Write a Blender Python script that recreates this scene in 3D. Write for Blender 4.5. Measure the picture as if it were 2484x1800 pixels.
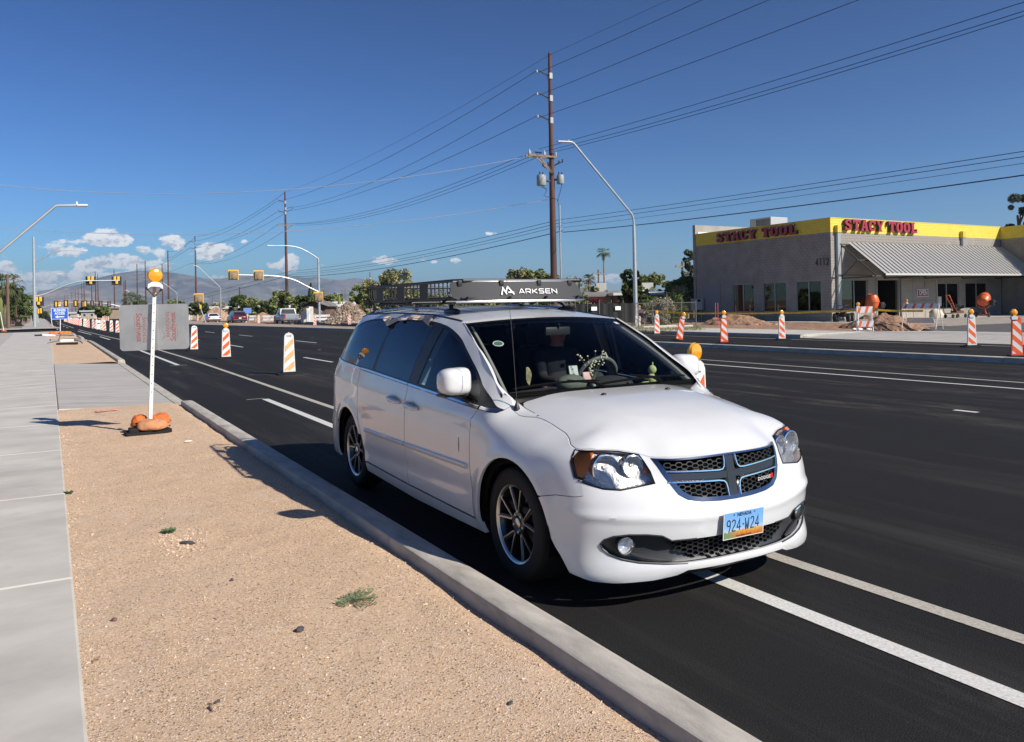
import bpy,bmesh,math,random
import numpy as np
from mathutils import Vector,Matrix
from mathutils.geometry import delaunay_2d_cdt

# ---------------------------------------------------------------- camera
SC = bpy.context.scene
for o_ in list(bpy.data.objects): bpy.data.objects.remove(o_)
COL = SC.collection
FPX,YAW,PITCH,ROLL,HC,CY = 1962.1,.5199,.0017,-.0197,1.6748,744.8
_F = np.array([math.sin(YAW)*math.cos(PITCH),math.cos(YAW)*math.cos(PITCH),-math.sin(PITCH)])
_R0 = np.array([math.cos(YAW),-math.sin(YAW),0.0]); _U0 = np.cross(_R0,_F)
_R = math.cos(ROLL)*_R0 + math.sin(ROLL)*_U0; _U = -math.sin(ROLL)*_R0 + math.cos(ROLL)*_U0
cam = bpy.data.cameras.new('camera'); camo = bpy.data.objects.new('camera',cam); COL.objects.link(camo)
m3 = Matrix(((_R[0],_U[0],-_F[0]),(_R[1],_U[1],-_F[1]),(_R[2],_U[2],-_F[2])))
camo.matrix_world = Matrix.Translation((0,0,HC)) @ m3.to_4x4()
cam.sensor_width = 36; cam.sensor_fit = 'HORIZONTAL'; cam.lens = FPX/2484*36
cam.shift_y = -(900-CY)/2484; cam.clip_start = .05; cam.clip_end = 60000
SC.camera = camo

# surveying helpers: a bearing of the photograph to a place in the world
def ray(x,y): return _F + _R*(x-1242)/FPX - _U*(y-CY)/FPX
def G(x,y,z=0.0):
    d = ray(x,y); t = (z-HC)/d[2]; return np.array([0,0,HC])+d*t
def at(x,y,D):
    return np.array([0,0,HC])+ray(x,y)*D
def atX(x,y,X):
    d = ray(x,y); return np.array([0,0,HC])+d*(X/d[0])
def atY(x,y,Y):
    d = ray(x,y); return np.array([0,0,HC])+d*(Y/d[1])

# ---------------------------------------------------------------- light
SUN_AZ,SUN_EL = math.radians(28),math.radians(35.3)      # east of -Y, above the horizon
sd = Vector((math.sin(SUN_AZ)*math.cos(SUN_EL),-math.cos(SUN_AZ)*math.cos(SUN_EL),math.sin(SUN_EL)))
sl = bpy.data.lights.new('sun','SUN'); sl.energy = 5.0; sl.angle = math.radians(.5); sl.color = (1,.93,.83)
so = bpy.data.objects.new('sun',sl); COL.objects.link(so)
so.rotation_euler = sd.to_track_quat('Z','Y').to_euler(); so.location = (30,-30,60)

W = bpy.data.worlds.new('World'); SC.world = W; W.use_nodes = True
wn,wl = W.node_tree.nodes,W.node_tree.links
wn.clear()
def N(nt,typ,**kw):
    n = nt.new(typ)
    for k,v in kw.items(): setattr(n,k,v)
    return n
wout = N(wn,'ShaderNodeOutputWorld'); wbg = N(wn,'ShaderNodeBackground'); wl.new(wbg.outputs[0],wout.inputs[0])
wbg.inputs[1].default_value = .055
sky = N(wn,'ShaderNodeTexSky',sky_type='NISHITA'); sky.sun_disc = False
sky.sun_elevation = SUN_EL; sky.sun_rotation = math.pi-SUN_AZ; sky.altitude = 800; sky.air_density = 1.0; sky.dust_density = .3; sky.ozone_density = 2.0

def wmath(op,a,b=None,c=None,clamp=False):
    n = N(wn,'ShaderNodeMath',operation=op); n.use_clamp = clamp
    for i,v in enumerate((a,b,c)):
        if v is None: continue
        if isinstance(v,(int,float)): n.inputs[i].default_value = v
        else: wl.new(v,n.inputs[i])
    return n.outputs[0]
tc = N(wn,'ShaderNodeTexCoord'); sx = N(wn,'ShaderNodeSeparateXYZ'); wl.new(tc.outputs['Generated'],sx.inputs[0])
AZ = wmath('ARCTAN2',sx.outputs[0],sx.outputs[1])
EL = wmath('ARCSINE',sx.outputs[2])
AZ = wmath('MULTIPLY',AZ,57.2958); EL = wmath('MULTIPLY',EL,57.2958)
cmb = N(wn,'ShaderNodeCombineXYZ'); wl.new(AZ,cmb.inputs[0]); wl.new(wmath('MULTIPLY',EL,1.5),cmb.inputs[1])
def wnoise(vec,scale,detail,rough=.55,off=(0,0,0)):
    m = N(wn,'ShaderNodeMapping'); m.inputs['Location'].default_value = off; wl.new(vec,m.inputs[0])
    n = N(wn,'ShaderNodeTexNoise'); n.inputs['Scale'].default_value = scale; n.inputs['Detail'].default_value = detail
    n.inputs['Roughness'].default_value = rough; wl.new(m.outputs[0],n.inputs['Vector']); return n.outputs[0]
n1 = wnoise(cmb.outputs[0],.75,8,.62); n2 = wnoise(cmb.outputs[0],.75,8,.62,(-.22,.30,0))
nb = wnoise(cmb.outputs[0],2.6,7,.6,(7,3,0))
# cumulus near the horizon: azimuth, elevation, half width, half height in degrees, density
CLOUDS = []
for (px,py,rw,rh,s_) in [(262,576,56,19,1.1),(232,582,36,12,.85),(298,584,26,12,.85),(155,598,60,20,.62),(165,615,45,14,.5),(285,632,62,15,1.2),(230,643,60,12,1.0),
        (340,645,60,13,.95),(400,645,50,14,.8),(350,606,22,10,1.0),(388,612,18,15,1.0),(418,585,32,14,1.15),(433,600,17,8,.95),(468,574,16,10,.6),
        (524,604,48,16,1.25),(500,617,40,14,1.0),(510,624,34,8,.75),(592,587,13,6,.75),(700,636,28,22,1.2),(668,644,26,9,.9),(705,654,30,8,.8),(785,644,9,4,.5),
        (935,632,46,11,.85),(1026,628,13,7,.85),(1052,636,12,5,.75),(1105,633,16,7,1.05),(1190,566,20,5,.6),(1485,675,44,12,1.0),(1440,672,30,12,.8),
        (18,650,22,13,.9),(60,680,90,20,.6),(190,668,110,14,.85),(330,672,80,12,.8),(90,700,90,20,.6),(-80,640,80,30,.8),(-180,600,60,25,.8),(-300,660,140,30,.7),(1900,690,120,14,.6),(540,672,30,6,.9)]:
    d = ray(px,py); d = d/np.linalg.norm(d)
    CLOUDS.append((math.degrees(math.atan2(d[0],d[1])),math.degrees(math.asin(d[2])),rw/1962*57.3*.8,rh/1962*57.3,s_))
mask = None; shadeacc = None
for (a,e,ra,re_,s_) in CLOUDS:
    da = wmath('MULTIPLY',wmath('SUBTRACT',AZ,a),1/ra/1.25); de = wmath('MULTIPLY',wmath('SUBTRACT',EL,e),1/re_/1.25)
    d2 = wmath('ADD',wmath('MULTIPLY',da,da),wmath('MULTIPLY',de,de))
    w_ = wmath('MULTIPLY',wmath('SUBTRACT',1.0,d2,clamp=True),s_)
    sh = wmath('MULTIPLY',w_,de)
    mask = w_ if mask is None else wmath('ADD',mask,w_)
    shadeacc = sh if shadeacc is None else wmath('ADD',shadeacc,sh)
shade = wmath('DIVIDE',shadeacc,wmath('ADD',mask,.15))
dens = wmath('ADD',wmath('MINIMUM',mask,1.25),wmath('MULTIPLY',wmath('SUBTRACT',n1,.52),2.1))
dens = wmath('ADD',dens,wmath('MULTIPLY',wmath('SUBTRACT',nb,.5),1.5))
mr = N(wn,'ShaderNodeMapRange',interpolation_type='SMOOTHSTEP'); wl.new(dens,mr.inputs[0])
mr.inputs[1].default_value = .30; mr.inputs[2].default_value = .70; mr.inputs[3].default_value = 0; mr.inputs[4].default_value = .93
gate = wmath('MULTIPLY',mr.outputs[0],wmath('MINIMUM',wmath('MULTIPLY',mask,5.0),1.0))
rel = wmath('MULTIPLY',wmath('SUBTRACT',n1,n2),4.6)
br = wmath('ADD',wmath('ADD',wmath('MULTIPLY',shade,.42),rel),wmath('ADD',.60,wmath('MULTIPLY',wmath('SUBTRACT',nb,.5),1.1)),clamp=True)
cr = N(wn,'ShaderNodeValToRGB'); wl.new(br,cr.inputs[0])
cr.color_ramp.elements[0].position = .12; cr.color_ramp.elements[0].color = (8.6,9.3,10.6,1)
cr.color_ramp.elements[1].position = .70; cr.color_ramp.elements[1].color = (17.5,17.4,17.2,1)
tint = N(wn,'ShaderNodeMix',data_type='RGBA',blend_type='MULTIPLY'); tint.inputs[0].default_value = 1; tint.inputs[7].default_value = (.235,.345,.465,1); gm = N(wn,'ShaderNodeGamma'); gm.inputs[1].default_value = 1.6; wl.new(sky.outputs[0],gm.inputs[0]); wl.new(gm.outputs[0],tint.inputs[6])
mx = N(wn,'ShaderNodeMix',data_type='RGBA'); wl.new(gate,mx.inputs[0]); wl.new(tint.outputs[2],mx.inputs[6]); wl.new(cr.outputs[0],mx.inputs[7])
wl.new(mx.outputs[2],wbg.inputs[0])

SC.view_settings.view_transform = 'Standard'; SC.view_settings.look = 'None'; SC.view_settings.gamma = 1
SC.view_settings.use_curve_mapping = False; SC.view_settings.exposure = .36
SC.render.resolution_x,SC.render.resolution_y = 1024,742
SC.render.engine = 'CYCLES'
SC.cycles.max_bounces = 10; SC.cycles.transparent_max_bounces = 24; SC.cycles.glossy_bounces = 4; SC.cycles.diffuse_bounces = 3; SC.cycles.transmission_bounces = 6

# ---------------------------------------------------------------- materials
def mat(name,col,rough=.6,metal=0.0,spec=.5,noise=None,bump=None,coat=0,col2=None,coords='Object',trans=0,emit=None,stretch=None,alpha=None,spots=None):
    """noise=(scale, amount, detail)  bump=(scale, strength, distance)  spots=(scale, threshold, colour, strength)"""
    m = bpy.data.materials.new(name); m.use_nodes = True
    nt,ln = m.node_tree.nodes,m.node_tree.links
    b = nt['Principled BSDF']; b.inputs['Roughness'].default_value = rough; b.inputs['Metallic'].default_value = metal
    b.inputs['Specular IOR Level'].default_value = spec
    if coat: b.inputs['Coat Weight'].default_value = coat; b.inputs['Coat Roughness'].default_value = .03
    c = (*col,1); b.inputs['Base Color'].default_value = c
    vec = None
    if noise or bump or spots:
        t = nt.new('ShaderNodeTexCoord'); mp = nt.new('ShaderNodeMapping'); ln.new(t.outputs[coords],mp.inputs[0])
        if stretch: mp.inputs['Scale'].default_value = stretch
        vec = mp.outputs[0]
    last = None
    if noise:
        n = nt.new('ShaderNodeTexNoise'); n.inputs['Scale'].default_value = noise[0]; n.inputs['Detail'].default_value = noise[2] if len(noise) > 2 else 5
        n.inputs['Roughness'].default_value = .62
        ln.new(vec,n.inputs['Vector'])
        r = nt.new('ShaderNodeMapRange'); r.inputs[1].default_value = .3; r.inputs[2].default_value = .7; ln.new(n.outputs[0],r.inputs[0])
        x = nt.new('ShaderNodeMix'); x.data_type = 'RGBA'
        a = noise[1]; c2 = col2 if col2 else tuple(v*(1-a) for v in col)
        x.inputs[6].default_value = (*c2,1); x.inputs[7].default_value = c if col2 else tuple([min(1,v*(1+a*.5)) for v in col]+[1])
        ln.new(r.outputs[0],x.inputs[0]); last = x.outputs[2]
    if spots:
        n = nt.new('ShaderNodeTexNoise'); n.inputs['Scale'].default_value = spots[0]; n.inputs['Detail'].default_value = 6; n.inputs['Roughness'].default_value = .7
        ln.new(vec,n.inputs['Vector'])
        r = nt.new('ShaderNodeMapRange'); r.inputs[1].default_value = spots[1]; r.inputs[2].default_value = spots[1]+.12; r.inputs[4].default_value = spots[3]; ln.new(n.outputs[0],r.inputs[0])
        x = nt.new('ShaderNodeMix'); x.data_type = 'RGBA'; ln.new(r.outputs[0],x.inputs[0])
        if last: ln.new(last,x.inputs[6])
        else: x.inputs[6].default_value = c
        x.inputs[7].default_value = (*spots[2],1); last = x.outputs[2]
    if last: ln.new(last,b.inputs['Base Color'])
    if bump:
        n = nt.new('ShaderNodeTexNoise'); n.inputs['Scale'].default_value = bump[0]; n.inputs['Detail'].default_value = 6; n.inputs['Roughness'].default_value = .65; ln.new(vec,n.inputs['Vector'])
        bp = nt.new('ShaderNodeBump'); bp.inputs['Strength'].default_value = bump[1]; bp.inputs['Distance'].default_value = bump[2] if len(bump) > 2 else .01
        ln.new(n.outputs[0],bp.inputs['Height']); ln.new(bp.outputs[0],b.inputs['Normal'])
    if emit: b.inputs['Emission Color'].default_value = (*emit[0],1); b.inputs['Emission Strength'].default_value = emit[1]
    if trans: b.inputs['Transmission Weight'].default_value = trans
    if alpha is not None: b.inputs['Alpha'].default_value = alpha
    return m

def glass_mat(name,tint,ior=1.5,rough=0.0,refl=(1,1,1),dirt=0.0):
    """a thin pane: clear tinted transmission under a fresnel reflection"""
    m = bpy.data.materials.new(name); m.use_nodes = True
    nt,ln = m.node_tree.nodes,m.node_tree.links; nt.clear()
    out = nt.new('ShaderNodeOutputMaterial'); tr = nt.new('ShaderNodeBsdfTransparent'); tr.inputs[0].default_value = (*tint,1)
    gl = nt.new('ShaderNodeBsdfGlossy'); gl.inputs['Roughness'].default_value = rough; gl.inputs[0].default_value = (*refl,1)
    fr = nt.new('ShaderNodeFresnel'); fr.inputs[0].default_value = ior
    mx_ = nt.new('ShaderNodeMixShader'); ln.new(fr.outputs[0],mx_.inputs[0]); ln.new(tr.outputs[0],mx_.inputs[1]); ln.new(gl.outputs[0],mx_.inputs[2])
    last = mx_.outputs[0]
    if dirt:
        df = nt.new('ShaderNodeBsdfDiffuse'); df.inputs[0].default_value = (.45,.42,.38,1)
        m2 = nt.new('ShaderNodeMixShader'); m2.inputs[0].default_value = dirt
        ln.new(last,m2.inputs[1]); ln.new(df.outputs[0],m2.inputs[2]); last = m2.outputs[0]
    ln.new(last,out.inputs[0])
    return m

# ---------------------------------------------------------------- mesh building
class MB:
    def __init__(s): s.v = []; s.f = []; s.mi = []; s.cur = 0
    def add(s,vs,fs):
        o = len(s.v); s.v += [tuple(map(float,q)) for q in vs]; s.f += [tuple(i+o for i in q) for q in fs]; s.mi += [s.cur]*len(fs); return s
    def box(s,c,d,rz=0,M=None):
        x,y,z = d[0]/2,d[1]/2,d[2]/2
        vs = [(-x,-y,-z),(x,-y,-z),(x,y,-z),(-x,y,-z),(-x,-y,z),(x,-y,z),(x,y,z),(-x,y,z)]
        if M is None: M = Matrix.Rotation(rz,4,'Z')
        M = Matrix.Translation(c) @ M
        vs = [M @ Vector(q) for q in vs]
        return s.add(vs,[(0,3,2,1),(4,5,6,7),(0,1,5,4),(1,2,6,5),(2,3,7,6),(3,0,4,7)])
    def bbox(s,c,d,r=.01,M=None):
        """box with chamfered edges"""
        x,y,z = d[0]/2,d[1]/2,d[2]/2; r = min(r,x*.9,y*.9,z*.9)
        bm = bmesh.new(); bmesh.ops.create_cube(bm,size=1)
        for q in bm.verts: q.co = Vector((q.co.x*2*x,q.co.y*2*y,q.co.z*2*z))
        bmesh.ops.bevel(bm,geom=list(bm.edges),offset=r,segments=2,profile=.6,affect='EDGES')
        M = Matrix.Translation(c) @ (M if M is not None else Matrix())
        bm.verts.index_update(); s.add([M @ q.co for q in bm.verts],[[q.index for q in f.verts] for f in bm.faces]); bm.free(); return s
    def tube(s,pts,r,n=8,caps=True,squash=None):
        pts = [Vector(p) for p in pts]; rs = r if isinstance(r,(list,tuple)) else [r]*len(pts)
        vs = []; up = None
        for i,p in enumerate(pts):
            t = (pts[min(i+1,len(pts)-1)]-pts[max(i-1,0)])
            if t.length < 1e-9: t = Vector((0,0,1))
            t.normalize()
            if up is None: up = Vector((0,0,1)) if abs(t.z) < .9 else Vector((1,0,0))
            a = t.cross(up)
            if a.length < 1e-6: a = t.cross(Vector((1,0,0)))
            a.normalize(); b = a.cross(t); up = b
            for k in range(n):
                w = 2*math.pi*k/n; ca,sa = math.cos(w),math.sin(w)
                if squash: sa *= squash
                vs.append(p+(a*ca+b*sa)*rs[i])
        fs = [(i*n+k,i*n+(k+1) % n,(i+1)*n+(k+1) % n,(i+1)*n+k) for i in range(len(pts)-1) for k in range(n)]
        if caps: fs += [tuple(range(n))[::-1],tuple((len(pts)-1)*n+k for k in range(n))]
        return s.add(vs,fs)
    def lathe(s,prof,n=24,M=None,close=False):
        """prof = [(r, z)...] round Z"""
        vs = []
        for r,z in prof:
            for k in range(n):
                w = 2*math.pi*k/n; vs.append(Vector((r*math.cos(w),r*math.sin(w),z)))
        if M is not None: vs = [M @ q for q in vs]
        m = len(prof)
        fs = [(i*n+k,i*n+(k+1) % n,((i+1) % m)*n+(k+1) % n,((i+1) % m)*n+k) for i in range(m if close else m-1) for k in range(n)]
        return s.add(vs,fs)
    def prism(s,poly,h,M=None):
        """poly (x,y) list extruded 0..h in z"""
        n = len(poly); vs = [Vector((x,y,0)) for x,y in poly]+[Vector((x,y,h)) for x,y in poly]
        if M is not None: vs = [M @ q for q in vs]
        # triangulate the caps so that concave outlines work
        r = delaunay_2d_cdt([Vector(p) for p in poly],[],[list(range(n))],1,1e-7)
        tri = [[t_ for t_ in f] for f in r[2]]
        if len(r[0]) == n: caps = [tuple(t_) for t_ in tri]
        else: caps = [tuple(range(n))]
        area = sum(poly[i][0]*poly[(i+1) % n][1]-poly[(i+1) % n][0]*poly[i][1] for i in range(n))
        side = [(i,(i+1) % n,n+(i+1) % n,n+i) for i in range(n)]
        if area < 0: side = [q[::-1] for q in side]
        return s.add(vs,[c[::-1] for c in caps]+[tuple(i+n for i in c) for c in caps]+side)
    def grid(s,fn,nu,nv):
        vs = [fn(i/nu,j/nv) for i in range(nu+1) for j in range(nv+1)]
        return s.add(vs,[(i*(nv+1)+j,(i+1)*(nv+1)+j,(i+1)*(nv+1)+j+1,i*(nv+1)+j+1) for i in range(nu) for j in range(nv)])
    def ball(s,c,r,seg=12,ring=8,M=None,jit=0,rnd=None):
        rr = r if isinstance(r,(tuple,list)) else (r,r,r); vs = []; 
        for i in range(ring+1):
            a = math.pi*i/ring
            for k in range(seg):
                w = 2*math.pi*k/seg; q = Vector((math.sin(a)*math.cos(w),math.sin(a)*math.sin(w),math.cos(a)))
                j = 1+(rnd.uniform(-jit,jit) if jit and 0 < i < ring else 0)
                q = Vector((q.x*rr[0]*j,q.y*rr[1]*j,q.z*rr[2]*j))
                if M is not None: q = M @ q
                vs.append(q+Vector(c))
        return s.add(vs,[(i*seg+k,(i+1)*seg+k,(i+1)*seg+(k+1) % seg,i*seg+(k+1) % seg) for i in range(ring) for k in range(seg)])
    def mesh(s,name,mats,smooth=False,angle=None):
        me = bpy.data.meshes.new(name); me.from_pydata(s.v,[],s.f)
        for m in (mats if isinstance(mats,(list,tuple)) else [mats]): me.materials.append(m)
        if len(me.materials) > 1: me.polygons.foreach_set('material_index',s.mi)
        if smooth:
            me.polygons.foreach_set('use_smooth',[True]*len(me.polygons))
            if angle: 
                try: me.set_sharp_from_angle(angle=math.radians(angle))
                except Exception: pass
        me.update(); return me
    def build(s,name,mats,parent=None,smooth=False,angle=None,**kw):
        return link(name,s.mesh(name,mats,smooth,angle),parent,**kw)

def link(name,me,parent=None,loc=None,rot=None,label=None,cat=None,group=None,kind=None):
    o = bpy.data.objects.new(name,me); COL.objects.link(o)
    if parent: o.parent = parent
    if loc is not None: o.location = loc
    if rot is not None: o.rotation_euler = rot
    if label: o['label'] = label
    if cat: o['category'] = cat
    if group: o['group'] = group
    if kind: o['kind'] = kind
    return o
def thing(name,label,cat,loc=(0,0,0),rz=0,group=None,rot=None):
    o = link(name,None,None,loc,rot if rot else (0,0,rz),label,cat,group); o.empty_display_size = .2; return o
def kids(o): return [c for c in bpy.data.objects if c.parent == o]
_KC = {}
def copy_tree(o,parent=None,**kw):
    c = o.copy(); COL.objects.link(c); c.parent = parent
    if o.name not in _KC: _KC[o.name] = kids(o)
    for ch in _KC[o.name]: copy_tree(ch,c)
    for k,v in kw.items():
        if k == 'loc': c.location = v
        elif k == 'rot': c.rotation_euler = v
        elif k == 'scale': c.scale = v
        elif v is not None: c[k] = v
    return c
def text_mesh(txt,size,mats,depth=.0,name='lettering',align='CENTER',space=1.0,xs=1.0,bold=0.0):
    cu = bpy.data.curves.new('t','FONT'); cu.body = txt; cu.size = size; cu.align_x = align; cu.align_y = 'CENTER'; cu.extrude = depth/2; cu.space_character = space; cu.offset = bold; cu.resolution_u = 3
    ob = bpy.data.objects.new('t',cu); COL.objects.link(ob)
    dg = bpy.context.evaluated_depsgraph_get(); me = bpy.data.meshes.new_from_object(ob.evaluated_get(dg)); me.name = name
    bpy.data.objects.remove(ob); bpy.data.curves.remove(cu)
    for q in me.vertices: q.co.x *= xs
    me.materials.clear(); me.materials.append(mats); return me
def stroke_text(mb,strokes,w,M,depth=.003):
    """polyline letters: each stroke a thick mitred ribbon"""
    for st in strokes:
        P_ = [Vector((p[0],p[1])) for p in st]
        L,R_ = [],[]
        for i,p in enumerate(P_):
            d1 = (P_[i]-P_[i-1]).normalized() if i else None; d2 = (P_[i+1]-P_[i]).normalized() if i < len(P_)-1 else None
            if d1 is None: d1 = d2
            if d2 is None: d2 = d1
            n_ = Vector((-(d1.y+d2.y),d1.x+d2.x)); 
            if n_.length < 1e-6: n_ = Vector((-d1.y,d1.x))
            n_.normalize(); k = w/2/max(.35,n_.dot(Vector((-d1.y,d1.x))))
            L.append(p+n_*k); R_.append(p-n_*k)
        for i in range(len(P_)-1):
            q = [R_[i],R_[i+1],L[i+1],L[i]]
            vs = [M @ Vector((a.x,a.y,0)) for a in q]+[M @ Vector((a.x,a.y,depth)) for a in q]
            mb.add(vs,[(3,2,1,0),(4,5,6,7),(0,1,5,4),(1,2,6,5),(2,3,7,6),(3,0,4,7)])
    return mb
RX = lambda a: Matrix.Rotation(a,4,'X')
RY = lambda a: Matrix.Rotation(a,4,'Y')
RZ = lambda a: Matrix.Rotation(a,4,'Z')
T = lambda *a: Matrix.Translation(a)
def frame(o,ux,uy,uz=None):
    ux = Vector(ux).normalized(); uy = Vector(uy).normalized(); uz = Vector(uz) if uz else ux.cross(uy)
    return Matrix(((ux.x,uy.x,uz.x,o[0]),(ux.y,uy.y,uz.y,o[1]),(ux.z,uy.z,uz.z,o[2]),(0,0,0,1)))
PI = math.pi
# ================================================================ the van
def pchip(xs,ys):
    xs = np.asarray(xs,float); ys = np.asarray(ys,float); h = np.diff(xs); d = np.diff(ys)/h; m = np.zeros_like(ys)
    for i in range(1,len(xs)-1):
        if d[i-1]*d[i] > 0:
            w1 = 2*h[i]+h[i-1]; w2 = h[i]+2*h[i-1]; m[i] = (w1+w2)/(w1/d[i-1]+w2/d[i])
    m[0],m[-1] = d[0],d[-1]
    def f(x):
        x = np.clip(np.asarray(x,float),xs[0],xs[-1]); i = np.clip(np.searchsorted(xs,x)-1,0,len(h)-1)
        t = (x-xs[i])/h[i]; t2,t3 = t*t,t*t*t
        return (2*t3-3*t2+1)*ys[i]+(t3-2*t2+t)*h[i]*m[i]+(-2*t3+3*t2)*ys[i+1]+(t3-t2)*h[i]*m[i+1]
    return f
# reference plan outline of the body, front centre to rear centre (x, s)
_pl = [(.955,-.2),(.957,0),(.950,.2),(.915,.4),(.845,.6),(.765,.745),(.655,.86),(.50,.93),(.30,.965),(0,.985),(-.6,.993),(-1.4,.996),(-2.2,.996),(-3.0,.990),(-3.4,.972),(-3.72,.93),(-3.93,.84),(-4.05,.66),(-4.11,.4),(-4.13,0),(-4.11,-.4)]
def _cr(P,n=24):
    o = []
    for i in range(1,len(P)-2):
        p0,p1,p2,p3 = [np.array(P[j],float) for j in (i-1,i,i+1,i+2)]
        # centripetal
        t0 = 0; t1 = t0+np.linalg.norm(p1-p0)**.5; t2 = t1+np.linalg.norm(p2-p1)**.5; t3 = t2+np.linalg.norm(p3-p2)**.5
        for k in range(n):
            t = t1+(t2-t1)*k/n
            A1 = (t1-t)/(t1-t0)*p0+(t-t0)/(t1-t0)*p1; A2 = (t2-t)/(t2-t1)*p1+(t-t1)/(t2-t1)*p2; A3 = (t3-t)/(t3-t2)*p2+(t-t2)/(t3-t2)*p3
            B1 = (t2-t)/(t2-t0)*A1+(t-t0)/(t2-t0)*A2; B2 = (t3-t)/(t3-t1)*A2+(t-t1)/(t3-t1)*A3
            o.append((t2-t)/(t2-t1)*B1+(t-t1)/(t2-t1)*B2)
    o.append(np.array(P[-2],float)); return np.array(o)
_RC = _cr(_pl); _RQ = np.concatenate([[0],np.cumsum(np.linalg.norm(np.diff(_RC,axis=0),axis=1))])
_tg = np.gradient(_RC,_RQ,axis=0); _tg /= np.linalg.norm(_tg,axis=1)[:,None]
_RN = np.stack([-_tg[:,1]*-1,_tg[:,0]*-1],1)          # outward: along q the body lies to one side
QMAX = _RQ[-1]
def q_of_x(x): return float(np.interp(-x,-_RC[:,0],_RQ))
def q_of_s(s): 
    k = int(np.argmax(_RC[:,1] > .95)); return float(np.interp(s,_RC[:k,1],_RQ[:k]))
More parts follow.
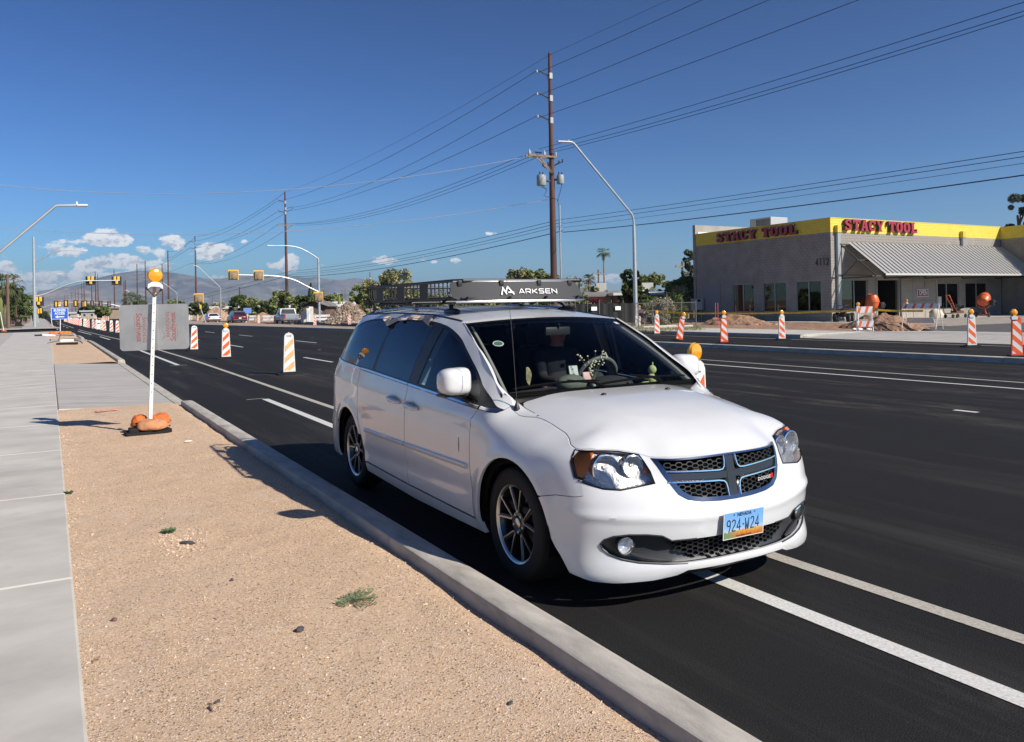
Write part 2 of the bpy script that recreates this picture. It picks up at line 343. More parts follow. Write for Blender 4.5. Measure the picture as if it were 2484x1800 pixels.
# outward offset tables: station -> [(z, offset)...]
_ST = [
 (0.0,[(.10,-.12),(.15,-.07),(.185,-.035),(.215,-.008),(.24,0),(.265,-.004),(.285,-.018),(.34,-.022),(.385,-.010),(.42,-.003),(.47,0),(.515,-.008),(.55,-.026),(.60,-.045),(.66,-.056),(.72,-.066),(.78,-.078),(.82,-.09),(.845,-.105),(.88,-.17),(1.0,-.5)]),
 ('s.38',[(.10,-.10),(.15,-.06),(.18,-.03),(.21,-.006),(.24,0),(.265,-.004),(.285,-.018),(.34,-.022),(.385,-.010),(.42,-.004),(.47,0),(.52,-.006),(.56,-.022),(.60,-.042),(.66,-.058),(.72,-.075),(.78,-.09),(.82,-.105),(.845,-.125),(.88,-.20),(1.0,-.5)]),
 ('s.55',[(.10,-.07),(.15,-.03),(.18,-.008),(.21,0),(.24,0),(.265,-.006),(.285,-.02),(.34,-.024),(.385,-.012),(.42,-.006),(.47,0),(.52,-.004),(.56,-.014),(.60,-.03),(.66,-.055),(.72,-.085),(.78,-.115),(.83,-.15),(.86,-.18),(.88,-.21),(1.0,-.5)]),
 ('s.74',[(.10,-.06),(.15,-.025),(.18,-.004),(.21,0),(.24,-.004),(.27,-.012),(.30,-.022),(.34,-.026),(.385,-.018),(.42,-.010),(.47,-.004),(.52,-.004),(.56,-.010),(.60,-.018),(.66,-.035),(.72,-.06),(.78,-.09),(.83,-.125),(.86,-.155),(.88,-.19),(1.0,-.45)]),
 ('s.87',[(.10,-.06),(.15,-.035),(.18,-.018),(.21,-.012),(.25,-.012),(.30,-.014),(.36,-.012),(.42,-.008),(.50,-.003),(.58,-.003),(.66,-.012),(.72,-.025),(.78,-.045),(.83,-.07),(.86,-.10),(.89,-.145),(.93,-.22),(1.0,-.38)]),
 ('x.45',[(.10,-.08),(.18,-.05),(.22,-.035),(.30,-.022),(.40,-.010),(.50,-.002),(.60,0),(.70,-.008),(.78,-.025),(.83,-.05),(.86,-.085),(.885,-.135),(.91,-.19),(.95,-.26),(1.0,-.34)]),
 ('x.2',[(.10,-.09),(.20,-.05),(.30,-.025),(.42,-.008),(.55,0),(.68,-.002),(.78,-.012),(.84,-.035),(.88,-.075),(.91,-.12),(.94,-.18),(.965,-.235),(1.0,-.31)]),
 ('x-.1',[(.10,-.09),(.20,-.05),(.30,-.025),(.42,-.010),(.55,-.002),(.68,0),(.80,-.006),(.87,-.024),(.92,-.06),(.955,-.105),(.985,-.17),(1.01,-.235),(1.05,-.29),(1.2,-.36)]),
 ('x-.28',[(.10,-.09),(.20,-.05),(.30,-.025),(.42,-.012),(.55,-.004),(.68,0),(.80,-.003),(.90,-.014),(.96,-.034),(1.0,-.058),(1.04,-.105),(1.075,-.15),(1.12,-.19),(1.3,-.28)]),
 ('x-.45',[(.10,-.09),(.20,-.05),(.30,-.025),(.42,-.014),(.55,-.006),(.68,0),(.80,-.002),(.90,-.010),(.97,-.026),(1.01,-.044),(1.08,-.085),(1.16,-.135),(1.20,-.175),(1.3,-.25),(1.4,-.3)]),
 ('x-.9',[(.10,-.09),(.20,-.05),(.30,-.024),(.42,-.015),(.55,-.006),(.68,0),(.80,-.002),(.90,-.009),(.98,-.022),(1.04,-.042),(1.12,-.072),(1.20,-.105),(1.30,-.15),(1.38,-.192),(1.44,-.24),(1.5,-.29),(1.56,-.33)]),
 ('x-1.2',[(.10,-.09),(.20,-.05),(.30,-.024),(.42,-.015),(.55,-.006),(.68,0),(.80,-.002),(.90,-.009),(.99,-.022),(1.06,-.042),(1.14,-.070),(1.24,-.106),(1.34,-.148),(1.44,-.195),(1.52,-.245),(1.565,-.30),(1.6,-.35)]),
 ('x-1.7',[(.10,-.09),(.20,-.05),(.30,-.024),(.42,-.015),(.55,-.006),(.68,0),(.80,-.002),(.90,-.008),(1.0,-.020),(1.08,-.042),(1.16,-.068),(1.26,-.102),(1.36,-.142),(1.46,-.187),(1.54,-.232),(1.585,-.275),(1.61,-.32),(1.64,-.38)]),
 ('x-2.6',[(.10,-.09),(.20,-.05),(.30,-.024),(.42,-.015),(.55,-.006),(.68,0),(.80,-.002),(.90,-.006),(1.0,-.014),(1.10,-.034),(1.18,-.060),(1.28,-.096),(1.38,-.138),(1.48,-.183),(1.55,-.222),(1.60,-.265),(1.628,-.315),(1.66,-.38)]),
 ('x-3.3',[(.10,-.09),(.20,-.05),(.30,-.024),(.42,-.015),(.55,-.006),(.68,0),(.80,-.002),(.90,-.006),(1.02,-.012),(1.12,-.032),(1.22,-.062),(1.32,-.10),(1.42,-.145),(1.50,-.185),(1.56,-.225),(1.595,-.26),(1.62,-.31),(1.65,-.36)]),
 ('x-3.7',[(.10,-.09),(.20,-.045),(.26,-.01),(.32,0),(.42,.004),(.52,.004),(.60,.0),(.66,-.004),(.80,-.006),(.90,-.008),(1.02,-.018),(1.12,-.05),(1.22,-.095),(1.32,-.145),(1.42,-.205),(1.50,-.26),(1.56,-.32),(1.6,-.37)]),
 ('s-.80',[(.10,-.09),(.20,-.045),(.26,-.005),(.32,.01),(.42,.02),(.52,.02),(.60,.012),(.66,-.012),(.80,-.022),(.90,-.03),(1.02,-.05),(1.12,-.09),(1.22,-.14),(1.32,-.20),(1.42,-.27),(1.50,-.34),(1.6,-.45)]),
 ('end',[(.10,-.09),(.20,-.045),(.26,0),(.32,.02),(.42,.04),(.52,.04),(.60,.03),(.66,-.012),(.80,-.03),(.90,-.04),(1.02,-.06),(1.12,-.10),(1.22,-.16),(1.32,-.22),(1.42,-.29),(1.50,-.36),(1.6,-.5)]),
]
def _qst(k):
    if isinstance(k,float): return k
    if k == 'end': return QMAX
    if k == 's-.80': 
        j = int(np.argmin(np.abs(_RC[:,0]+3.96))); return float(_RQ[j])
    return q_of_s(float(k[1:])) if k[0] == 's' else q_of_x(float(k[1:]))
_ZG = np.arange(.10,1.66,.005); _QG = np.arange(0,QMAX+.02,.01)
_cols = np.array([pchip([p[0] for p in t],[p[1] for p in t])(_ZG) for _,t in _ST])
_sq = [_qst(k) for k,_ in _ST]
_OG = np.stack([pchip(_sq,_cols[:,j])(_QG) for j in range(len(_ZG))],1)
def _blur(A,sg,ax):
    r = int(sg*3)+1; k = np.exp(-np.arange(-r,r+1)**2/2/sg**2); k /= k.sum()
    P_ = np.pad(A,[(r,r) if i == ax else (0,0) for i in (0,1)],mode='reflect' if ax == 0 else 'edge')
    return np.apply_along_axis(lambda v: np.convolve(v,k,'valid'),ax,P_)
_OG = _blur(_OG,3.0,0); _OG = _blur(_OG,1.4,1)
# wheel arch flares, a door crease and the sill scoop
_QX = np.interp(_QG,_RQ,_RC[:,0]); _QS = np.interp(_QG,_RQ,_RC[:,1])
XX,ZZ = np.meshgrid(_QX,_ZG,indexing='ij'); SS = np.interp(_QG,_RQ,_RC[:,1])[:,None]+0*ZZ
ARCH_F,ARCH_R,R_ARCH = (.045,.35),(-3.06,.35),.408
for (ax_,az_) in (ARCH_F,ARCH_R):
    r_ = np.hypot(XX-ax_,ZZ-az_)
    side = (SS > .9)*1.0
    up = np.clip((ZZ-.22)/.1,0,1)
    _OG += side*up*.016*np.exp(-((r_-R_ARCH-.015)/.055)**2)*(ZZ < .95)
door = np.clip((XX+3.0)/.3,0,1)*np.clip((-.3-XX)/.3,0,1)
_OG += -.010*door*np.exp(-((ZZ-(.44+.03*(XX+1.6)))/.05)**2) + .006*np.clip((-.0-XX)/.5,0,1)*np.exp(-((ZZ-(.955+.018*(-1.6-XX)))/.018)**2)
# the crease along the bumper below the headlamp line
_OG += .013*np.exp(-((ZZ-(.500+.03*np.clip((SS-.3)/.5,0,1)))/.024)**2)*np.clip((XX-.50)/.2,0,1)
_OG = _blur(_OG,1.0,1)
def surf(q,z,off=0.0,side=1):
    """point on the body skin: q round the outline from the nose, z height, off outwards; side +1 right, -1 left"""
    fi = min(max(q/.01,0),len(_QG)-1.001); fj = min(max((z-.10)/.005,0),len(_ZG)-1.001); i,j = int(fi),int(fj); a,b = fi-i,fj-j
    o = (_OG[i,j]*(1-a)+_OG[i+1,j]*a)*(1-b)+(_OG[i,j+1]*(1-a)+_OG[i+1,j+1]*a)*b
    k = min(max(np.searchsorted(_RQ,q)-1,0),len(_RQ)-2); t = (q-_RQ[k])/(_RQ[k+1]-_RQ[k])
    c = _RC[k]*(1-t)+_RC[k+1]*t; n = _RN[k]*(1-t)+_RN[k+1]*t
    x,s = c[0]+n[0]*(o+off),c[1]+n[1]*(o+off)
    return Vector((x,-s*side,z))
def nrm(fn,a,b,e=.004):
    p = fn(a,b); return ((fn(a+e,b)-p).cross(fn(a,b+e)-p)).normalized()
def dens(poly,st=.02,closed=True):
    o = []; n = len(poly)
    for i in range(n if closed else n-1):
        a = np.array(poly[i],float); b = np.array(poly[(i+1) % n],float); k = max(1,int(np.linalg.norm(b-a)/st))
        o += [tuple(a+(b-a)*j/k) for j in range(k)]
    if not closed: o.append(tuple(map(float,poly[-1])))
    return o
def smooth_line(pts,n=6):
    P = [pts[0]]+list(pts)+[pts[-1]]
    P[0] = (2*pts[0][0]-pts[1][0],2*pts[0][1]-pts[1][1]); P[-1] = (2*pts[-1][0]-pts[-2][0],2*pts[-1][1]-pts[-2][1])
    return [tuple(p) for p in _cr(P,n)]
def inpoly(pt,poly):
    x,y = pt; c = False; n = len(poly); j = n-1
    for i in range(n):
        xi,yi = poly[i]; xj,yj = poly[j]
        if (yi > y) != (yj > y) and x < (xj-xi)*(y-yi)/(yj-yi)+xi: c = not c
        j = i
    return c
def inset(poly,g):
    """shift a dense closed outline inwards by g"""
    A = sum(poly[i][0]*poly[(i+1) % len(poly)][1]-poly[(i+1) % len(poly)][0]*poly[i][1] for i in range(len(poly)))
    sg = 1 if A > 0 else -1; o = []; n = len(poly)
    for i in range(n):
        a,b,c = [np.array(poly[j % n]) for j in (i-1,i,i+1)]
        d = c-a; L = np.linalg.norm(d); 
        if L < 1e-9: o.append(tuple(b)); continue
        o.append((b[0]-sg*d[1]/L*g,b[1]+sg*d[0]/L*g))
    return o
def panel(fn,outline,holes=(),st=.03,gap=.0028,flange=.018,mb=None,flip=False,off=0.0,thick=None):
    """skin panel: outline in the surface's own coordinates, meshed and mapped through fn(a, b, off); flanges turned inwards"""
    if mb is None: mb = MB()
    loops = [inset(dens(outline,min(st,.022)),gap)]+[inset(dens(h,min(st,.022)),-gap) for h in holes]
    pts = []; edges = []
    for L in loops:
        o = len(pts); pts += L; edges += [(o+i,o+(i+1) % len(L)) for i in range(len(L))]
    P0 = np.array(pts); x0,y0 = P0.min(0); x1,y1 = P0.max(0)
    bx = np.arange(x0+st*.5,x1,st)
    for a in bx:
        for b in np.arange(y0+st*.5,y1,st):
            if not inpoly((a,b),loops[0]) or any(inpoly((a,b),h) for h in loops[1:]): continue
            if np.min((P0[:,0]-a)**2+(P0[:,1]-b)**2) < (st*.45)**2: continue
            pts.append((float(a),float(b)))
    vs,es,fs,ov,_,_ = delaunay_2d_cdt([Vector(p) for p in pts],edges,[],0,1e-6)
    tri = []
    for f in fs:
        c = sum((vs[i] for i in f),Vector((0,0)))/len(f)
        if inpoly(c,loops[0]) and not any(inpoly(c,h) for h in loops[1:]): tri.append(tuple(f))
    W3 = [fn(v.x,v.y,off) for v in vs]
    if tri:
        # orientation: outwards is +off
        a,b,c = tri[len(tri)//2][:3]; nn = (W3[b]-W3[a]).cross(W3[c]-W3[a]); vc = (vs[a]+vs[b]+vs[c])/3
        out_ = fn(vc.x,vc.y,off+.01)-fn(vc.x,vc.y,off)
        if nn.dot(out_) < 0: tri = [t[::-1] for t in tri]; rev = True
        else: rev = False
    mb.add(W3,tri)
    if flange:
        for L,hole in [(loops[0],False)]+[(h,True) for h in loops[1:]]:
            n = len(L); A = sum(L[i][0]*L[(i+1) % n][1]-L[(i+1) % n][0]*L[i][1] for i in range(n))
            top = [fn(p[0],p[1],off) for p in L]; bot = [fn(p[0],p[1],off-flange) for p in L]
            q = [(i,(i+1) % n,n+(i+1) % n,n+i) for i in range(n)]
            flipq = (A > 0) ^ hole ^ rev
            mb.add(top+bot,[t[::-1] for t in q] if flipq else q)
    return mb
def onside(side):
    return lambda q,z,off=0.0: surf(q,z,off,side)
def X(pts): return [(q_of_x(x),z) for x,z in pts]      # (x, z) of the flank to outline coordinates
def arc(c,r,a0,a1,n=18): return [(c[0]+r*math.cos(math.radians(a0+(a1-a0)*i/n)),c[1]+r*math.sin(math.radians(a0+(a1-a0)*i/n))) for i in range(n+1)]

def hoodz(x,s):
    s = abs(s); z = float(_HC(x))-float(_HD(x))*(s/.745)**3.5
    sc = .50+(.40-.50)*min(1,max(0,(x+.2)/1.0)); t = 1/(1+math.exp((s-sc)/.016)); return z+.010*t*min(1,max(0,(x+.3)/.4))*min(1,max(0,(.93-x)/.2))
_HC = pchip([-.35,-.2,.03,.3,.5,.573,.65,.75,.82,.85,.93],[1.110,1.100,1.083,1.047,.998,.974,.938,.880,.832,.808,.74])
_HD = pchip([-.35,-.2,0,.37,.573,.66,.723,.786,.87],[.075,.082,.094,.106,.118,.165,.20,.215,.22])
_ZJ = [(q_of_s(a),b) for a,b in ((0,.824),(.2,.822),(.35,.820),(.515,.820),(.545,.828),(.572,.838),(.63,.850),(.70,.861),(.78,.867),(.83,.869))]+[(q_of_x(a),b) for a,b in ((.6,.869),(.56,.871),(.50,.884),(.45,.901),(.366,.926),(.2,.961),(.1,.977),(.05,.983),(.02,.986))]
_zj = pchip([a for a,_ in _ZJ],[b for _,b in _ZJ])
def zint(q): return float(_zj(q))      # height of the joint between bonnet and body skin
_BP = np.array([tuple(surf(a,zint(a))) for a in np.linspace(0,q_of_x(.02),90)])
_hz0 = hoodz
_BC = np.array([p[2]-_hz0(p[0],p[1]) for p in _BP])
def hoodz(x,s):
    d = (_BP[:,0]-x)**2+(np.abs(_BP[:,1])-abs(s))**2; w = np.exp(-d/.003)+1e-12
    return _hz0(x,s)+float((_BC*w).sum()/w.sum())*math.exp(-float(d.min())/.040)
M_white = mat('van_white_paint',(.68,.685,.685),.28,spec=.5,coat=.9,noise=(2.2,.05,4),spots=(5.5,.62,(.50,.47,.43),.16))
M_plast = mat('black_plastic',(.018,.018,.019),.45)
M_trim = mat('dark_grey_trim',(.035,.036,.038),.38)
M_black = mat('shut_line_black',(.004,.004,.004),.9,spec=.1)
M_chrome = mat('chrome',(.86,.86,.86),.14,metal=1)
M_silver = mat('silver_trim',(.62,.62,.63),.22,metal=1)
M_rubber = mat('tyre_rubber',(.006,.006,.006),.8,bump=(60,.3,.002))
M_rimblk = mat('wheel_black',(.012,.012,.013),.3,coat=.5)
M_rimsil = mat('machined_alloy',(.62,.61,.59),.3,metal=1)
M_priv = glass_mat('privacy_glass',(.04,.045,.05),1.5)
M_glass = glass_mat('side_glass',(.80,.86,.84),1.42)
M_wind = glass_mat('windscreen_glass',(.86,.91,.89),1.22)
M_lens = glass_mat('lamp_lens',(.93,.93,.93),1.45)
M_interior = mat('cabin_dark_cloth',(.020,.020,.022),.85)
M_intgrey = mat('cabin_grey_plastic',(.10,.10,.095),.6)
M_amber = mat('amber_lens',(1.0,.26,.02),.3,spec=.6,metal=.4,coat=.3,bump=(90,.5,.004))
M_reflector = mat('lamp_reflector',(.92,.92,.92),.14,metal=.95,bump=(34,.8,.03))
M_smoke = mat('lamp_housing',(.50,.50,.50),.25,metal=.75,bump=(22,.5,.02))
M_red = mat('red_lens',(.45,.015,.02),.15,coat=.8)

van = thing('minivan','white minivan with a black roof basket stopped beside the kerb facing the camera','van',(3.3537,4.2613,0),math.atan2(-1,-.0133))
vparts = {}
def vp(name,mb,m,parent=None,smooth=True,angle=35,**kw):
    o = mb.build(name,m,parent or van,smooth,angle,**kw); return o

ZS = lambda x: float(np.interp(x,[-4.0,-3.9,-3.7,-3.3,-2.6,-1.7,-1.2,-1.1],[1.44,1.50,1.565,1.612,1.626,1.607,1.565,1.55]))   # where roof meets flank
belt = [(-.21,1.0),(-.46,1.012),(-1.13,1.05),(-1.6,1.073),(-2.53,1.122),(-2.9,1.136),(-3.3,1.155),(-3.6,1.172)]
bz = lambda x: float(np.interp(-x,[-b[0] for b in belt],[b[1] for b in belt]))
for side in (1,-1):
    fn = onside(side)
    # --- fender
    top = [(x,zint(q_of_x(x))-.001) for x in (.595,.56,.52,.48,.42,.366,.30,.2,.12,.06,.02)]+[(-.05,.984),(-.1,.988),(-.16,1.008),(-.2,1.038)]
    fen = [(-.44,.30)] + [(-.462,.62),(-.455,.94),(-.405,1.006),(-.235,.997),(-.213,1.012)] + top[::-1] + [(.565,.81),(.60,.728),(.645,.722),(.66,.635),(.62,.626),(.50,.622),(.395,.600)]
    fen += [p for p in arc(ARCH_F,R_ARCH,37.5,190,26)] + [(-.33,.22),(-.44,.23)]
    vp('fender',panel(fn,X(fen)),M_white)
    # --- A pillar, roof side and quarter panel: one frame round the side windows
    dtop = smooth_line([(-.215,1.015),(-.276,1.035),(-.42,1.115),(-.571,1.196),(-.728,1.288),(-.871,1.375),(-1.051,1.458),(-1.214,1.512),(-1.42,1.545),(-1.66,1.566),(-2.2,1.583),(-2.8,1.578),(-3.1,1.560),(-3.32,1.515),(-3.5,1.44),(-3.62,1.34),(-3.68,1.24),(-3.70,1.185)])
    outer = [(-.20,1.040),(-.235,1.078),(-.33,1.136),(-.45,1.210),(-.58,1.285),(-.70,1.352),(-.82,1.414),(-.92,1.462),(-1.02,1.508),(-1.12,1.552)] + [(x,ZS(x)) for x in (-1.2,-1.4,-1.7,-2.1,-2.6,-3.0,-3.3,-3.55,-3.7,-3.8)]
    fr_ = outer + [(-3.86,1.50),(-3.90,1.40),(-3.92,1.18),(-3.78,1.16)] + [p for p in dtop[::-1]] 
    vp('window_surround',panel(fn,X(fr_),gap=.0012),M_white)
    # --- quarter panel
    qp = [(-3.72,bz(-3.6)),(-3.3,bz(-3.3)),(-2.76,bz(-2.76)),(-2.77,.80),(-2.72,.66),(-2.655,.555)] + arc(ARCH_R,R_ARCH,30,142,20) + [(-3.42,.60),(-3.55,.665),(-3.93,.67),(-3.90,.82),(-3.86,1.0),(-3.80,1.16),(-3.78,1.16)]
    vp('quarter_panel',panel(fn,X(qp)),M_white)
    # --- sliding door, front door
    sdoor = [(-1.605,bz(-1.6)-.004),(-2.16,bz(-2.16)-.004),(-2.755,bz(-2.75)-.004),(-2.765,.80),(-2.715,.66),(-2.65,.555),(-2.625,.50),(-2.60,.325),(-1.60,.305),(-1.612,.6)]
    d1 = vp('sliding_door',panel(fn,X(sdoor)),M_white)
    fdoor = [(-.405,1.004),(-1.13,bz(-1.13)-.004),(-1.60,bz(-1.6)-.004),(-1.607,.6),(-1.595,.305),(-.46,.295),(-.465,.62),(-.458,.94)]
    d2 = vp('front_door',panel(fn,X(fdoor)),M_white)
    # sill below the doors
    sill = [(-.34,.215),(-.36,.287),(-.46,.287),(-1.6,.297),(-2.6,.317),(-2.60,.235),(-1.5,.20)]
    vp('sill',panel(fn,X(sill),flange=.03),M_white)
    # mouldings and handles
    for (nm,x0,x1,dd) in (('door_moulding',-2.55,-1.63,d1),('door_moulding',-1.59,-.50,d2)):
        mb = MB(); ns = 40
        prof = [(-.017,.0),(-.017,.010),(-.010,.015),(.010,.015),(.017,.009),(.017,0)]
        vs = []; 
        for i in range(ns+1):
            x = x0+(x1-x0)*i/ns; zc_ = .615+.008*((x+1.6)/1)
            for dz,do in prof: vs.append(fn(q_of_x(x),zc_+dz,do))
        k = len(prof); fs = [(i*k+j,(i+1)*k+j,(i+1)*k+j+1,i*k+j+1) for i in range(ns) for j in range(k-1)]
        if side == -1: fs = [f[::-1] for f in fs]
        mb.add(vs,fs+[tuple(range(k)),tuple(ns*k+j for j in range(k))[::-1]]); vp(nm,mb,M_white,dd)
    for (x0,x1,z0,z1_,dd) in ((-1.93,-1.70,.952,.932,d1),(-1.57,-1.33,.934,.918,d2)):
        mb = MB(); n = 14; pth = []
        for i in range(n+1):
            t = i/n; pth.append(fn(q_of_x(x0+(x1-x0)*t),z0+(z1_-z0)*t,.004+.034*math.sin(PI*min(1,max(0,t*1.0)))**.35))
        mb.tube(pth,[.014+.007*math.sin(PI*i/n) for i in range(n+1)],10,squash=1.0); vp('door_handle',mb,M_white,dd)
        mb = MB(); cq,cz = q_of_x((x0+x1)/2-.01),(z0+z1_)/2
        mb.add([fn(cq,cz,.0015)]+[fn(cq+.068*math.cos(2*PI*k/20),cz+.036*math.sin(2*PI*k/20),.0015) for k in range(20)],[((0,k+1,(k+1) % 20+1)) for k in range(20)])
        vp('handle_cup',mb,mat('handle_recess_shade',(.50,.51,.53),.3,coat=.8),dd)  # flat oval in darker body paint, the cup's shade put into its colour
    # --- chrome belt strip
    for (nm,xa,xb) in (('belt_trim',-.22,-.395),('belt_trim',-.415,-1.60),('belt_trim',-1.612,-2.752),('belt_trim',-2.77,-3.69)):
        mb = MB(); n = 30; vs = []
        for i in range(n+1):
            x = xa+(xb-xa)*i/n; b_ = bz(x) if x < -.21 else 1.0
            for dz,do in ((.000,.000),(.002,.007),(.016,.007),(.020,.000)): vs.append(fn(q_of_x(x),b_+dz-.002,do))
        fs = [(i*4+j,(i+1)*4+j,(i+1)*4+j+1,i*4+j+1) for i in range(n) for j in range(3)]
        mb.add(vs,fs if side == -1 else [f[::-1] for f in fs]); vp(nm,mb,M_silver)
    # --- window openings: black frame band with glass inside
    lo = lambda x: bz(x)+.018
    dt = [(x,z-.004) for x,z in dtop]
    dz_ = lambda x: float(np.interp(-x,[-p[0] for p in dt],[p[1] for p in dt]))
    def win(x0t,x0b,x1t,x1b,rr=.0,e=.018,lowe=.010,tope=.02):
        """glass between two slanting edges (front edge x0 top / bottom, rear edge x1)"""
        n = 14
        o = [(x0b+(x1b-x0b)*i/n,lo(x0b+(x1b-x0b)*i/n)+lowe) for i in range(n+1)]
        o += [(x1t+(x0t-x1t)*i/n,dz_(x1t+(x0t-x1t)*i/n)-tope) for i in range(n+1)]
        return o
    tri_ = [(-.268,1.020),(-.405,1.028),(-.412,1.092),(-.37,1.072)]      # fixed quarter light
    fdg = [(-.455,1.038)]+[(x,lo(x)+.01) for x in (-.7,-1.0,-1.3,-1.455)]+[(-1.40,1.30),(-1.36,1.47),(-1.355,1.522)]+[(x,dz_(x)-.022) for x in (-1.25,-1.15,-1.05,-.93,-.8,-.65,-.56)]+[(-.49,1.120)]
    sdg = [(x,lo(x)+.01) for x in (-1.63,-2.0,-2.35)]+[(-2.40,1.145),(-2.375,1.4),(-2.34,1.52),(-2.335,1.556)]+[(x,dz_(x)-.018) for x in (-2.2,-1.9,-1.6,-1.53)]+[(-1.55,1.45),(-1.60,1.25)]
    rqg = [(x,lo(x)+.008) for x in (-2.475,-2.8,-3.1,-3.4,-3.6)]+[(-3.672,1.20),(-3.655,1.25)]+[(x,dz_(x)-.014) for x in (-3.60,-3.5,-3.4,-3.3,-3.2,-3.0,-2.7,-2.42)]+[(-2.42,1.48),(-2.455,1.3)]
    fr2 = [(-.232,1.004)]+[(x,bz(x)+.012) for x in (-.46,-.8,-1.13,-1.6,-2.0,-2.53,-2.9,-3.3,-3.6,-3.70)] + dtop[::-1][1:-1]
    vp('window_frame',panel(fn,X(fr2),holes=[X(fdg),X(sdg),X(rqg),X(tri_)],off=-.004,gap=.0),M_plast)
    vp('quarter_light',panel(fn,X(tri_),off=-.005,flange=0,gap=-.002),M_plast)
    vp('front_door_glass',panel(fn,X(fdg),off=-.008,flange=0,gap=-.003,st=.05),M_glass)
    vp('sliding_door_glass',panel(fn,X(sdg),off=-.003,flange=0,gap=-.003,st=.05),M_priv)
    vp('rear_side_glass',panel(fn,X(rqg),off=-.003,flange=0,gap=-.003,st=.05),M_priv)
    # --- rear bumper and lamp
    def onx(pts): return [(q_of_x(a),b) if a > -3.95 else (float(np.interp(b_,[0,1],[0,0])),b) for a,b in pts]
    rb = [(q_of_x(-3.42),.595),(q_of_x(-3.55),.658),(q_of_x(-3.93),.662),(QMAX-.001,.662),(QMAX-.001,.27),(q_of_x(-3.9),.27),(q_of_x(-3.60),.25)]+X(arc(ARCH_R,R_ARCH,195,143,10))
    vp('rear_bumper',panel(fn,rb,st=.04),M_white)
    tl = [(q_of_x(-3.865),1.14),(q_of_x(-3.905),.95),(q_of_x(-3.945),.73)]; q3 = q_of_x(-3.945)+.22
    tl += [(q3,.76),(q3-.02,1.0),(q3-.04,1.16)]
    vp('tail_lamp',panel(fn,tl,off=.006,flange=.03),M_red)
    tg = [(q3+.004,.665),(QMAX-.001,.665),(QMAX-.001,1.13),(q3-.03,1.13),(q3-.02,1.0),(q3+.004,.76),(q_of_x(-3.94)+.03,.70)]
    vp('tailgate',panel(fn,tg,st=.05),M_white)
    bg = [(q3-.06,1.16),(QMAX-.001,1.14),(QMAX-.001,1.50),(q3-.16,1.50),(q_of_x(-3.93),1.19)]
    vp('tailgate_glass',panel(fn,bg,st=.06,flange=.02),M_priv)
    # --- liner inside the skin, so that gaps read dark
    lin = [(.52,.45),(.45,.62),(.1,.80),(-.42,.97),(-1.6,1.04),(-2.6,1.09),(-3.6,1.13),(-3.85,1.1),(-3.85,.40)] 
    holesL = [X(arc(ARCH_F,.37,0,359,30)),X(arc(ARCH_R,.37,0,359,30))]
    l2 = [(.52,.30),(.50,.62),(.1,.84),(-.42,.97),(-1.6,1.04),(-2.6,1.09),(-3.6,1.13),(-3.85,1.1),(-3.85,.30)]
    vp('inner_shell',panel(fn,X(l2),holes=holesL,st=.08,off=-.045,flange=0),M_black)

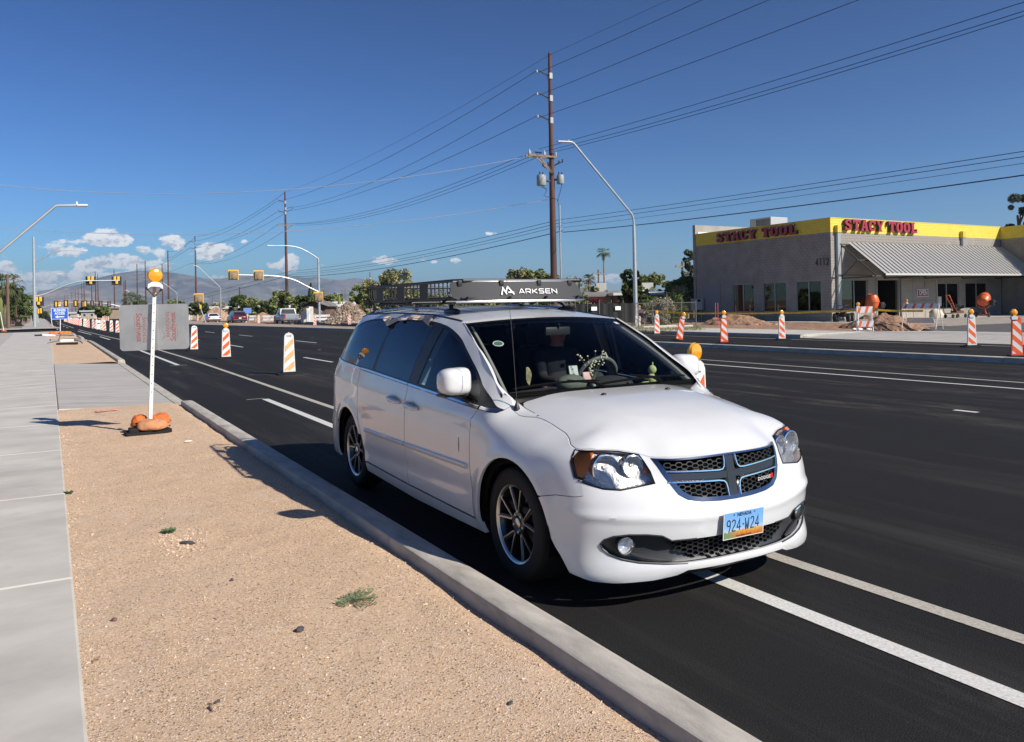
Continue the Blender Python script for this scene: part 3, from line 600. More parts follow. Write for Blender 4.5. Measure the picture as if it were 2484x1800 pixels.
# --- front fascia: both halves
FQ = q_of_s
grl = [(.515,.816),(.484,.77),(.455,.72),(.415,.665),(.385,.625),(.33,.592),(.25,.577),(.12,.568),(0.0,.565)]
vp('bumper_nose',MB(),M_black) if False else None
fogz = [(FQ(.0),.262),(FQ(.36),.262),(FQ(.50),.268),(FQ(.62),.279),(FQ(.70),.296),(FQ(.76),.322),(FQ(.79),.352),(FQ(.797),.378),(FQ(.78),.405),(FQ(.74),.424),(FQ(.67),.433),(FQ(.58),.430),(FQ(.50),.419),(FQ(.447),.388),(FQ(.30),.386),(0,.386)]
def fn_front(side):
    return onside(side)
for side in (1,-1):
    fn = onside(side)
    out = [(0,.222),(FQ(.36),.222),(FQ(.42),.198),(FQ(.55),.182),(FQ(.74),.172),(FQ(.83),.176),(q_of_x(.56),.20),(q_of_x(.525),.26)]
    out += X(arc(ARCH_F,R_ARCH,-5 if False else 2,36,8)[1:]) + [(q_of_x(.398),.5995),(q_of_x(.50),.6205),(q_of_x(.62),.6250),(q_of_x(.657),.634),(q_of_x(.642),.715)]
    # under the headlamp, up its inner edge, over to the grille
    out += [(FQ(.885),.716),(FQ(.84),.694),(FQ(.78),.672),(FQ(.70),.664),(FQ(.60),.677),(FQ(.510),.688),(FQ(.526),.75),(FQ(.552),.80),(FQ(.574),zint(FQ(.574))-.003),(FQ(.545),zint(FQ(.545))-.003)]
    out += [(FQ(a),b) for a,b in grl]
    # cut the big lower opening out as part of the outline (it runs to the centre line)
    up_ = out[len(out)-1]
    full = out[:-1]+[(0.0,.565),(0.0,.386)]+fogz[::-1][1:-1]+[(0.0,.262)]
    vp('front_bumper',panel(fn,full,st=.0165,gap=.0),M_white)
    # black lower surround
    surr = [(0,.262)]+fogz[1:-1]+[(0,.386)]
    vp('bumper_insert',panel(fn,surr,holes=[[(FQ(a),b) for a,b in [(.30,.300),(.40,.330),(.425,.376),(.02,.374),(.005,.290)]]] if False else (),st=.03,off=-.045,gap=-.004,flange=0),M_trim)
    # fog lamp bezel scoop ridge
    mb = MB(); mb.tube([fn(FQ(a),b,-.02) for a,b in ((.44,.275),(.52,.285),(.60,.300),(.655,.318))],[.006,.016,.018,.008],10); vp('bumper_vane',mb,M_trim)
    mb = MB(); edge = fogz[1:-1]
    rim_ = [fn(a,b,.002) for a,b in dens(edge,.02,False)]
    mb.tube(rim_,.0045,6); vp('bezel_edge',mb,M_trim)
    # fog lamp
    c = fn(FQ(.68),.366,-.012); nn = nrm(lambda a,b: fn(a,b),FQ(.66),.36); nn = Vector((abs(nn.x),nn.y if nn.x > 0 else -nn.y,0)).normalized(); nn = (nn+Vector((1.2,0,0))).normalized()
    Mx = Matrix.Translation(c) @ nn.to_track_quat('Z','Y').to_matrix().to_4x4()
    mb = MB(); mb.lathe([(.052,-.03),(.053,0),(.049,.004),(.046,.0)],28,Mx); fb = vp('fog_lamp',mb,M_trim)
    mb = MB(); mb.lathe([(.0,-.03),(.02,-.027),(.036,-.016),(.046,.0)],28,Mx); vp('reflector',mb,M_reflector,fb)
    mb = MB(); mb.lathe([(.0,.010),(.02,.008),(.036,.005),(.047,.0)],28,Mx); vp('lens',mb,M_lens,fb)
    # headlamp -------------------------------------------------------
    hl = [(q_of_x(.615),.724),(q_of_x(.648),.719),(FQ(.88),.713),(FQ(.84),.693),(FQ(.78),.671),(FQ(.70),.663),(FQ(.60),.676),(FQ(.511),.688),(FQ(.527),.75),(FQ(.553),.80),(FQ(.575),zint(FQ(.575))-.004)]+[(FQ(a),zint(FQ(a))-.004) for a in (.6,.7,.78,.83)]+[(q_of_x(.60),zint(q_of_x(.60))-.004),(q_of_x(.56),zint(q_of_x(.56))-.004),(q_of_x(.570),.81)]
    h_ = vp('headlamp',panel(fn,hl,off=-.040,flange=0,gap=.0),M_smoke)
    # walls of the lamp well
    L = inset(dens(hl,.02),.002); n = len(L); mbw = MB(); mbw.add([fn(a,b,-.002) for a,b in L]+[fn(a,b,-.041) for a,b in L],[(i,n+i,n+(i+1) % n,(i+1) % n) for i in range(n)]); vp('well',mbw,M_smoke,h_)
    mbr = MB(); mbr.tube([fn(a,b,.0005) for a,b in L+[L[0]]],.0035,6,caps=False); vp('gasket',mbr,M_black,h_)
    for (ss,zz,r) in ((.775,.768,.082),(.622,.775,.064)):
        c = fn(FQ(ss),zz,-.022); ax_ = Vector((1,-.16*side,0)).normalized(); Mx = Matrix.Translation(c) @ ax_.to_track_quat('Z','Y').to_matrix().to_4x4()
        mb = MB(); mb.lathe([(r*1.0,-.03),(r*1.0,.012),(r*.93,.014),(r*.90,.0)],32,Mx); vp('lamp_ring',mb,M_chrome,h_)
        mb = MB(); mb.lathe([(.012,-.06),(r*.45,-.05),(r*.75,-.03),(r*.91,.002)],32,Mx); vp('reflector',mb,M_reflector,h_)
        mb = MB(); mb.ball(Mx @ Vector((0,0,-.03)),.016,12,8); mb.lathe([(.017,-.05),(.017,-.028)],14,Mx); vp('bulb',mb,M_chrome,h_)
    c = fn(FQ(.545),.745,-.034); mb = MB(); mb.ball(c,.018,12,8); vp('marker_bulb',mb,mat('marker_orange',(.5,.17,.08),.3),h_)
    am = [(q_of_x(.614),.730),(q_of_x(.650),.724),(FQ(.868),.725),(FQ(.852),.76),(FQ(.845),.79),(FQ(.835),zint(FQ(.835))-.008),(q_of_x(.60),zint(q_of_x(.60))-.008),(q_of_x(.565),zint(q_of_x(.565))-.008),(q_of_x(.575),.81)]
    vp('turn_lens',panel(fn,am,off=-.016,flange=.02,gap=.002),M_amber,h_)
    vp('lens',panel(fn,hl,off=-.001,flange=0,gap=.001),M_lens,h_)

# --- grille
gfull = [(a,b) for a,b in grl]
def gfn(off):
    def f(s,z,o=0.0):
        sd_ = 1 if s >= 0 else -1
        return surf(FQ(abs(s)),z,off+o,sd_)
    return f
topz = lambda s: zint(FQ(abs(s)))-.008
gout = [(s,z) for s,z in [(-a,b) for a,b in grl]]+[(a,b) for a,b in grl[::-1][1:]]+[(s,topz(s)) for s in (.40,.3,.2,.1,0,-.1,-.2,-.3,-.40)]
gout_in = inset(dens(gout,.02),.030)
mb = panel(gfn(0),gout,holes=[[(s*.925,.705+(z-.705)*.86+ .004) for s,z in gout]],st=.03,gap=.001,flange=.03,off=.004)
gs = vp('grille_surround',mb,mat('dark_chrome',(.24,.25,.28),.14,metal=1))
vp('grille_back',panel(gfn(0),gout,st=.06,gap=-.003,flange=0,off=-.07),M_black)
def bar(path,w,off,ht,mater,nm,par=None,bev=.3):
    """raised bar following the grille surface; path (s,z); w width"""
    mb = MB(); P_ = dens(path,.015,False); f = gfn(0); vs = []
    for i,p in enumerate(P_):
        a = np.array(P_[max(0,i-1)]); b = np.array(P_[min(len(P_)-1,i+1)]); d = (b-a)/np.linalg.norm(b-a); n_ = np.array((-d[1],d[0]))
        ww = w(i/(len(P_)-1)) if callable(w) else w
        for (t,o) in ((-.5,-ht),(-.5,-.3*ht),(-.5+bev*.5,0),(.5-bev*.5,0),(.5,-.3*ht),(.5,-ht)):
            q = np.array(p)+n_*t*ww; vs.append(f(q[0],q[1],off+o))
    k = 6; fs = [(i*k+j,i*k+j+1,(i+1)*k+j+1,(i+1)*k+j) for i in range(len(P_)-1) for j in range(k-1)]
    c0 = Vector(vs[0]); nn = (Vector(vs[2*k+3])-Vector(vs[3])).cross(Vector(vs[4])-Vector(vs[2]))
    if nn.x < 0: fs = [q[::-1] for q in fs]
    mb.add(vs,fs); return vp(nm,mb,mater,par)
M_xhair = mat('grille_grey_centre',(.055,.058,.065),.25,metal=.6)
hz_ = lambda s: .700+.030*0+ .012*(1-(abs(s)/.44))
bar([(-.438,.718),(-.25,.709),(-.06,.700),(.06,.700),(.25,.709),(.438,.718)],.052,-.006,.04,M_xhair,'grille_crossbar',gs)
bar([(0,.806),(0,.72),(0,.572)],lambda t: .085-.0*t,-.004,.04,M_xhair,'grille_crossbar',gs)
for sg in (-1,1):
    for (zo,zc_,bend) in ((.028,.804,1),(-.028,.572,-1)):
        # chrome edge of the cross: along the horizontal bar then turning along the vertical one
        p = [(sg*.44,.718+zo)]+[(sg*a,.700+zo+.018*((a-.06)/.38)) for a in (.3,.18,.10)]+[(sg*.066,.700+zo+bend*.004),(sg*.052,.700+zo+bend*.018),(sg*.046,.700+zo+bend*.045),(sg*.044,zc_)]
        bar(p,.013,.004,.03,M_chrome,'grille_edge',gs,.5)
def hexmesh(inside,x0,x1,z0,z1_,cw,ch,off,nm,par,w=.0045,fno=None):
    """honeycomb lattice of thin bars over the surface"""
    mb = MB(); f = fno or gfn(0); seen = set()
    dx,dz = cw*.75,ch
    ni = int((x1-x0)/dx)+2; nj = int((z1_-z0)/dz)+2
    for i in range(ni):
        for j in range(nj):
            cx,cz = x0+i*dx,z0+j*dz+(dz/2 if i % 2 else 0)
            if not inside((cx,cz)): continue
            hv = [(cx+cw/2*math.cos(PI/3*k),cz+ch/1.732*math.sin(PI/3*k)) for k in range(6)]
            for k in range(6):
                a,b = hv[k],hv[(k+1) % 6]; key = (round((a[0]+b[0])*500),round((a[1]+b[1])*500))
                if key in seen: continue
                seen.add(key); d = np.array(b)-np.array(a); d /= np.linalg.norm(d); n_ = np.array((-d[1],d[0]))*w/2
                q = [np.array(a)-n_,np.array(b)-n_,np.array(b)+n_,np.array(a)+n_]
                vs = [f(c[0],c[1],off) for c in q]+[f(c[0],c[1],off-.014) for c in q]
                mb.add(vs,[(0,1,2,3),(0,4,5,1),(1,5,6,2),(2,6,7,3),(3,7,4,0)])
    return vp(nm,mb,M_plast,par,smooth=False,kind='stuff')
gi = gout_in
hexmesh(lambda p: inpoly(p,gi) and abs(p[0]) > .062 and abs(p[1]-(.70+.018*abs(p[0])/.4)) > .040,-.46,.46,.575,.83,.047,.0235,-.012,'grille_mesh',gs)
itk = [(-.455,.385),(-.40,.33),(-.33,.296),(-.15,.282),(.15,.282),(.33,.296),(.40,.33),(.455,.385)]
hexmesh(lambda p: inpoly(p,itk),-.45,.45,.285,.385,.047,.0235,-.022,'intake_mesh',None)
vp('intake_back',panel(gfn(0),[(-.46,.39),(-.33,.275),(.33,.275),(.46,.39)],st=.06,flange=0,off=-.038),M_black)
# badge on the grille
me = text_mesh('DODGE',.026,mat('badge_silver',(.62,.62,.62),.35,metal=.2),.003,xs=1.25,bold=.0006)
b_ = link('badge',me,gs); P0 = surf(FQ(.25),.648,.0,-1); tx = (surf(FQ(.29),.650,0,-1)-surf(FQ(.21),.646,0,-1)).normalized()
Mb = frame(P0+Vector((.012,0,0)),tx,(0,0,1)); b_.matrix_local = Mb
mb = MB(); mb.box(Mb @ Vector((.066,.001,0)),(.004,.012,.026)); mb.box(Mb @ Vector((.076,.001,0)),(.004,.012,.026)); vp('badge_stripe',mb,mat('badge_red',(.6,.02,.02),.3),gs)
# under-bumper air dam
mb = MB(); a_ = [surf(FQ(s) ,.225,-.03,1) for s in (0,)]
pts = [(-.42+.84*i/24) for i in range(25)]
mb.add([gfn(0)(s,.23,-.02) for s in pts]+[gfn(0)(s,.165,-.06) for s in pts],[(i,25+i,26+i,i+1) for i in range(24)]); vp('air_dam',mb,M_plast)
# plate
pc = Vector((.978,0,.437))
mb = MB(); mb.bbox((0,0,0),(.3048,.1524,.003),.001); 
plate = vp('licence_plate',MB().prism([(x,y) for (x,y,a) in [(0,-.0762,0),(.3048,-.0762,0),(.3048,.0762,0),(0,.0762,0)]],.002),mat('plate_white_rim',(.75,.74,.70),.4),smooth=False)
plate.matrix_local = frame(pc,(0,1,0),(.08,0,1)) @ T(-.1524,0,0)
# printed ground of the plate: sky blue fading into orange hills
m = bpy.data.materials.new('plate_print'); m.use_nodes = True; nt,ln = m.node_tree.nodes,m.node_tree.links; bb = nt['Principled BSDF']; bb.inputs['Roughness'].default_value = .35
t = nt.new('ShaderNodeTexCoord'); s2 = nt.new('ShaderNodeSeparateXYZ'); ln.new(t.outputs['Object'],s2.inputs[0])
no = nt.new('ShaderNodeTexNoise'); no.inputs['Scale'].default_value = 38; no.inputs['Detail'].default_value = 3; ln.new(t.outputs['Object'],no.inputs['Vector'])
a1 = nt.new('ShaderNodeMath'); a1.operation = 'MULTIPLY_ADD'; ln.new(no.outputs[0],a1.inputs[0]); a1.inputs[1].default_value = .045; ln.new(s2.outputs[1],a1.inputs[2])
r = nt.new('ShaderNodeValToRGB'); ln.new(a1.outputs[0],r.inputs[0]); 
mr_ = nt.new('ShaderNodeMapRange'); mr_.inputs[1].default_value = -.05; mr_.inputs[2].default_value = .09; ln.new(a1.outputs[0],mr_.inputs[0]); ln.new(mr_.outputs[0],r.inputs[0])
e = r.color_ramp.elements; e[0].position = .0; e[0].color = (.45,.10,.02,1); e[1].position = 1; e[1].color = (.16,.38,.72,1)
for p_,c_ in ((.16,(.55,.22,.03,1)),(.27,(.62,.35,.10,1)),(.30,(.45,.55,.66,1)),(.42,(.22,.45,.75,1))):
    q = e.new(p_); q.color = c_
sg_ = nt.new('ShaderNodeMix'); sg_.data_type = 'RGBA'; mm = nt.new('ShaderNodeMapRange'); mm.inputs[1].default_value = -.12; mm.inputs[2].default_value = -.03; mm.inputs[3].default_value = 1; mm.inputs[4].default_value = 0; ln.new(s2.outputs[0],mm.inputs[0])
lw = nt.new('ShaderNodeMath'); lw.operation = 'LESS_THAN'; ln.new(a1.outputs[0],lw.inputs[0]); lw.inputs[1].default_value = -.012
ml = nt.new('ShaderNodeMath'); ml.operation = 'MULTIPLY'; ln.new(mm.outputs[0],ml.inputs[0]); ln.new(lw.outputs[0],ml.inputs[1])
ln.new(ml.outputs[0],sg_.inputs[0]); ln.new(r.outputs[0],sg_.inputs[6]); sg_.inputs[7].default_value = (.16,.26,.12,1); ln.new(sg_.outputs[2],bb.inputs['Base Color'])
pf = vp('plate_face',MB().prism([(-.1475,-.0715),(.1475,-.0715),(.1475,.0715),(-.1475,.0715)],.0006),m,plate,smooth=False); pf.location = (.1524-.1524+.1524,0,.0022)
pf.location = (.1524,0,.0022)
M_ink = mat('plate_ink',(.02,.025,.06),.4)
Dg = {'9': [[(.8,.62),(.62,.5),(.3,.5),(.12,.65),(.12,.85),(.3,1),(.62,1),(.8,.85),(.8,.62),(.78,.35),(.6,.0),(.45,0)]],
      '2': [[(.1,.8),(.2,.95),(.45,1),(.7,.95),(.8,.78),(.7,.55),(.12,.08),(.12,0),(.85,0)]],
      '4': [[(.62,0),(.62,1),(.08,.32),(.08,.27),(.9,.27)]],
      'W': [[(.05,1),(.15,.1),(.18,0),(.28,0),(.45,.6),(.62,0),(.72,0),(.75,.1),(.85,1)],]}
mb = MB()
for ch,x0 in (('9',.022),('2',.060),('4',.098),('W',.160),('2',.200),('4',.238)):
    stroke_text(mb,[[(x0+u*.033,-.032+v*.062) for u,v in st] for st in Dg[ch]],.0068,T(0,0,.0028),.0006)
mb.box((.146,-.002,.003),(.008,.008,.0008)); mb.prism([(.141,.003),(.147,-.009),(.151,.003)],.001,T(0,0,.0028))
vp('plate_number',mb,M_ink,plate,smooth=False)
t1 = link('plate_lettering',text_mesh('NEVADA',.026,M_ink,.0006,bold=.0011,space=1.05),plate); t1.location = (.1524,.055,.0031)
t2 = link('plate_lettering',text_mesh('Home Means Nevada',.0135,mat('plate_small_ink',(.12,.04,.01),.5),.0005,bold=.0004),plate); t2.location = (.1524,-.063,.0031)
for xx in (.075,.230): vp('plate_bolt',MB().lathe([(.0,.004),(.005,.0035),(.006,.002)],10,T(xx,.058,.0008)),M_chrome,plate)

# --- hood
def hfn(x,s,off=0.0): return Vector((x,-s,hoodz(x,s)+off))
hood_r = []
for q_ in [FQ(a) for a in (0,.1,.2,.3,.4,.46,.52,.58,.64,.70,.76,.82)]+[q_of_x(x) for x in (.60,.56,.50,.44,.366,.28,.2,.1,.05,.02)]:
    w_ = surf(q_,zint(q_)); hood_r.append((w_.x,-w_.y-.0008))
hood_r += [(-.05,.7365),(-.1,.735),(-.16,.732),(-.21,.722),(-.25,.70),(-.262,.65),(-.25,.55),(-.22,.35),(-.195,.15),(-.19,0)]
ho = hood_r+[(x,-s) for x,s in hood_r[::-1][1:-1]]
vp('bonnet',panel(hfn,ho,st=.035,gap=.0022,flange=.02),M_white)
mb = MB(); f = lambda x,s,o=0: hfn(x,s,o)
vp('engine_bay',panel(hfn,[(.80,-.40),(.80,.40),(.60,.66),(.1,.70),(-.3,.68),(-.3,-.68),(.1,-.70),(.60,-.66)],st=.15,flange=0,off=-.06),M_black)
for sg in (-1,1):
    mb = MB(); c = hfn(.033,.263*sg,.004); mb.ball(c,(.016,.020,.010),10,6); vp('washer_nozzle',mb,M_plast)
# --- windscreen, cowl, roof
def wbase(a): return Vector((-.205-.085*a*a,-.832*a,1.092-.010*a*a))
def wtop(a): return Vector((-1.035-.085*a*a,-.686*a,1.578-.032*a*a))
def wfn(a,b,off=0.0):
    p = wbase(a).lerp(wtop(a),b); n_ = Vector((.50,0,.86)); n_ = (n_+Vector((.25,-.35*a,0))*.6).normalized()
    return p+n_*(.030*4*b*(1-b)*(1-.3*a*a)+off)
n = 30
vp('windscreen',MB().grid(lambda u,v: wfn(.985-1.97*u,.015+.97*v),n,16),M_wind)
# black border band behind the windscreen edge
mb = MB()
mb.grid(lambda u,v: wfn(-1+2*u,.00+.045*v,-.004),n,2); mb.grid(lambda u,v: wfn(-1+2*u,.965+.035*v,-.004),n,2)
for sg in (-1,1): mb.grid(lambda u,v: wfn(sg*(.962+.038*u),v,-.004),2,12)
vp('windscreen_seal',mb,M_black)
# dark shade band at the top of the glass
vp('shade_band',MB().grid(lambda u,v: wfn(.98-1.96*u,.86+.12*v,-.002),n,3),glass_mat('shade_tint',(.35,.42,.52),1.03))
# A pillar faces between windscreen edge and flank surround
for side in (1,-1):
    mb = MB(); k = 24; vs = []
    for i in range(k+1):
        t_ = i/k; p0 = wfn(1.0*side,t_,.004); xz = [(-.20,1.040),(-.235,1.078),(-.33,1.136),(-.45,1.210),(-.58,1.285),(-.70,1.352),(-.82,1.414),(-.92,1.462),(-1.02,1.508),(-1.12,1.552)]
        xx = p0.x; zz = float(np.interp(-xx,[-p[0] for p in xz],[p[1] for p in xz])) if xx < -.235 else 1.075
        p1 = surf(q_of_x(xx),zz,.0,side); pm = (p0+p1)/2+Vector((.004,-.006*side,.008))
        vs += [p0,pm,p1]
    fs = [(i*3+j,(i+1)*3+j,(i+1)*3+j+1,i*3+j+1) for i in range(k) for j in range(2)]
    mb.add(vs,fs if side == -1 else [f_[::-1] for f_ in fs]); vp('windscreen_pillar',mb,M_white)
    mb = MB(); mb.tube([wfn(1.0*side,i/16,.004) for i in range(17)],.006,6); vp('pillar_seal',mb,M_black)
for side in (1,-1):
    A_ = [surf(q_of_x(x),z,0,side) for x,z in ((.02,zint(q_of_x(.02))-.001),(-.05,.984),(-.1,.988),(-.16,1.008),(-.2,1.039),(-.215,1.057),(-.235,1.078),(-.262,1.095),(-.29,1.111))]
    B_ = [Vector((x,-y*side,hoodz(x,y)-.001)) for x,y in ((.02,.7385),(-.05,.7375),(-.1,.736),(-.16,.733),(-.20,.727))]+[Vector((-.262,-.722*side,1.040)),Vector((-.277,-.755*side,1.058)),Vector((-.284,-.79*side,1.072)),wfn(side,0,.004)]
    mb = MB(); k = len(A_); vs = []
    for a,b in zip(A_,B_):
        for t_ in (0,.33,.66,1): vs.append(a.lerp(b,t_)+Vector((0,0,.010*math.sin(PI*t_))))
    fs = [(i*4+j,i*4+j+1,(i+1)*4+j+1,(i+1)*4+j) for i in range(k-1) for j in range(3)]
    mb.add(vs,fs if side == -1 else [f_[::-1] for f_ in fs]); vp('fender_shoulder',mb,M_white,angle=None)
# cowl with wiper well
mb = MB(); mb.grid(lambda u,v: (lambda a: Vector((-.19-.085*a*a,-.80*a,hoodz(-.19,.70*a)-.012)).lerp(wbase(a)+Vector((-.02,0,-.004)),v))(-1+2*u),30,4)
mb.grid(lambda u,v: (lambda a: Vector((-.16-.085*a*a,-.77*a,hoodz(-.19,.70*a)-.05)).lerp(Vector((-.21-.09*a*a,-.79*a,hoodz(-.19,.70*a)-.012)),v))(-1+2*u),30,1)
vp('cowl',mb,M_plast)
for (a0,b0,am_,bm_,a1,b1) in ((-.62,.02,-.40,.105,.05,.045),(.04,.02,.30,.095,.82,.035)):
    # arm from its pivot and the long blade lying along the base of the glass
    pv = wfn(-a0,.0,.02); el = wfn(-am_,bm_,.03); tip = wfn(-a1,b1,.02)
w1 = MB(); 
def wiper(pv,el,bl0,bl1):
    mb = MB(); mb.tube([wfn(pv[0],pv[1],.015),wfn(pv[0]*.7+el[0]*.3,pv[1]*.6+el[1]*.4,.035),wfn(el[0],el[1],.035)],[.011,.009,.006],8)
    k = 12; mb.tube([wfn(bl0[0]+(bl1[0]-bl0[0])*i/k,bl0[1]+(bl1[1]-bl0[1])*i/k+.012*math.sin(PI*i/k),.022+.006*math.sin(PI*i/k)) for i in range(k+1)],[.004]+[.009]*(k-1)+[.004],6)
    vp('wiper',mb,M_black)
wiper((.10,.015),(.42,.085),(.90,.055),(.12,.075)); wiper((-.52,.03),(-.20,.095),(.16,.035),(-.86,.065))
def roofz(x,s):
    s = abs(s); zc_ = float(pchip([-4.05,-3.9,-3.6,-3.2,-2.6,-2.0,-1.6,-1.3,-1.1,-1.02],[1.50,1.565,1.632,1.668,1.684,1.676,1.655,1.625,1.592,1.575])(x))
    return zc_
def seam(x):
    """roof edge point on the right flank"""
    if x > -1.12: return (wfn(min(1,1),1.0,.004).z,-wfn(1,1.0,.004).y)
    p = surf(q_of_x(x),ZS(x),0,1); return (p.z,-p.y)
def rfn(u,v):
    """u along the roof from the windscreen to the tailgate, v across -1..1"""
    xe = -1.12+(-3.80+1.12)*u
    xc = -1.035+(-3.96+1.035)*u
    if u < .001: p = wfn(v,1.0,.004); return p
    x = xc+(xe-xc)*v*v; ze,se = seam(xe)
    zc_ = roofz(xc,0); t_ = abs(v)
    return Vector((x,-se*v,ze+(zc_-ze)*(1-t_**2.3)))
# roof skin
vp('roof',MB().grid(lambda u,v: rfn(u,-1+2*v),60,36),M_white)
mb = MB()
for side in (1,-1): mb.tube([rfn(.02+.95*i/40,.985*side)+Vector((0,0,.003)) for i in range(41)],.008,6)
vp('drip_moulding',mb,M_trim)
# roof edge behind, down to the tailgate
mb = MB(); mb.grid(lambda u,v: rfn(1.0,-1+2*u).lerp((surf(QMAX-abs(-1+2*u)*.72,1.485,0,1 if u > .5 else -1)),v),24,4); vp('roof_spoiler',mb,M_white)
# roof rails
for side in (1,-1):
    mb = MB(); pts = [rfn(.16+(.93-.16)*i/20,.80*side)+Vector((0,0,.016+.010*math.sin(PI*i/20))) for i in range(21)]
    mb.tube(pts,[.016]*21,8,squash=.7); r1 = vp('roof_rail',mb,M_silver)
    for u in (.20,.88): vp('rail_foot',MB().ball(rfn(u,.80*side)+Vector((0,0,.010)),(.15,.032,.030),14,8),M_plast,r1)
# mirrors
for side in (1,-1):
    m_ = Vector((-.64,-1.005*side,1.168))
    mb = MB(); seg,ring = 22,14; vs = []
    for i in range(ring+1):
        a = PI*i/ring
        for k in range(seg):
            w = 2*PI*k/seg; cx,cy,cz = math.cos(a),math.sin(a)*math.cos(w),math.sin(a)*math.sin(w)
            p = lambda c_,e_: math.copysign(abs(c_)**e_,c_)
            vs.append(m_+Vector((p(cx,.85)*.085-.014*cy*cy,p(cy,.52)*.115*(-side),p(cz,.55)*(.098 if cz > 0 else .088)*(1-.10*cy))))
    mb.add(vs,[(i*seg+k,(i+1)*seg+k,(i+1)*seg+(k+1) % seg,i*seg+(k+1) % seg) for i in range(ring) for k in range(seg)])
    mm_ = vp('door_mirror',mb,M_white,angle=None)
    mb = MB(); mb.bbox(m_+Vector((-.03,.0,-.088)),(.12,.20,.02),.008); mb.tube([m_+Vector((-.03,.06*side,-.08)),m_+Vector((-.02,.14*side,-.115)),m_+Vector((0,.185*side,-.145))],[.03,.032,.04],8,squash=.6)
    vp('mirror_base',mb,M_plast,mm_)
# antenna: base on the right fender, long whip
ab = surf(q_of_x(-.165),1.018,.004,1)+Vector((0,.01,0)); 
mb = MB(); mb.lathe([(.022,-.008),(.020,.008),(.012,.030),(.006,.045),(.0035,.055)],14,Matrix.Translation(ab)); mb.tube([ab+Vector((0,0,.05)),ab+Vector((-.04,-.0,.45)),ab+Vector((-.10,0,.84))],[.0026,.0022,.0016],6)
vp('antenna',mb,mat('antenna_black',(.05,.045,.04),.4,metal=.5))
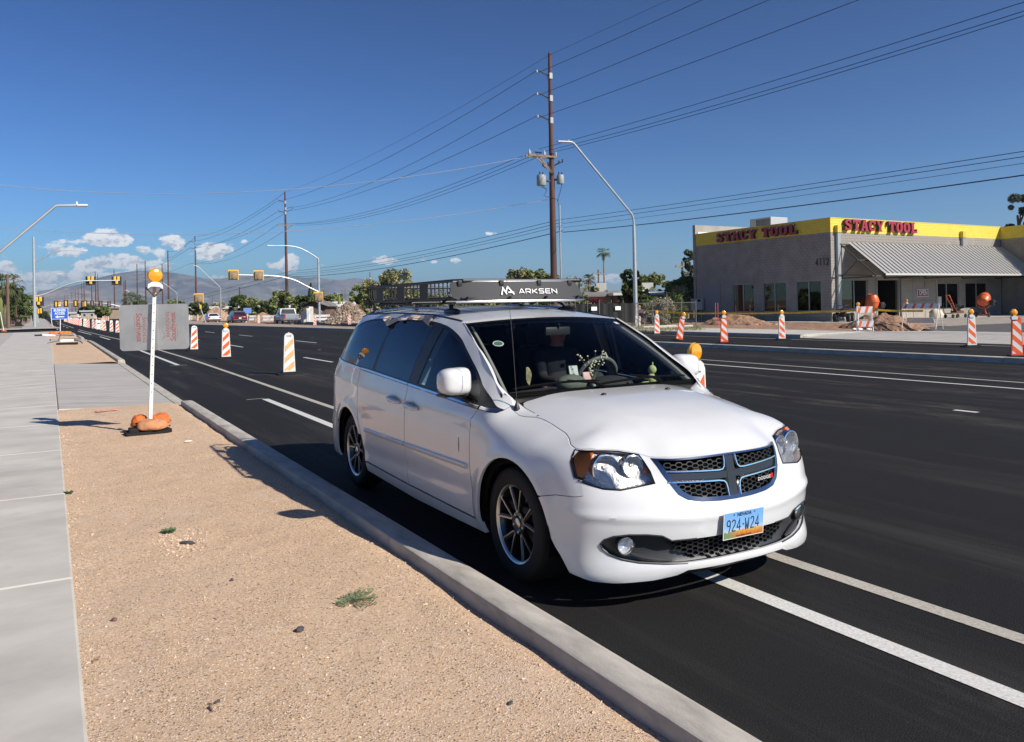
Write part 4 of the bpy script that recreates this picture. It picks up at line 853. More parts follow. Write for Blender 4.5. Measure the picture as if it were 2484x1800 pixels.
# --- wheels
def wheel(cx,side,steer=0.0):
    w = link('wheel',None,van); w.location = (cx,-.815*side,.346); w.rotation_euler = (0,0,steer)
    sg = -side
    Mw = (RX(-PI/2) if side == -1 else RX(PI/2))       # local +Z faces outwards
    R_ = .346
    prof = [(.230,-.10),(.25,-.112),(.29,-.115),(.325,-.108),(.340,-.094),(.346,-.06),(.346,.06),(.340,.094),(.325,.108),(.29,.115),(.25,.112),(.236,.10)]
    mb = MB(); mb.lathe(prof,56,Mw)
    for gz in (-.05,-.017,.017,.05): mb.lathe([(.3466,gz-.004),(.341,gz),(.3466,gz+.004)],56,Mw)
    mb.build('tyre',M_rubber,w,True,40)
    mb = MB(); mb.lathe([(.224,-.10),(.21,-.06),(.20,.0),(.21,.06),(.225,.095)],48,Mw); mb.lathe([(.0,-.03),(.21,-.03)],32,Mw); mb.build('barrel',M_rimblk,w,True,40)
    mb = MB(); mb.lathe([(.221,.090),(.229,.101),(.238,.104),(.239,.095)],48,Mw); rl = mb.build('rim_lip',M_rimsil,w,True,40)
    mb = MB(); mbs = MB()
    for k in range(5):
        a0 = 2*PI*k/5+.31
        def P2(r,a,z): return Mw @ Vector((r*math.cos(a0+a),r*math.sin(a0+a),z))
        # black web between the two silver lines of a spoke pair
        for (aa,bb_) in ((-.36,-.20),(.20,.36)):
            vs = []
            for i in range(9):
                t = i/8; r = .055+.171*t; ca = (aa+bb_)/2*(.35+.65*t) + (.30 if aa > 0 else -.30)*(1-t)*0; wd = .115*(1-t)**1.0+.085
                vs += [P2(r,ca-wd*.9/2*(1.5-.8*t),.078+.012*t),P2(r,ca+wd*.9/2*(1.5-.8*t),.078+.012*t),P2(r,ca+wd*.6,.045+.01*t),P2(r,ca-wd*.6,.045+.01*t)]
            mb.add(vs,[(i*4+j,i*4+(j+1) % 4,(i+1)*4+(j+1) % 4,(i+1)*4+j) for i in range(8) for j in range(4)])
        # U shaped machined edge joining neighbouring spokes near the hub
        U = []
        for i in range(15):
            t = i/14; 
            U.append((t,1))
        path = []
        A = .63-.0
        pl_ = [(.226,.30),(.19,.285),(.16,.262),(.13,.235),(.105,.20),(.088,.17),(.076,.10),(.072,0.0)]
        full_ = [(r,-a) for r,a in pl_]+[(r,a) for r,a in pl_[::-1][1:]]
        vs = []
        for i,(r,a) in enumerate(full_):
            p = np.array((r*math.cos(a),r*math.sin(a))); pn = full_[min(i+1,len(full_)-1)]; pp = full_[max(i-1,0)]
            d = np.array((pn[0]*math.cos(pn[1])-pp[0]*math.cos(pp[1]),pn[0]*math.sin(pn[1])-pp[0]*math.sin(pp[1]))); d /= np.linalg.norm(d); n_ = np.array((-d[1],d[0]))*.0042
            z_ = .084+.014*(r-.07)/.15
            for q,zz in ((p-n_,z_-.01),(p-n_,z_),(p+n_,z_),(p+n_,z_-.01)):
                ang = math.atan2(q[1],q[0]); rr = math.hypot(*q); vs.append(Mw @ Vector((rr*math.cos(a0+ang),rr*math.sin(a0+ang),zz)))
        mbs.add(vs,[(i*4+j,i*4+j+1,(i+1)*4+j+1,(i+1)*4+j) for i in range(len(full_)-1) for j in range(3)])
    mb.lathe([(.072,.05),(.072,.078),(.05,.082),(.034,.075)],24,Mw)
    mb.build('spokes',M_rimblk,w,True,30); mbs.build('spoke_edges',M_rimsil,w,False)
    mb = MB(); mb.lathe([(.034,.07),(.033,.086),(.024,.090),(0,.091)],20,Mw); mb.build('hub_cap',M_rimsil,w,True,40)
    for k in range(5):
        a = 2*PI*k/5+.31+PI/5; MB().lathe([(.009,.06),(.009,.084),(.0,.086)],8,Mw @ Matrix.Translation((.055*math.cos(a),.055*math.sin(a),0))).build('wheel_nut',M_rimsil,w,True,40)
    mb = MB(); mb.lathe([(.15,-.01),(.15,.0),(.06,.0)],30,Mw); mb.build('brake_disc',mat('brake_steel',(.25,.23,.21),.4,metal=1),w)
for cx in (0.0,-3.079):
    for side in (1,-1): wheel(cx,side)
# wheel wells
for cx in (ARCH_F[0],ARCH_R[0]):
    for side in (1,-1):
        mb = MB(); k = 24; vs = []
        for i in range(k+1):
            a = math.radians(-12+204*i/k)
            for s_ in (.62,.955): vs.append(Vector((cx+.415*math.cos(a),-s_*side,.35+.415*math.sin(a))))
        mb.add(vs,[(2*i,2*i+1,2*i+3,2*i+2) for i in range(k)])
        mb.add([Vector((cx,-.62*side,.35))]+[Vector((cx+.415*math.cos(math.radians(a)),-.62*side,.35+.415*math.sin(math.radians(a)))) for a in range(-10,191,10)],[(0,i+1,i+2) for i in range(20)])
        vp('wheel_well',mb,M_black)
# under body, floor, pillars inside
mb = MB(); mb.bbox((-1.55,0,.27),(4.6,1.30,.14),.03); mb.bbox((-1.55,0,.36),(2.5,1.80,.10),.02); mb.bbox((-3.75,0,.34),(.5,1.6,.2),.05); mb.bbox((.42,0,.30),(.7,1.2,.2),.05); vp('underbody',mb,M_black)
mb = MB(); mb.grid(lambda u,v: rfn(.01+.96*u,(-1+2*v)*.93)+Vector((0,0,-.045)),14,8); vp('headlining',mb,mat('headliner_grey',(.22,.22,.21),.9))
mb = MB(); mb.bbox((-1.6,0,.43),(3.9,1.75,.05),.01); vp('cabin_floor',mb,M_interior)
# dashboard
mb = MB(); mb.grid(lambda u,v: (lambda a: wbase(a).lerp(Vector((-.86,-.80*a,1.055-.03*a*a)),v)+Vector((0,0,-.012-.03*math.sin(PI*v)+.02*(v > .5)*(1-abs(a)))))(-.97+1.94*u),20,10)
mb.grid(lambda u,v: (lambda a: Vector((-.86,-.80*a,1.043-.03*a*a)).lerp(Vector((-.80,-.78*a,.55)),v))(-.97+1.94*u),10,3); vp('dashboard',mb,M_interior)
mb = MB(); mb.ball((-.80,.38,1.055),(.14,.21,.065),18,8); vp('instrument_hood',mb,M_interior)
# steering wheel (driver sits on the left flank: +y)
Mst = Matrix.Translation((-.985,.39,1.085)) @ RY(-1.13) 
mb = MB(); k = 36; mb.tube([Mst @ Vector((.185*math.cos(2*PI*i/k),.185*math.sin(2*PI*i/k),0)) for i in range(k+1)],.016,8,caps=False)
stw = vp('steering_wheel',mb,mat('wheel_rim_grey',(.14,.145,.14),.45))
mb = MB(); mb.ball(Mst @ Vector((0,0,-.01)),(.05,.07,.06),14,8); mb.tube([Mst @ Vector((0,-.17,0)),Mst @ Vector((0,.17,0))],.014,8); mb.tube([Mst @ Vector((0,0,0)),Mst @ Vector((0.02,0,-.3))],.03,8); vp('steering_hub',mb,M_interior,stw)
# seats
def seat(x,y,z,wd=.52):
    s = link('seat',None,van); s.location = (x,y,z)
    mb = MB(); mb.bbox((0,0,.0),(.52,wd,.16),.06); mb.build('seat_cushion',M_interior,s,True,50)
    mb = MB(); mb.bbox((0,0,0),(.14,wd,.66),.06,None); q = mb.build('seat_back',M_interior,s,True,50); q.location = (-.30,0,.34); q.rotation_euler = (0,-.30,0)
    mb = MB(); mb.bbox((0,0,0),(.11,.27,.19),.05); q = mb.build('headrest',M_interior,s,True,50); q.location = (-.43,0,.76); q.rotation_euler = (0,-.25,0)
seat(-1.42,.40,.66); seat(-1.42,-.40,.66); seat(-2.35,.42,.64); seat(-2.35,-.42,.64); seat(-3.15,0,.66,1.25)
# rear view mirror
mb = MB(); mb.bbox((-.93,.0,1.475),(.03,.24,.065),.014,RZ(.12)); mb.tube([(-.92,0,1.49),(-.90,0,1.53)],.008,6); vp('rear_view_mirror',mb,M_plast)
# inner door trims (seen through the glass): grey pillars
for side in (1,-1):
    mb = MB(); mb.tube([surf(q_of_x(-1.50),1.05,-.05,side),surf(q_of_x(-1.47),1.3,-.05,side),surf(q_of_x(-1.42),1.54,-.05,side)],.04,8,squash=.5)
    vp('belt_pillar',mb,mat('pillar_trim_grey',(.34,.38,.36),.7))
    mb = MB(); mb.tube([wfn(.955*side,.02+.96*i/10,-.035) for i in range(11)],.026,8); vp('pillar_trim',mb,bpy.data.materials['headliner_grey'])
# oval sticker on the windscreen corner, small label opposite
mb = MB(); mb.add([wfn(.80,.64,.003)]+[wfn(.80+.052*math.cos(2*PI*k/24),.64+.040*math.sin(2*PI*k/24),.003) for k in range(24)],[(0,k+1,(k+1) % 24+1) for k in range(24)]); st_ = vp('windscreen_sticker',mb,mat('sticker_pale',(.45,.55,.50),.5))
mb = MB(); mb.add([wfn(.80,.64,.004)]+[wfn(.80+.043*math.cos(2*PI*k/24),.64+.031*math.sin(2*PI*k/24),.004) for k in range(24)],[(0,k+1,(k+1) % 24+1) for k in range(24)]); vp('sticker_centre',mb,mat('sticker_green',(.06,.12,.09),.5),st_)
mb = MB(); mb.add([wfn(-.86,.93,.003),wfn(-.92,.93,.003),wfn(-.92,.89,.003),wfn(-.86,.89,.003)],[(0,1,2,3)]); vp('service_label',mb,mat('label_grey',(.5,.55,.55),.5))
# scratch on the front door
mb = MB(); mb.tube([surf(q_of_x(-.62),.80,.001,1),surf(q_of_x(-.622),.745,.001,1),surf(q_of_x(-.62),.70,.001,1)],[.0015,.003,.0012],5); vp('door_scratch',mb,M_black)
# ================================================================ the ground, road and kerbs
rnd = random.Random(7)
def SH(y): return float(np.interp(y,[50,76,100,120,150,184,250,500,1500],[0,-.4,-1.15,-1.45,-1.9,-2.1,-2.6,-4.5,-12]))
def strip(mb,x0,x1,y0,y1,z=0.0,step=None,z1=None):
    """flat band along the road between two offsets (numbers or functions of y)"""
    f0 = x0 if callable(x0) else (lambda y: x0+SH(y)); f1 = x1 if callable(x1) else (lambda y: x1+SH(y))
    ys = [y0]
    while ys[-1] < y1: ys.append(min(y1,ys[-1]+(step or max(6,.12*abs(ys[-1])))))
    vs = []; 
    for y in ys: vs += [(f0(y),y,z),(f1(y),y,z if z1 is None else z1)]
    return mb.add(vs,[(2*i,2*i+1,2*i+3,2*i+2) for i in range(len(ys)-1)])

M_earth = mat('desert_earth',(.34,.25,.18),.95,noise=(.35,.35,8),bump=(9,.5,.05))
mb = MB(); mb.add([(-9000,-3000,-.10),(14000,-3000,-.10),(14000,22000,-.10),(-9000,22000,-.10)],[(0,1,2,3)]); mb.build('ground',M_earth,kind='structure')

# asphalt: dark, with long pale rubber and dust streaks
M_asph = bpy.data.materials.new('asphalt'); M_asph.use_nodes = True
nt,ln = M_asph.node_tree.nodes,M_asph.node_tree.links; bs = nt['Principled BSDF']
t = nt.new('ShaderNodeTexCoord')
def tn(scale,det,stretch=(1,1,1),rough=.6,loc=(0,0,0)):
    mp = nt.new('ShaderNodeMapping'); mp.inputs['Scale'].default_value = stretch; mp.inputs['Location'].default_value = loc; ln.new(t.outputs['Object'],mp.inputs[0])
    n = nt.new('ShaderNodeTexNoise'); n.inputs['Scale'].default_value = scale; n.inputs['Detail'].default_value = det; n.inputs['Roughness'].default_value = rough; ln.new(mp.outputs[0],n.inputs['Vector']); return n.outputs[0]
def mrg(v,a,b,c=0,d=1):
    n = nt.new('ShaderNodeMapRange'); n.inputs[1].default_value = a; n.inputs[2].default_value = b; n.inputs[3].default_value = c; n.inputs[4].default_value = d; ln.new(v,n.inputs[0]); return n.outputs[0]
def mixc(f,a,b,mode='MIX'):
    n = nt.new('ShaderNodeMix'); n.data_type = 'RGBA'; n.blend_type = mode
    for i,v in ((0,f),(6,a),(7,b)):
        if isinstance(v,(int,float)): n.inputs[i].default_value = v
        elif isinstance(v,tuple): n.inputs[i].default_value = (*v,1)
        else: ln.new(v,n.inputs[i])
    return n.outputs[2]
def mt(op,a,b,clamp=False):
    n = nt.new('ShaderNodeMath'); n.operation = op; n.use_clamp = clamp
    for i,v in ((0,a),(1,b)):
        if isinstance(v,(int,float)): n.inputs[i].default_value = v
        else: ln.new(v,n.inputs[i])
    return n.outputs[0]
c = mixc(mrg(tn(.5,6,(1,.25,1)),.3,.7),(.0075,.0075,.0077),(.0145,.0142,.0138))
c = mixc(mrg(tn(130,6,rough=.85),.42,.70),c,(.036,.0345,.033))
c = mixc(mt('MULTIPLY',mrg(tn(1.6,7,(1,.05,1),.7),.50,.80),.75),c,(.075,.070,.062))
c = mixc(mt('MULTIPLY',mrg(tn(1.0,8,(1,.35,1),.75,(4,9,0)),.62,.8),.5),c,(.10,.09,.078))
c = mixc(mrg(tn(260,2),.66,.76,0,.8),c,(.22,.21,.19))
ln.new(c,bs.inputs['Base Color']); bs.inputs['Roughness'].default_value = .78; bs.inputs['Specular IOR Level'].default_value = .16
bp = nt.new('ShaderNodeBump'); bp.inputs['Strength'].default_value = .8; bp.inputs['Distance'].default_value = .010; ln.new(tn(110,4,rough=.7),bp.inputs['Height']); ln.new(bp.outputs[0],bs.inputs['Normal'])
mb = MB(); strip(mb,2.13,28.68,-40,1500,0.0); mb.add([(-60,88,-.004),(2.2,88,-.004),(2.2,103.8,-.004),(-60,103.8,-.004)],[(0,1,2,3)]); mb.add([(28+SH(60),96,-.004),(90,96,-.004),(90,112,-.004),(28+SH(60),112,-.004)],[(0,1,2,3)])
mb.build('road',M_asph,kind='structure')

# painted lines
M_paint = mat('road_paint',(.68,.67,.63),.7,noise=(70,.28,6),spots=(55,.60,(.12,.11,.10),.8),bump=(80,.3,.003))
M_paintd = mat('road_paint_dusty',(.46,.43,.37),.8,noise=(60,.3,6),spots=(40,.58,(.10,.095,.09),.8))
M_chalk = mat('layout_mark',(.30,.34,.32),.8)
def line(x,w,y0,y1,m=None,z=.004,fx=None):
    mb = MB(); f = fx or (lambda y: x+SH(y)); strip(mb,lambda y: f(y)-w/2,lambda y: f(y)+w/2,y0,y1,z,max(.5,(y1-y0)/24)); mb.build('painted_line',m or M_paint,kind='structure')
thick = lambda y: float(np.interp(y,[-10,2,12,16,50,66,90,119,172],[3.42,3.465,3.50,3.52,3.50,3.2,2.42,1.9,1.3]))
thin = lambda y: float(np.interp(y,[-10,2,14,30,56,90,112,160,500],[4.06,4.08,4.18,4.55,3.95,2.93,2.58,1.98,.5]))
thin = lambda y: float(np.interp(y,[-10,2,14,30,45,56,90,112,160,500],[4.06,4.08,4.16,4.32,4.2,3.95,2.93,2.58,1.98,.5]))
line(0,.125,-8,15.6,fx=thick)
for a,b in ((27.5,48.5),(57.9,66.3),(74,90),(113.7,119),(127,134),(162,172)): line(0,.125,a,b,fx=thick)
line(0,.115,-8,100,M_paintd,fx=thin); line(0,.12,112,260,M_paintd,fx=thin)
for a in (-10.5,25.0,38.6,51,64,77,90): line(7.74,.11,a,a+3.3)
for a in (6.8,40,54.5,67.3,80,93): line(11.6,.11,a,a+(.35 if a < 10 else 4))
for y,x in ((20.3,9.6),(33,9.7),(47,13.4),(15.5,13.0),(12.2,9.7)): line(x,.12,y,y+.18,M_paintd)
line(0,.11,-12,45,fx=lambda y: 14.95+.018*y); line(0,.11,-12,45,M_paintd,fx=lambda y: 16.02+.022*y)
line(27.4,.11,-12,60,M_paintd,fx=lambda y: 27.6-.012*(y-15)); line(25.2,.10,40,120,M_paintd)
mb = MB(); mb.box((3.36,15.72,.005),(.34,.03,.002),.1); mb.build('layout_mark',M_chalk,kind='structure')
mb = MB(); mb.box((3.5,27.3,.005),(.5,.04,.002),-.05); mb.build('layout_mark',M_chalk,kind='structure')
# dried mud and tyre dust trails curving over the lanes
M_dust = bpy.data.materials.new('tyre_dust'); M_dust.use_nodes = True
nt,ln = M_dust.node_tree.nodes,M_dust.node_tree.links; bs = nt['Principled BSDF']; bs.inputs['Base Color'].default_value = (.17,.145,.12,1); bs.inputs['Roughness'].default_value = .95
t = nt.new('ShaderNodeTexCoord'); al = mt('MULTIPLY',mrg(tn(1.3,9,(1.6,.5,1),.78),.46,.74),mrg(tn(9,6,(1,.3,1),.8,(3,3,0)),.3,.75)); ln.new(mt('MULTIPLY',al,.95),bs.inputs['Alpha'])
def trail(pts,w,z=.0065):
    mb = MB(); P_ = smooth_line(pts,8); vs = []
    for i,p in enumerate(P_):
        a = np.array(P_[max(0,i-1)]); b = np.array(P_[min(len(P_)-1,i+1)]); d = (b-a)/np.linalg.norm(b-a); n_ = np.array((-d[1],d[0]))*w/2
        k = math.sin(PI*min(1,max(.03,i/(len(P_)-1))))**.5
        vs += [(p[0]+n_[0]*k,p[1]+n_[1]*k,z),(p[0]-n_[0]*k,p[1]-n_[1]*k,z)]
    mb.add(vs,[(2*i,2*i+1,2*i+3,2*i+2) for i in range(len(P_)-1)]); mb.build('tyre_track',M_dust,kind='structure')
trail([(10.2,17),(10.75,10.9),(10.9,8.5),(11.05,7.1),(10.8,5.9),(10.9,3)],.75,.0061)
trail([(12.4,19),(12.0,11),(11.9,7),(12.2,3)],.5,.0068)
trail([(-.2,31),(2.2,26.5),(4.2,22.2),(6.5,20.5),(10.5,19.6),(15,19.4)],.35,.0072)
trail([(-.2,28),(2.4,24.4),(4.8,21.2),(7,19.6),(11,18.9),(16,18.8)],.35,.0079)
trail([(7.3,7),(7.0,12),(6.9,24)],.5,.0086); trail([(14,4),(13.6,10),(13.9,17)],.6,.0090)
trail([(18.3,4),(18.0,10),(18.2,19)],.9,.0094)

# concrete
M_conc = mat('pavement_concrete',(.535,.505,.455),.85,noise=(1.3,.22,8),bump=(90,.25,.003),spots=(2.4,.60,(.41,.39,.36),.6),stretch=(1,1.6,1))
M_conc2 = mat('apron_concrete',(.46,.435,.395),.85,noise=(2.0,.30,9),bump=(70,.3,.003),stretch=(.35,3.2,1),spots=(2.2,.55,(.27,.265,.255),.7))
M_kerb = mat('kerb_concrete',(.47,.435,.38),.88,noise=(3,.34,8),bump=(45,.45,.005),spots=(7,.60,(.31,.285,.25),.6),stretch=(3,1,3))
M_joint = mat('joint_grime',(.20,.175,.145),.95)
M_sand = mat('joint_sand',(.52,.44,.34),.95)
def slab(parent,x0,x1,y0,y1,z,m,t=.10,nm='slab',bev=.012,tilt=0):
    """one cast slab with rounded edges"""
    b = bev; mb = MB()
    r = [(x0,y0),(x1,y0),(x1,y1),(x0,y1)]; ri = [(x0+b,y0+b),(x1-b,y0+b),(x1-b,y1-b),(x0+b,y1-b)]
    zz = [z,z,z,z] if not tilt else [z,z-tilt,z-tilt,z]
    vs = [(a,c,zz[i]-.10) for i,(a,c) in enumerate(r)]+[(a,c,zz[i]-b*.7) for i,(a,c) in enumerate(r)]+[(a,c,zz[i]) for i,(a,c) in enumerate(ri)]
    fs = [(8,9,10,11)]+[(i,(i+1) % 4,4+(i+1) % 4,4+i) for i in range(4)]+[(4+i,4+(i+1) % 4,8+(i+1) % 4,8+i) for i in range(4)]
    mb.add(vs,fs); return mb.build(nm,m,parent)
sw = MB(); strip(sw,-2.3,.11,-6,88,.085); sw = sw.build('pavement',M_sand,kind='structure')
js = [-3.9,-1.3,1.0,3.05,5.45,8.05,10.65,13.25,15.95]
for a,b in zip(js,js[1:]): slab(sw,-2.2,.095,a+.006,b-.006,.12,M_conc)
ys = 15.95
while ys < 86:
    L = 2.6 if ys < 60 else 5.2
    slab(sw,-2.2+SH(ys),.095+SH(ys)-.0,ys+.006,ys+L-.006,.12,M_conc)
    slab(sw,-5.2+SH(ys),-2.21+SH(ys),ys+.006,ys+L-.006,.118,M_conc2); ys += L
# far part of the pavement beyond the side street
sw2 = MB(); strip(sw2,-1.6,2.0,116,420,.11); strip(sw2,-7.5,-1.6,104.5,116,.11); strip(sw2,-1.6,2.4,106,117.5,.112); sw2.build('pavement',M_conc2,kind='structure')
# driveway aprons
def apron(y0,y1,m=M_conc2):
    a = MB(); strip(a,.10,1.93,y0,y1,-.02); a = a.build('driveway',M_sand,kind='structure')
    n = max(1,round((y1-y0)/3.2)); L = (y1-y0)/n
    for i in range(n): slab(a,.105+SH(y0),1.93+SH(y0),y0+i*L+.005,y0+(i+1)*L-.005,.12,m,tilt=.085)
    for i in range(n): slab(a,1.94+SH(y0),2.16+SH(y0),y0+i*L+.004,y0+(i+1)*L-.004,.035,M_kerb,tilt=.022,bev=.008)
apron(15.25,29.4); apron(53.3,59.6); apron(67.5,70.4)
# kerb: segments with a rounded top
def kerb_seg(parent,y0,y1,x0=1.945,x1=2.155,z=.150,end0=0,end1=0,x_of=None,cut=12):
    prof = [(x0-.004,-.02),(x0,z-.022),(x0+.006,z-.007),(x0+.02,z),(x1-.055,z-.004),(x1-.022,z-.014),(x1-.006,z-.036),(x1+.012,.0),(x1+.014,-.03)]
    mb = MB(); ys_ = [y0,y0+.006]+[y0+(y1-y0)*i/cut for i in range(1,cut)]+[y1-.006,y1]; vs = []
    for k,y in enumerate(ys_):
        s_ = .985 if k in (0,len(ys_)-1) else 1.0
        dz = 0
        if end0 and y-y0 < end0: dz = -(z-.035)*(1-(y-y0)/end0)**1
        if end1 and y1-y < end1: dz = -(z-.035)*(1-(y1-y)/end1)**1
        ox = SH(y)+(x_of(y) if x_of else 0); wob = rnd.uniform(-.0012,.0012)
        for px,pz in prof: vs.append((px+ox+wob,y,(pz*s_+dz if pz > .02 else pz)))
    k = len(prof); n = len(ys_)
    mb.add(vs,[(i*k+j,(i+1)*k+j,(i+1)*k+j+1,i*k+j+1)[::-1] for i in range(n-1) for j in range(k-1)]+[tuple(range(k)),tuple((n-1)*k+j for j in range(k))[::-1]])
    return mb.build('kerb_segment',M_kerb,parent,True,40)
kb = MB(); strip(kb,1.96,2.14,-6,14.9,.02); strip(kb,1.96,2.14,29.6,53.2,.02); kb = kb.build('kerb',M_joint,kind='structure')
ks = [-5,-1.2,1.85,5.12,8.25,11.4,14.95]
for i,(a,b) in enumerate(zip(ks,ks[1:])): kerb_seg(kb,a+.004,b-.004,end1=0)
ks = [29.6,32.9,36.0,39.2,42.4,45.6,48.8,53.2]
for i,(a,b) in enumerate(zip(ks,ks[1:])): kerb_seg(kb,a+.005,b-.005,cut=4)
for a,b in ((59.8,67.3),(70.6,88)): kerb_seg(kb,a,b,cut=5,end0=1,end1=1)
kerb_seg(kb,106,300,cut=20,end0=1)
# decomposed granite strip between pavement and kerb
M_dg = bpy.data.materials.new('decomposed_granite'); M_dg.use_nodes = True
nt,ln = M_dg.node_tree.nodes,M_dg.node_tree.links; bs = nt['Principled BSDF']; t = nt.new('ShaderNodeTexCoord')
c = mixc(mrg(tn(1.1,7),.3,.7),(.50,.325,.195),(.62,.43,.275))
c = mixc(mrg(tn(120,3,rough=.7),.35,.68),c,(.70,.51,.345))
v1 = nt.new('ShaderNodeTexVoronoi'); v1.inputs['Scale'].default_value = 130; ln.new(t.outputs['Object'],v1.inputs['Vector'])
sr = nt.new('ShaderNodeSeparateColor'); ln.new(v1.outputs['Color'],sr.inputs[0])
c = mixc(mrg(sr.outputs[0],.78,.95,0,.75),c,(.82,.69,.56)); c = mixc(mrg(sr.outputs[1],.86,.96,0,.85),c,(.20,.135,.10))
c = mixc(mrg(tn(.7,6,rough=.7,loc=(5,1,0)),.56,.75,0,.6),c,(.66,.52,.41))
ln.new(c,bs.inputs['Base Color']); bs.inputs['Roughness'].default_value = .95; bs.inputs['Specular IOR Level'].default_value = .2
bp = nt.new('ShaderNodeBump'); bp.inputs['Strength'].default_value = .8; bp.inputs['Distance'].default_value = .006; pm_ = mrg(tn(2.3,6,rough=.7,loc=(2,7,0)),.38,.62,.12,1); ln.new(mt('ADD',mt('MULTIPLY',v1.outputs['Distance'],pm_),mt('MULTIPLY',tn(38,8,rough=.8),1.6)),bp.inputs['Height']); ln.new(bp.outputs[0],bs.inputs['Normal'])
from mathutils import noise as mnoise
def dgz(x,y):
    h = .098+.012*mnoise.noise((x*1.5,y*1.2,0))+.006*mnoise.noise((x*6,y*5,3))+.002*mnoise.noise((x*25,y*25,9))
    return h-.030*math.exp(-((1.945-x)/.10)**2)+.006*math.exp(-((x-.1)/.06)**2)
def dg_patch(x0,x1,y0,y1,st,curve=True):
    mb = MB(); nx,ny = int((x1-x0)/st),int((y1-y0)/st)
    mb.grid(lambda u,v: (lambda x,y: (x+SH(y),y,dgz(x,y)))(x0+(x1-x0)*u,y0+(y1-y0)*v),nx,ny); return mb
mb = dg_patch(.085,1.95,.6,15.3,.045); mb.build('gravel_strip',M_dg,smooth=True,kind='structure')
mb = dg_patch(.085,1.95,29.4,53.4,.15); mb.build('gravel_strip',M_dg,smooth=True,kind='structure')
mb = dg_patch(.085,1.95,59.7,67.4,.3); strip(mb,.1,1.95,70.4,88,.10); mb.build('gravel_strip',M_dg,kind='structure')
mb = MB(); strip(mb,-40,-5.2,-20,88,.06); strip(mb,-60,-1.6,116,500,.05); mb.build('dirt_verge',M_earth,kind='structure')
# loose stones: fine gravel as one heap of real chips
def chips(n,area,size,m,zf,name='loose_gravel',bias=None,seed=1):
    r = random.Random(seed); vs = np.zeros((n*6,3)); 
    oct_ = np.array([(1,0,0),(-1,0,0),(0,1,0),(0,-1,0),(0,0,1),(0,0,-1)],float)
    tri = np.array([(0,2,4),(2,1,4),(1,3,4),(3,0,4),(2,0,5),(1,2,5),(3,1,5),(0,3,5)])
    g_ = np.random.default_rng(seed)
    for i in range(n):
        x,y = area(r); s_ = size(r); a = r.uniform(0,6.28); ca,sa = math.cos(a),math.sin(a)
        sc = oct_*np.array([s_*r.uniform(.7,1.3),s_*r.uniform(.5,1.0),s_*r.uniform(.35,.8)])*g_.uniform(.75,1.2,(6,1))
        vs[i*6:i*6+6,0] = sc[:,0]*ca-sc[:,1]*sa+x; vs[i*6:i*6+6,1] = sc[:,0]*sa+sc[:,1]*ca+y; vs[i*6:i*6+6,2] = sc[:,2]+zf(x,y)+s_*.15
    fs = (tri[None]+np.arange(n)[:,None,None]*6).reshape(-1,3)
    me = bpy.data.meshes.new(name); me.from_pydata(vs.tolist(),[],fs.tolist()); me.materials.append(m); return me
M_chip = mat('granite_chips',(.66,.49,.36),.95,noise=(70,.55,2),spots=(95,.60,(.80,.70,.60),.8))
M_chipd = mat('dark_pebbles',(.16,.125,.105),.9,noise=(40,.4,2))
def ar(r):
    while True:
        y = .9+14.2*r.random()**1.9; x = r.uniform(.10,1.94)
        return x,y
me = chips(42000,ar,lambda r: .0022+.0036*r.random()**2+(.004 if r.random() < .02 else 0),M_chip,dgz,seed=3); link('loose_gravel',me,kind='stuff')
me = chips(900,lambda r: (r.uniform(.1,.26) if r.random() < .5 else r.uniform(1.7,1.93),.9+14*r.random()),lambda r: .006+.010*r.random()**3,M_chip,dgz,seed=8); link('loose_gravel',me,kind='stuff')
me = chips(240,lambda r: (r.gauss(.76,.08),r.gauss(5.95,.16)),lambda r: .006+.009*r.random(),M_chip,dgz,seed=12); link('loose_gravel',me,kind='stuff')
me = chips(260,ar,lambda r: .007+.007*r.random()**2,M_chip,dgz,seed=9); link('loose_gravel',me,kind='stuff')
me = chips(4200,ar,lambda r: .0025+.005*r.random()**2.5,M_chipd,dgz,seed=4); link('loose_gravel',me,kind='stuff')
# single stones, twigs and weeds
def stone(x,y,d,m,nm,label,cat='stone',seed=0,flat=.4):
    mb = MB(); r = random.Random(seed); mb.ball((0,0,0),(d[0]/2,d[1]/2,d[2]/2),9,6,RZ(r.uniform(0,3)),.16,r)
    return mb.build(nm,m,loc=(x,y,dgz(x,y)+d[2]*.25),label=label,cat=cat)
M_st = mat('dark_stone',(.07,.07,.08),.85,noise=(30,.4,4)); M_st2 = mat('rust_stone',(.16,.10,.085),.9,noise=(30,.4,4))
for k,(x,y,d,m,lb) in enumerate([(.79,5.87,(.11,.035,.03),M_st,'flat dark stone lying among pale chips between the two weeds'),(1.04,3.98,(.05,.04,.03),M_st,'speckled dark stone in the middle of the gravel below the larger weed'),
      (.26,4.60,(.028,.024,.026),M_st2,'small rust brown stone near the edge of the pavement'),(1.56,2.80,(.036,.018,.012),M_st,'grey slate chip near the kerb at the bottom of the photo'),
      (.56,3.43,(.03,.016,.012),M_st,'dark slate chip beside a broken twig in the gravel'),(.90,4.93,(.022,.02,.02),M_st,'small round grey pebble above the speckled dark stone')]):
    stone(x,y,d,m,'stone',lb,seed=k)
M_weed = mat('weed_green',(.10,.17,.07),.7,noise=(20,.4,3)); M_weed2 = mat('weed_grey_green',(.15,.20,.095),.75,noise=(20,.4,3))
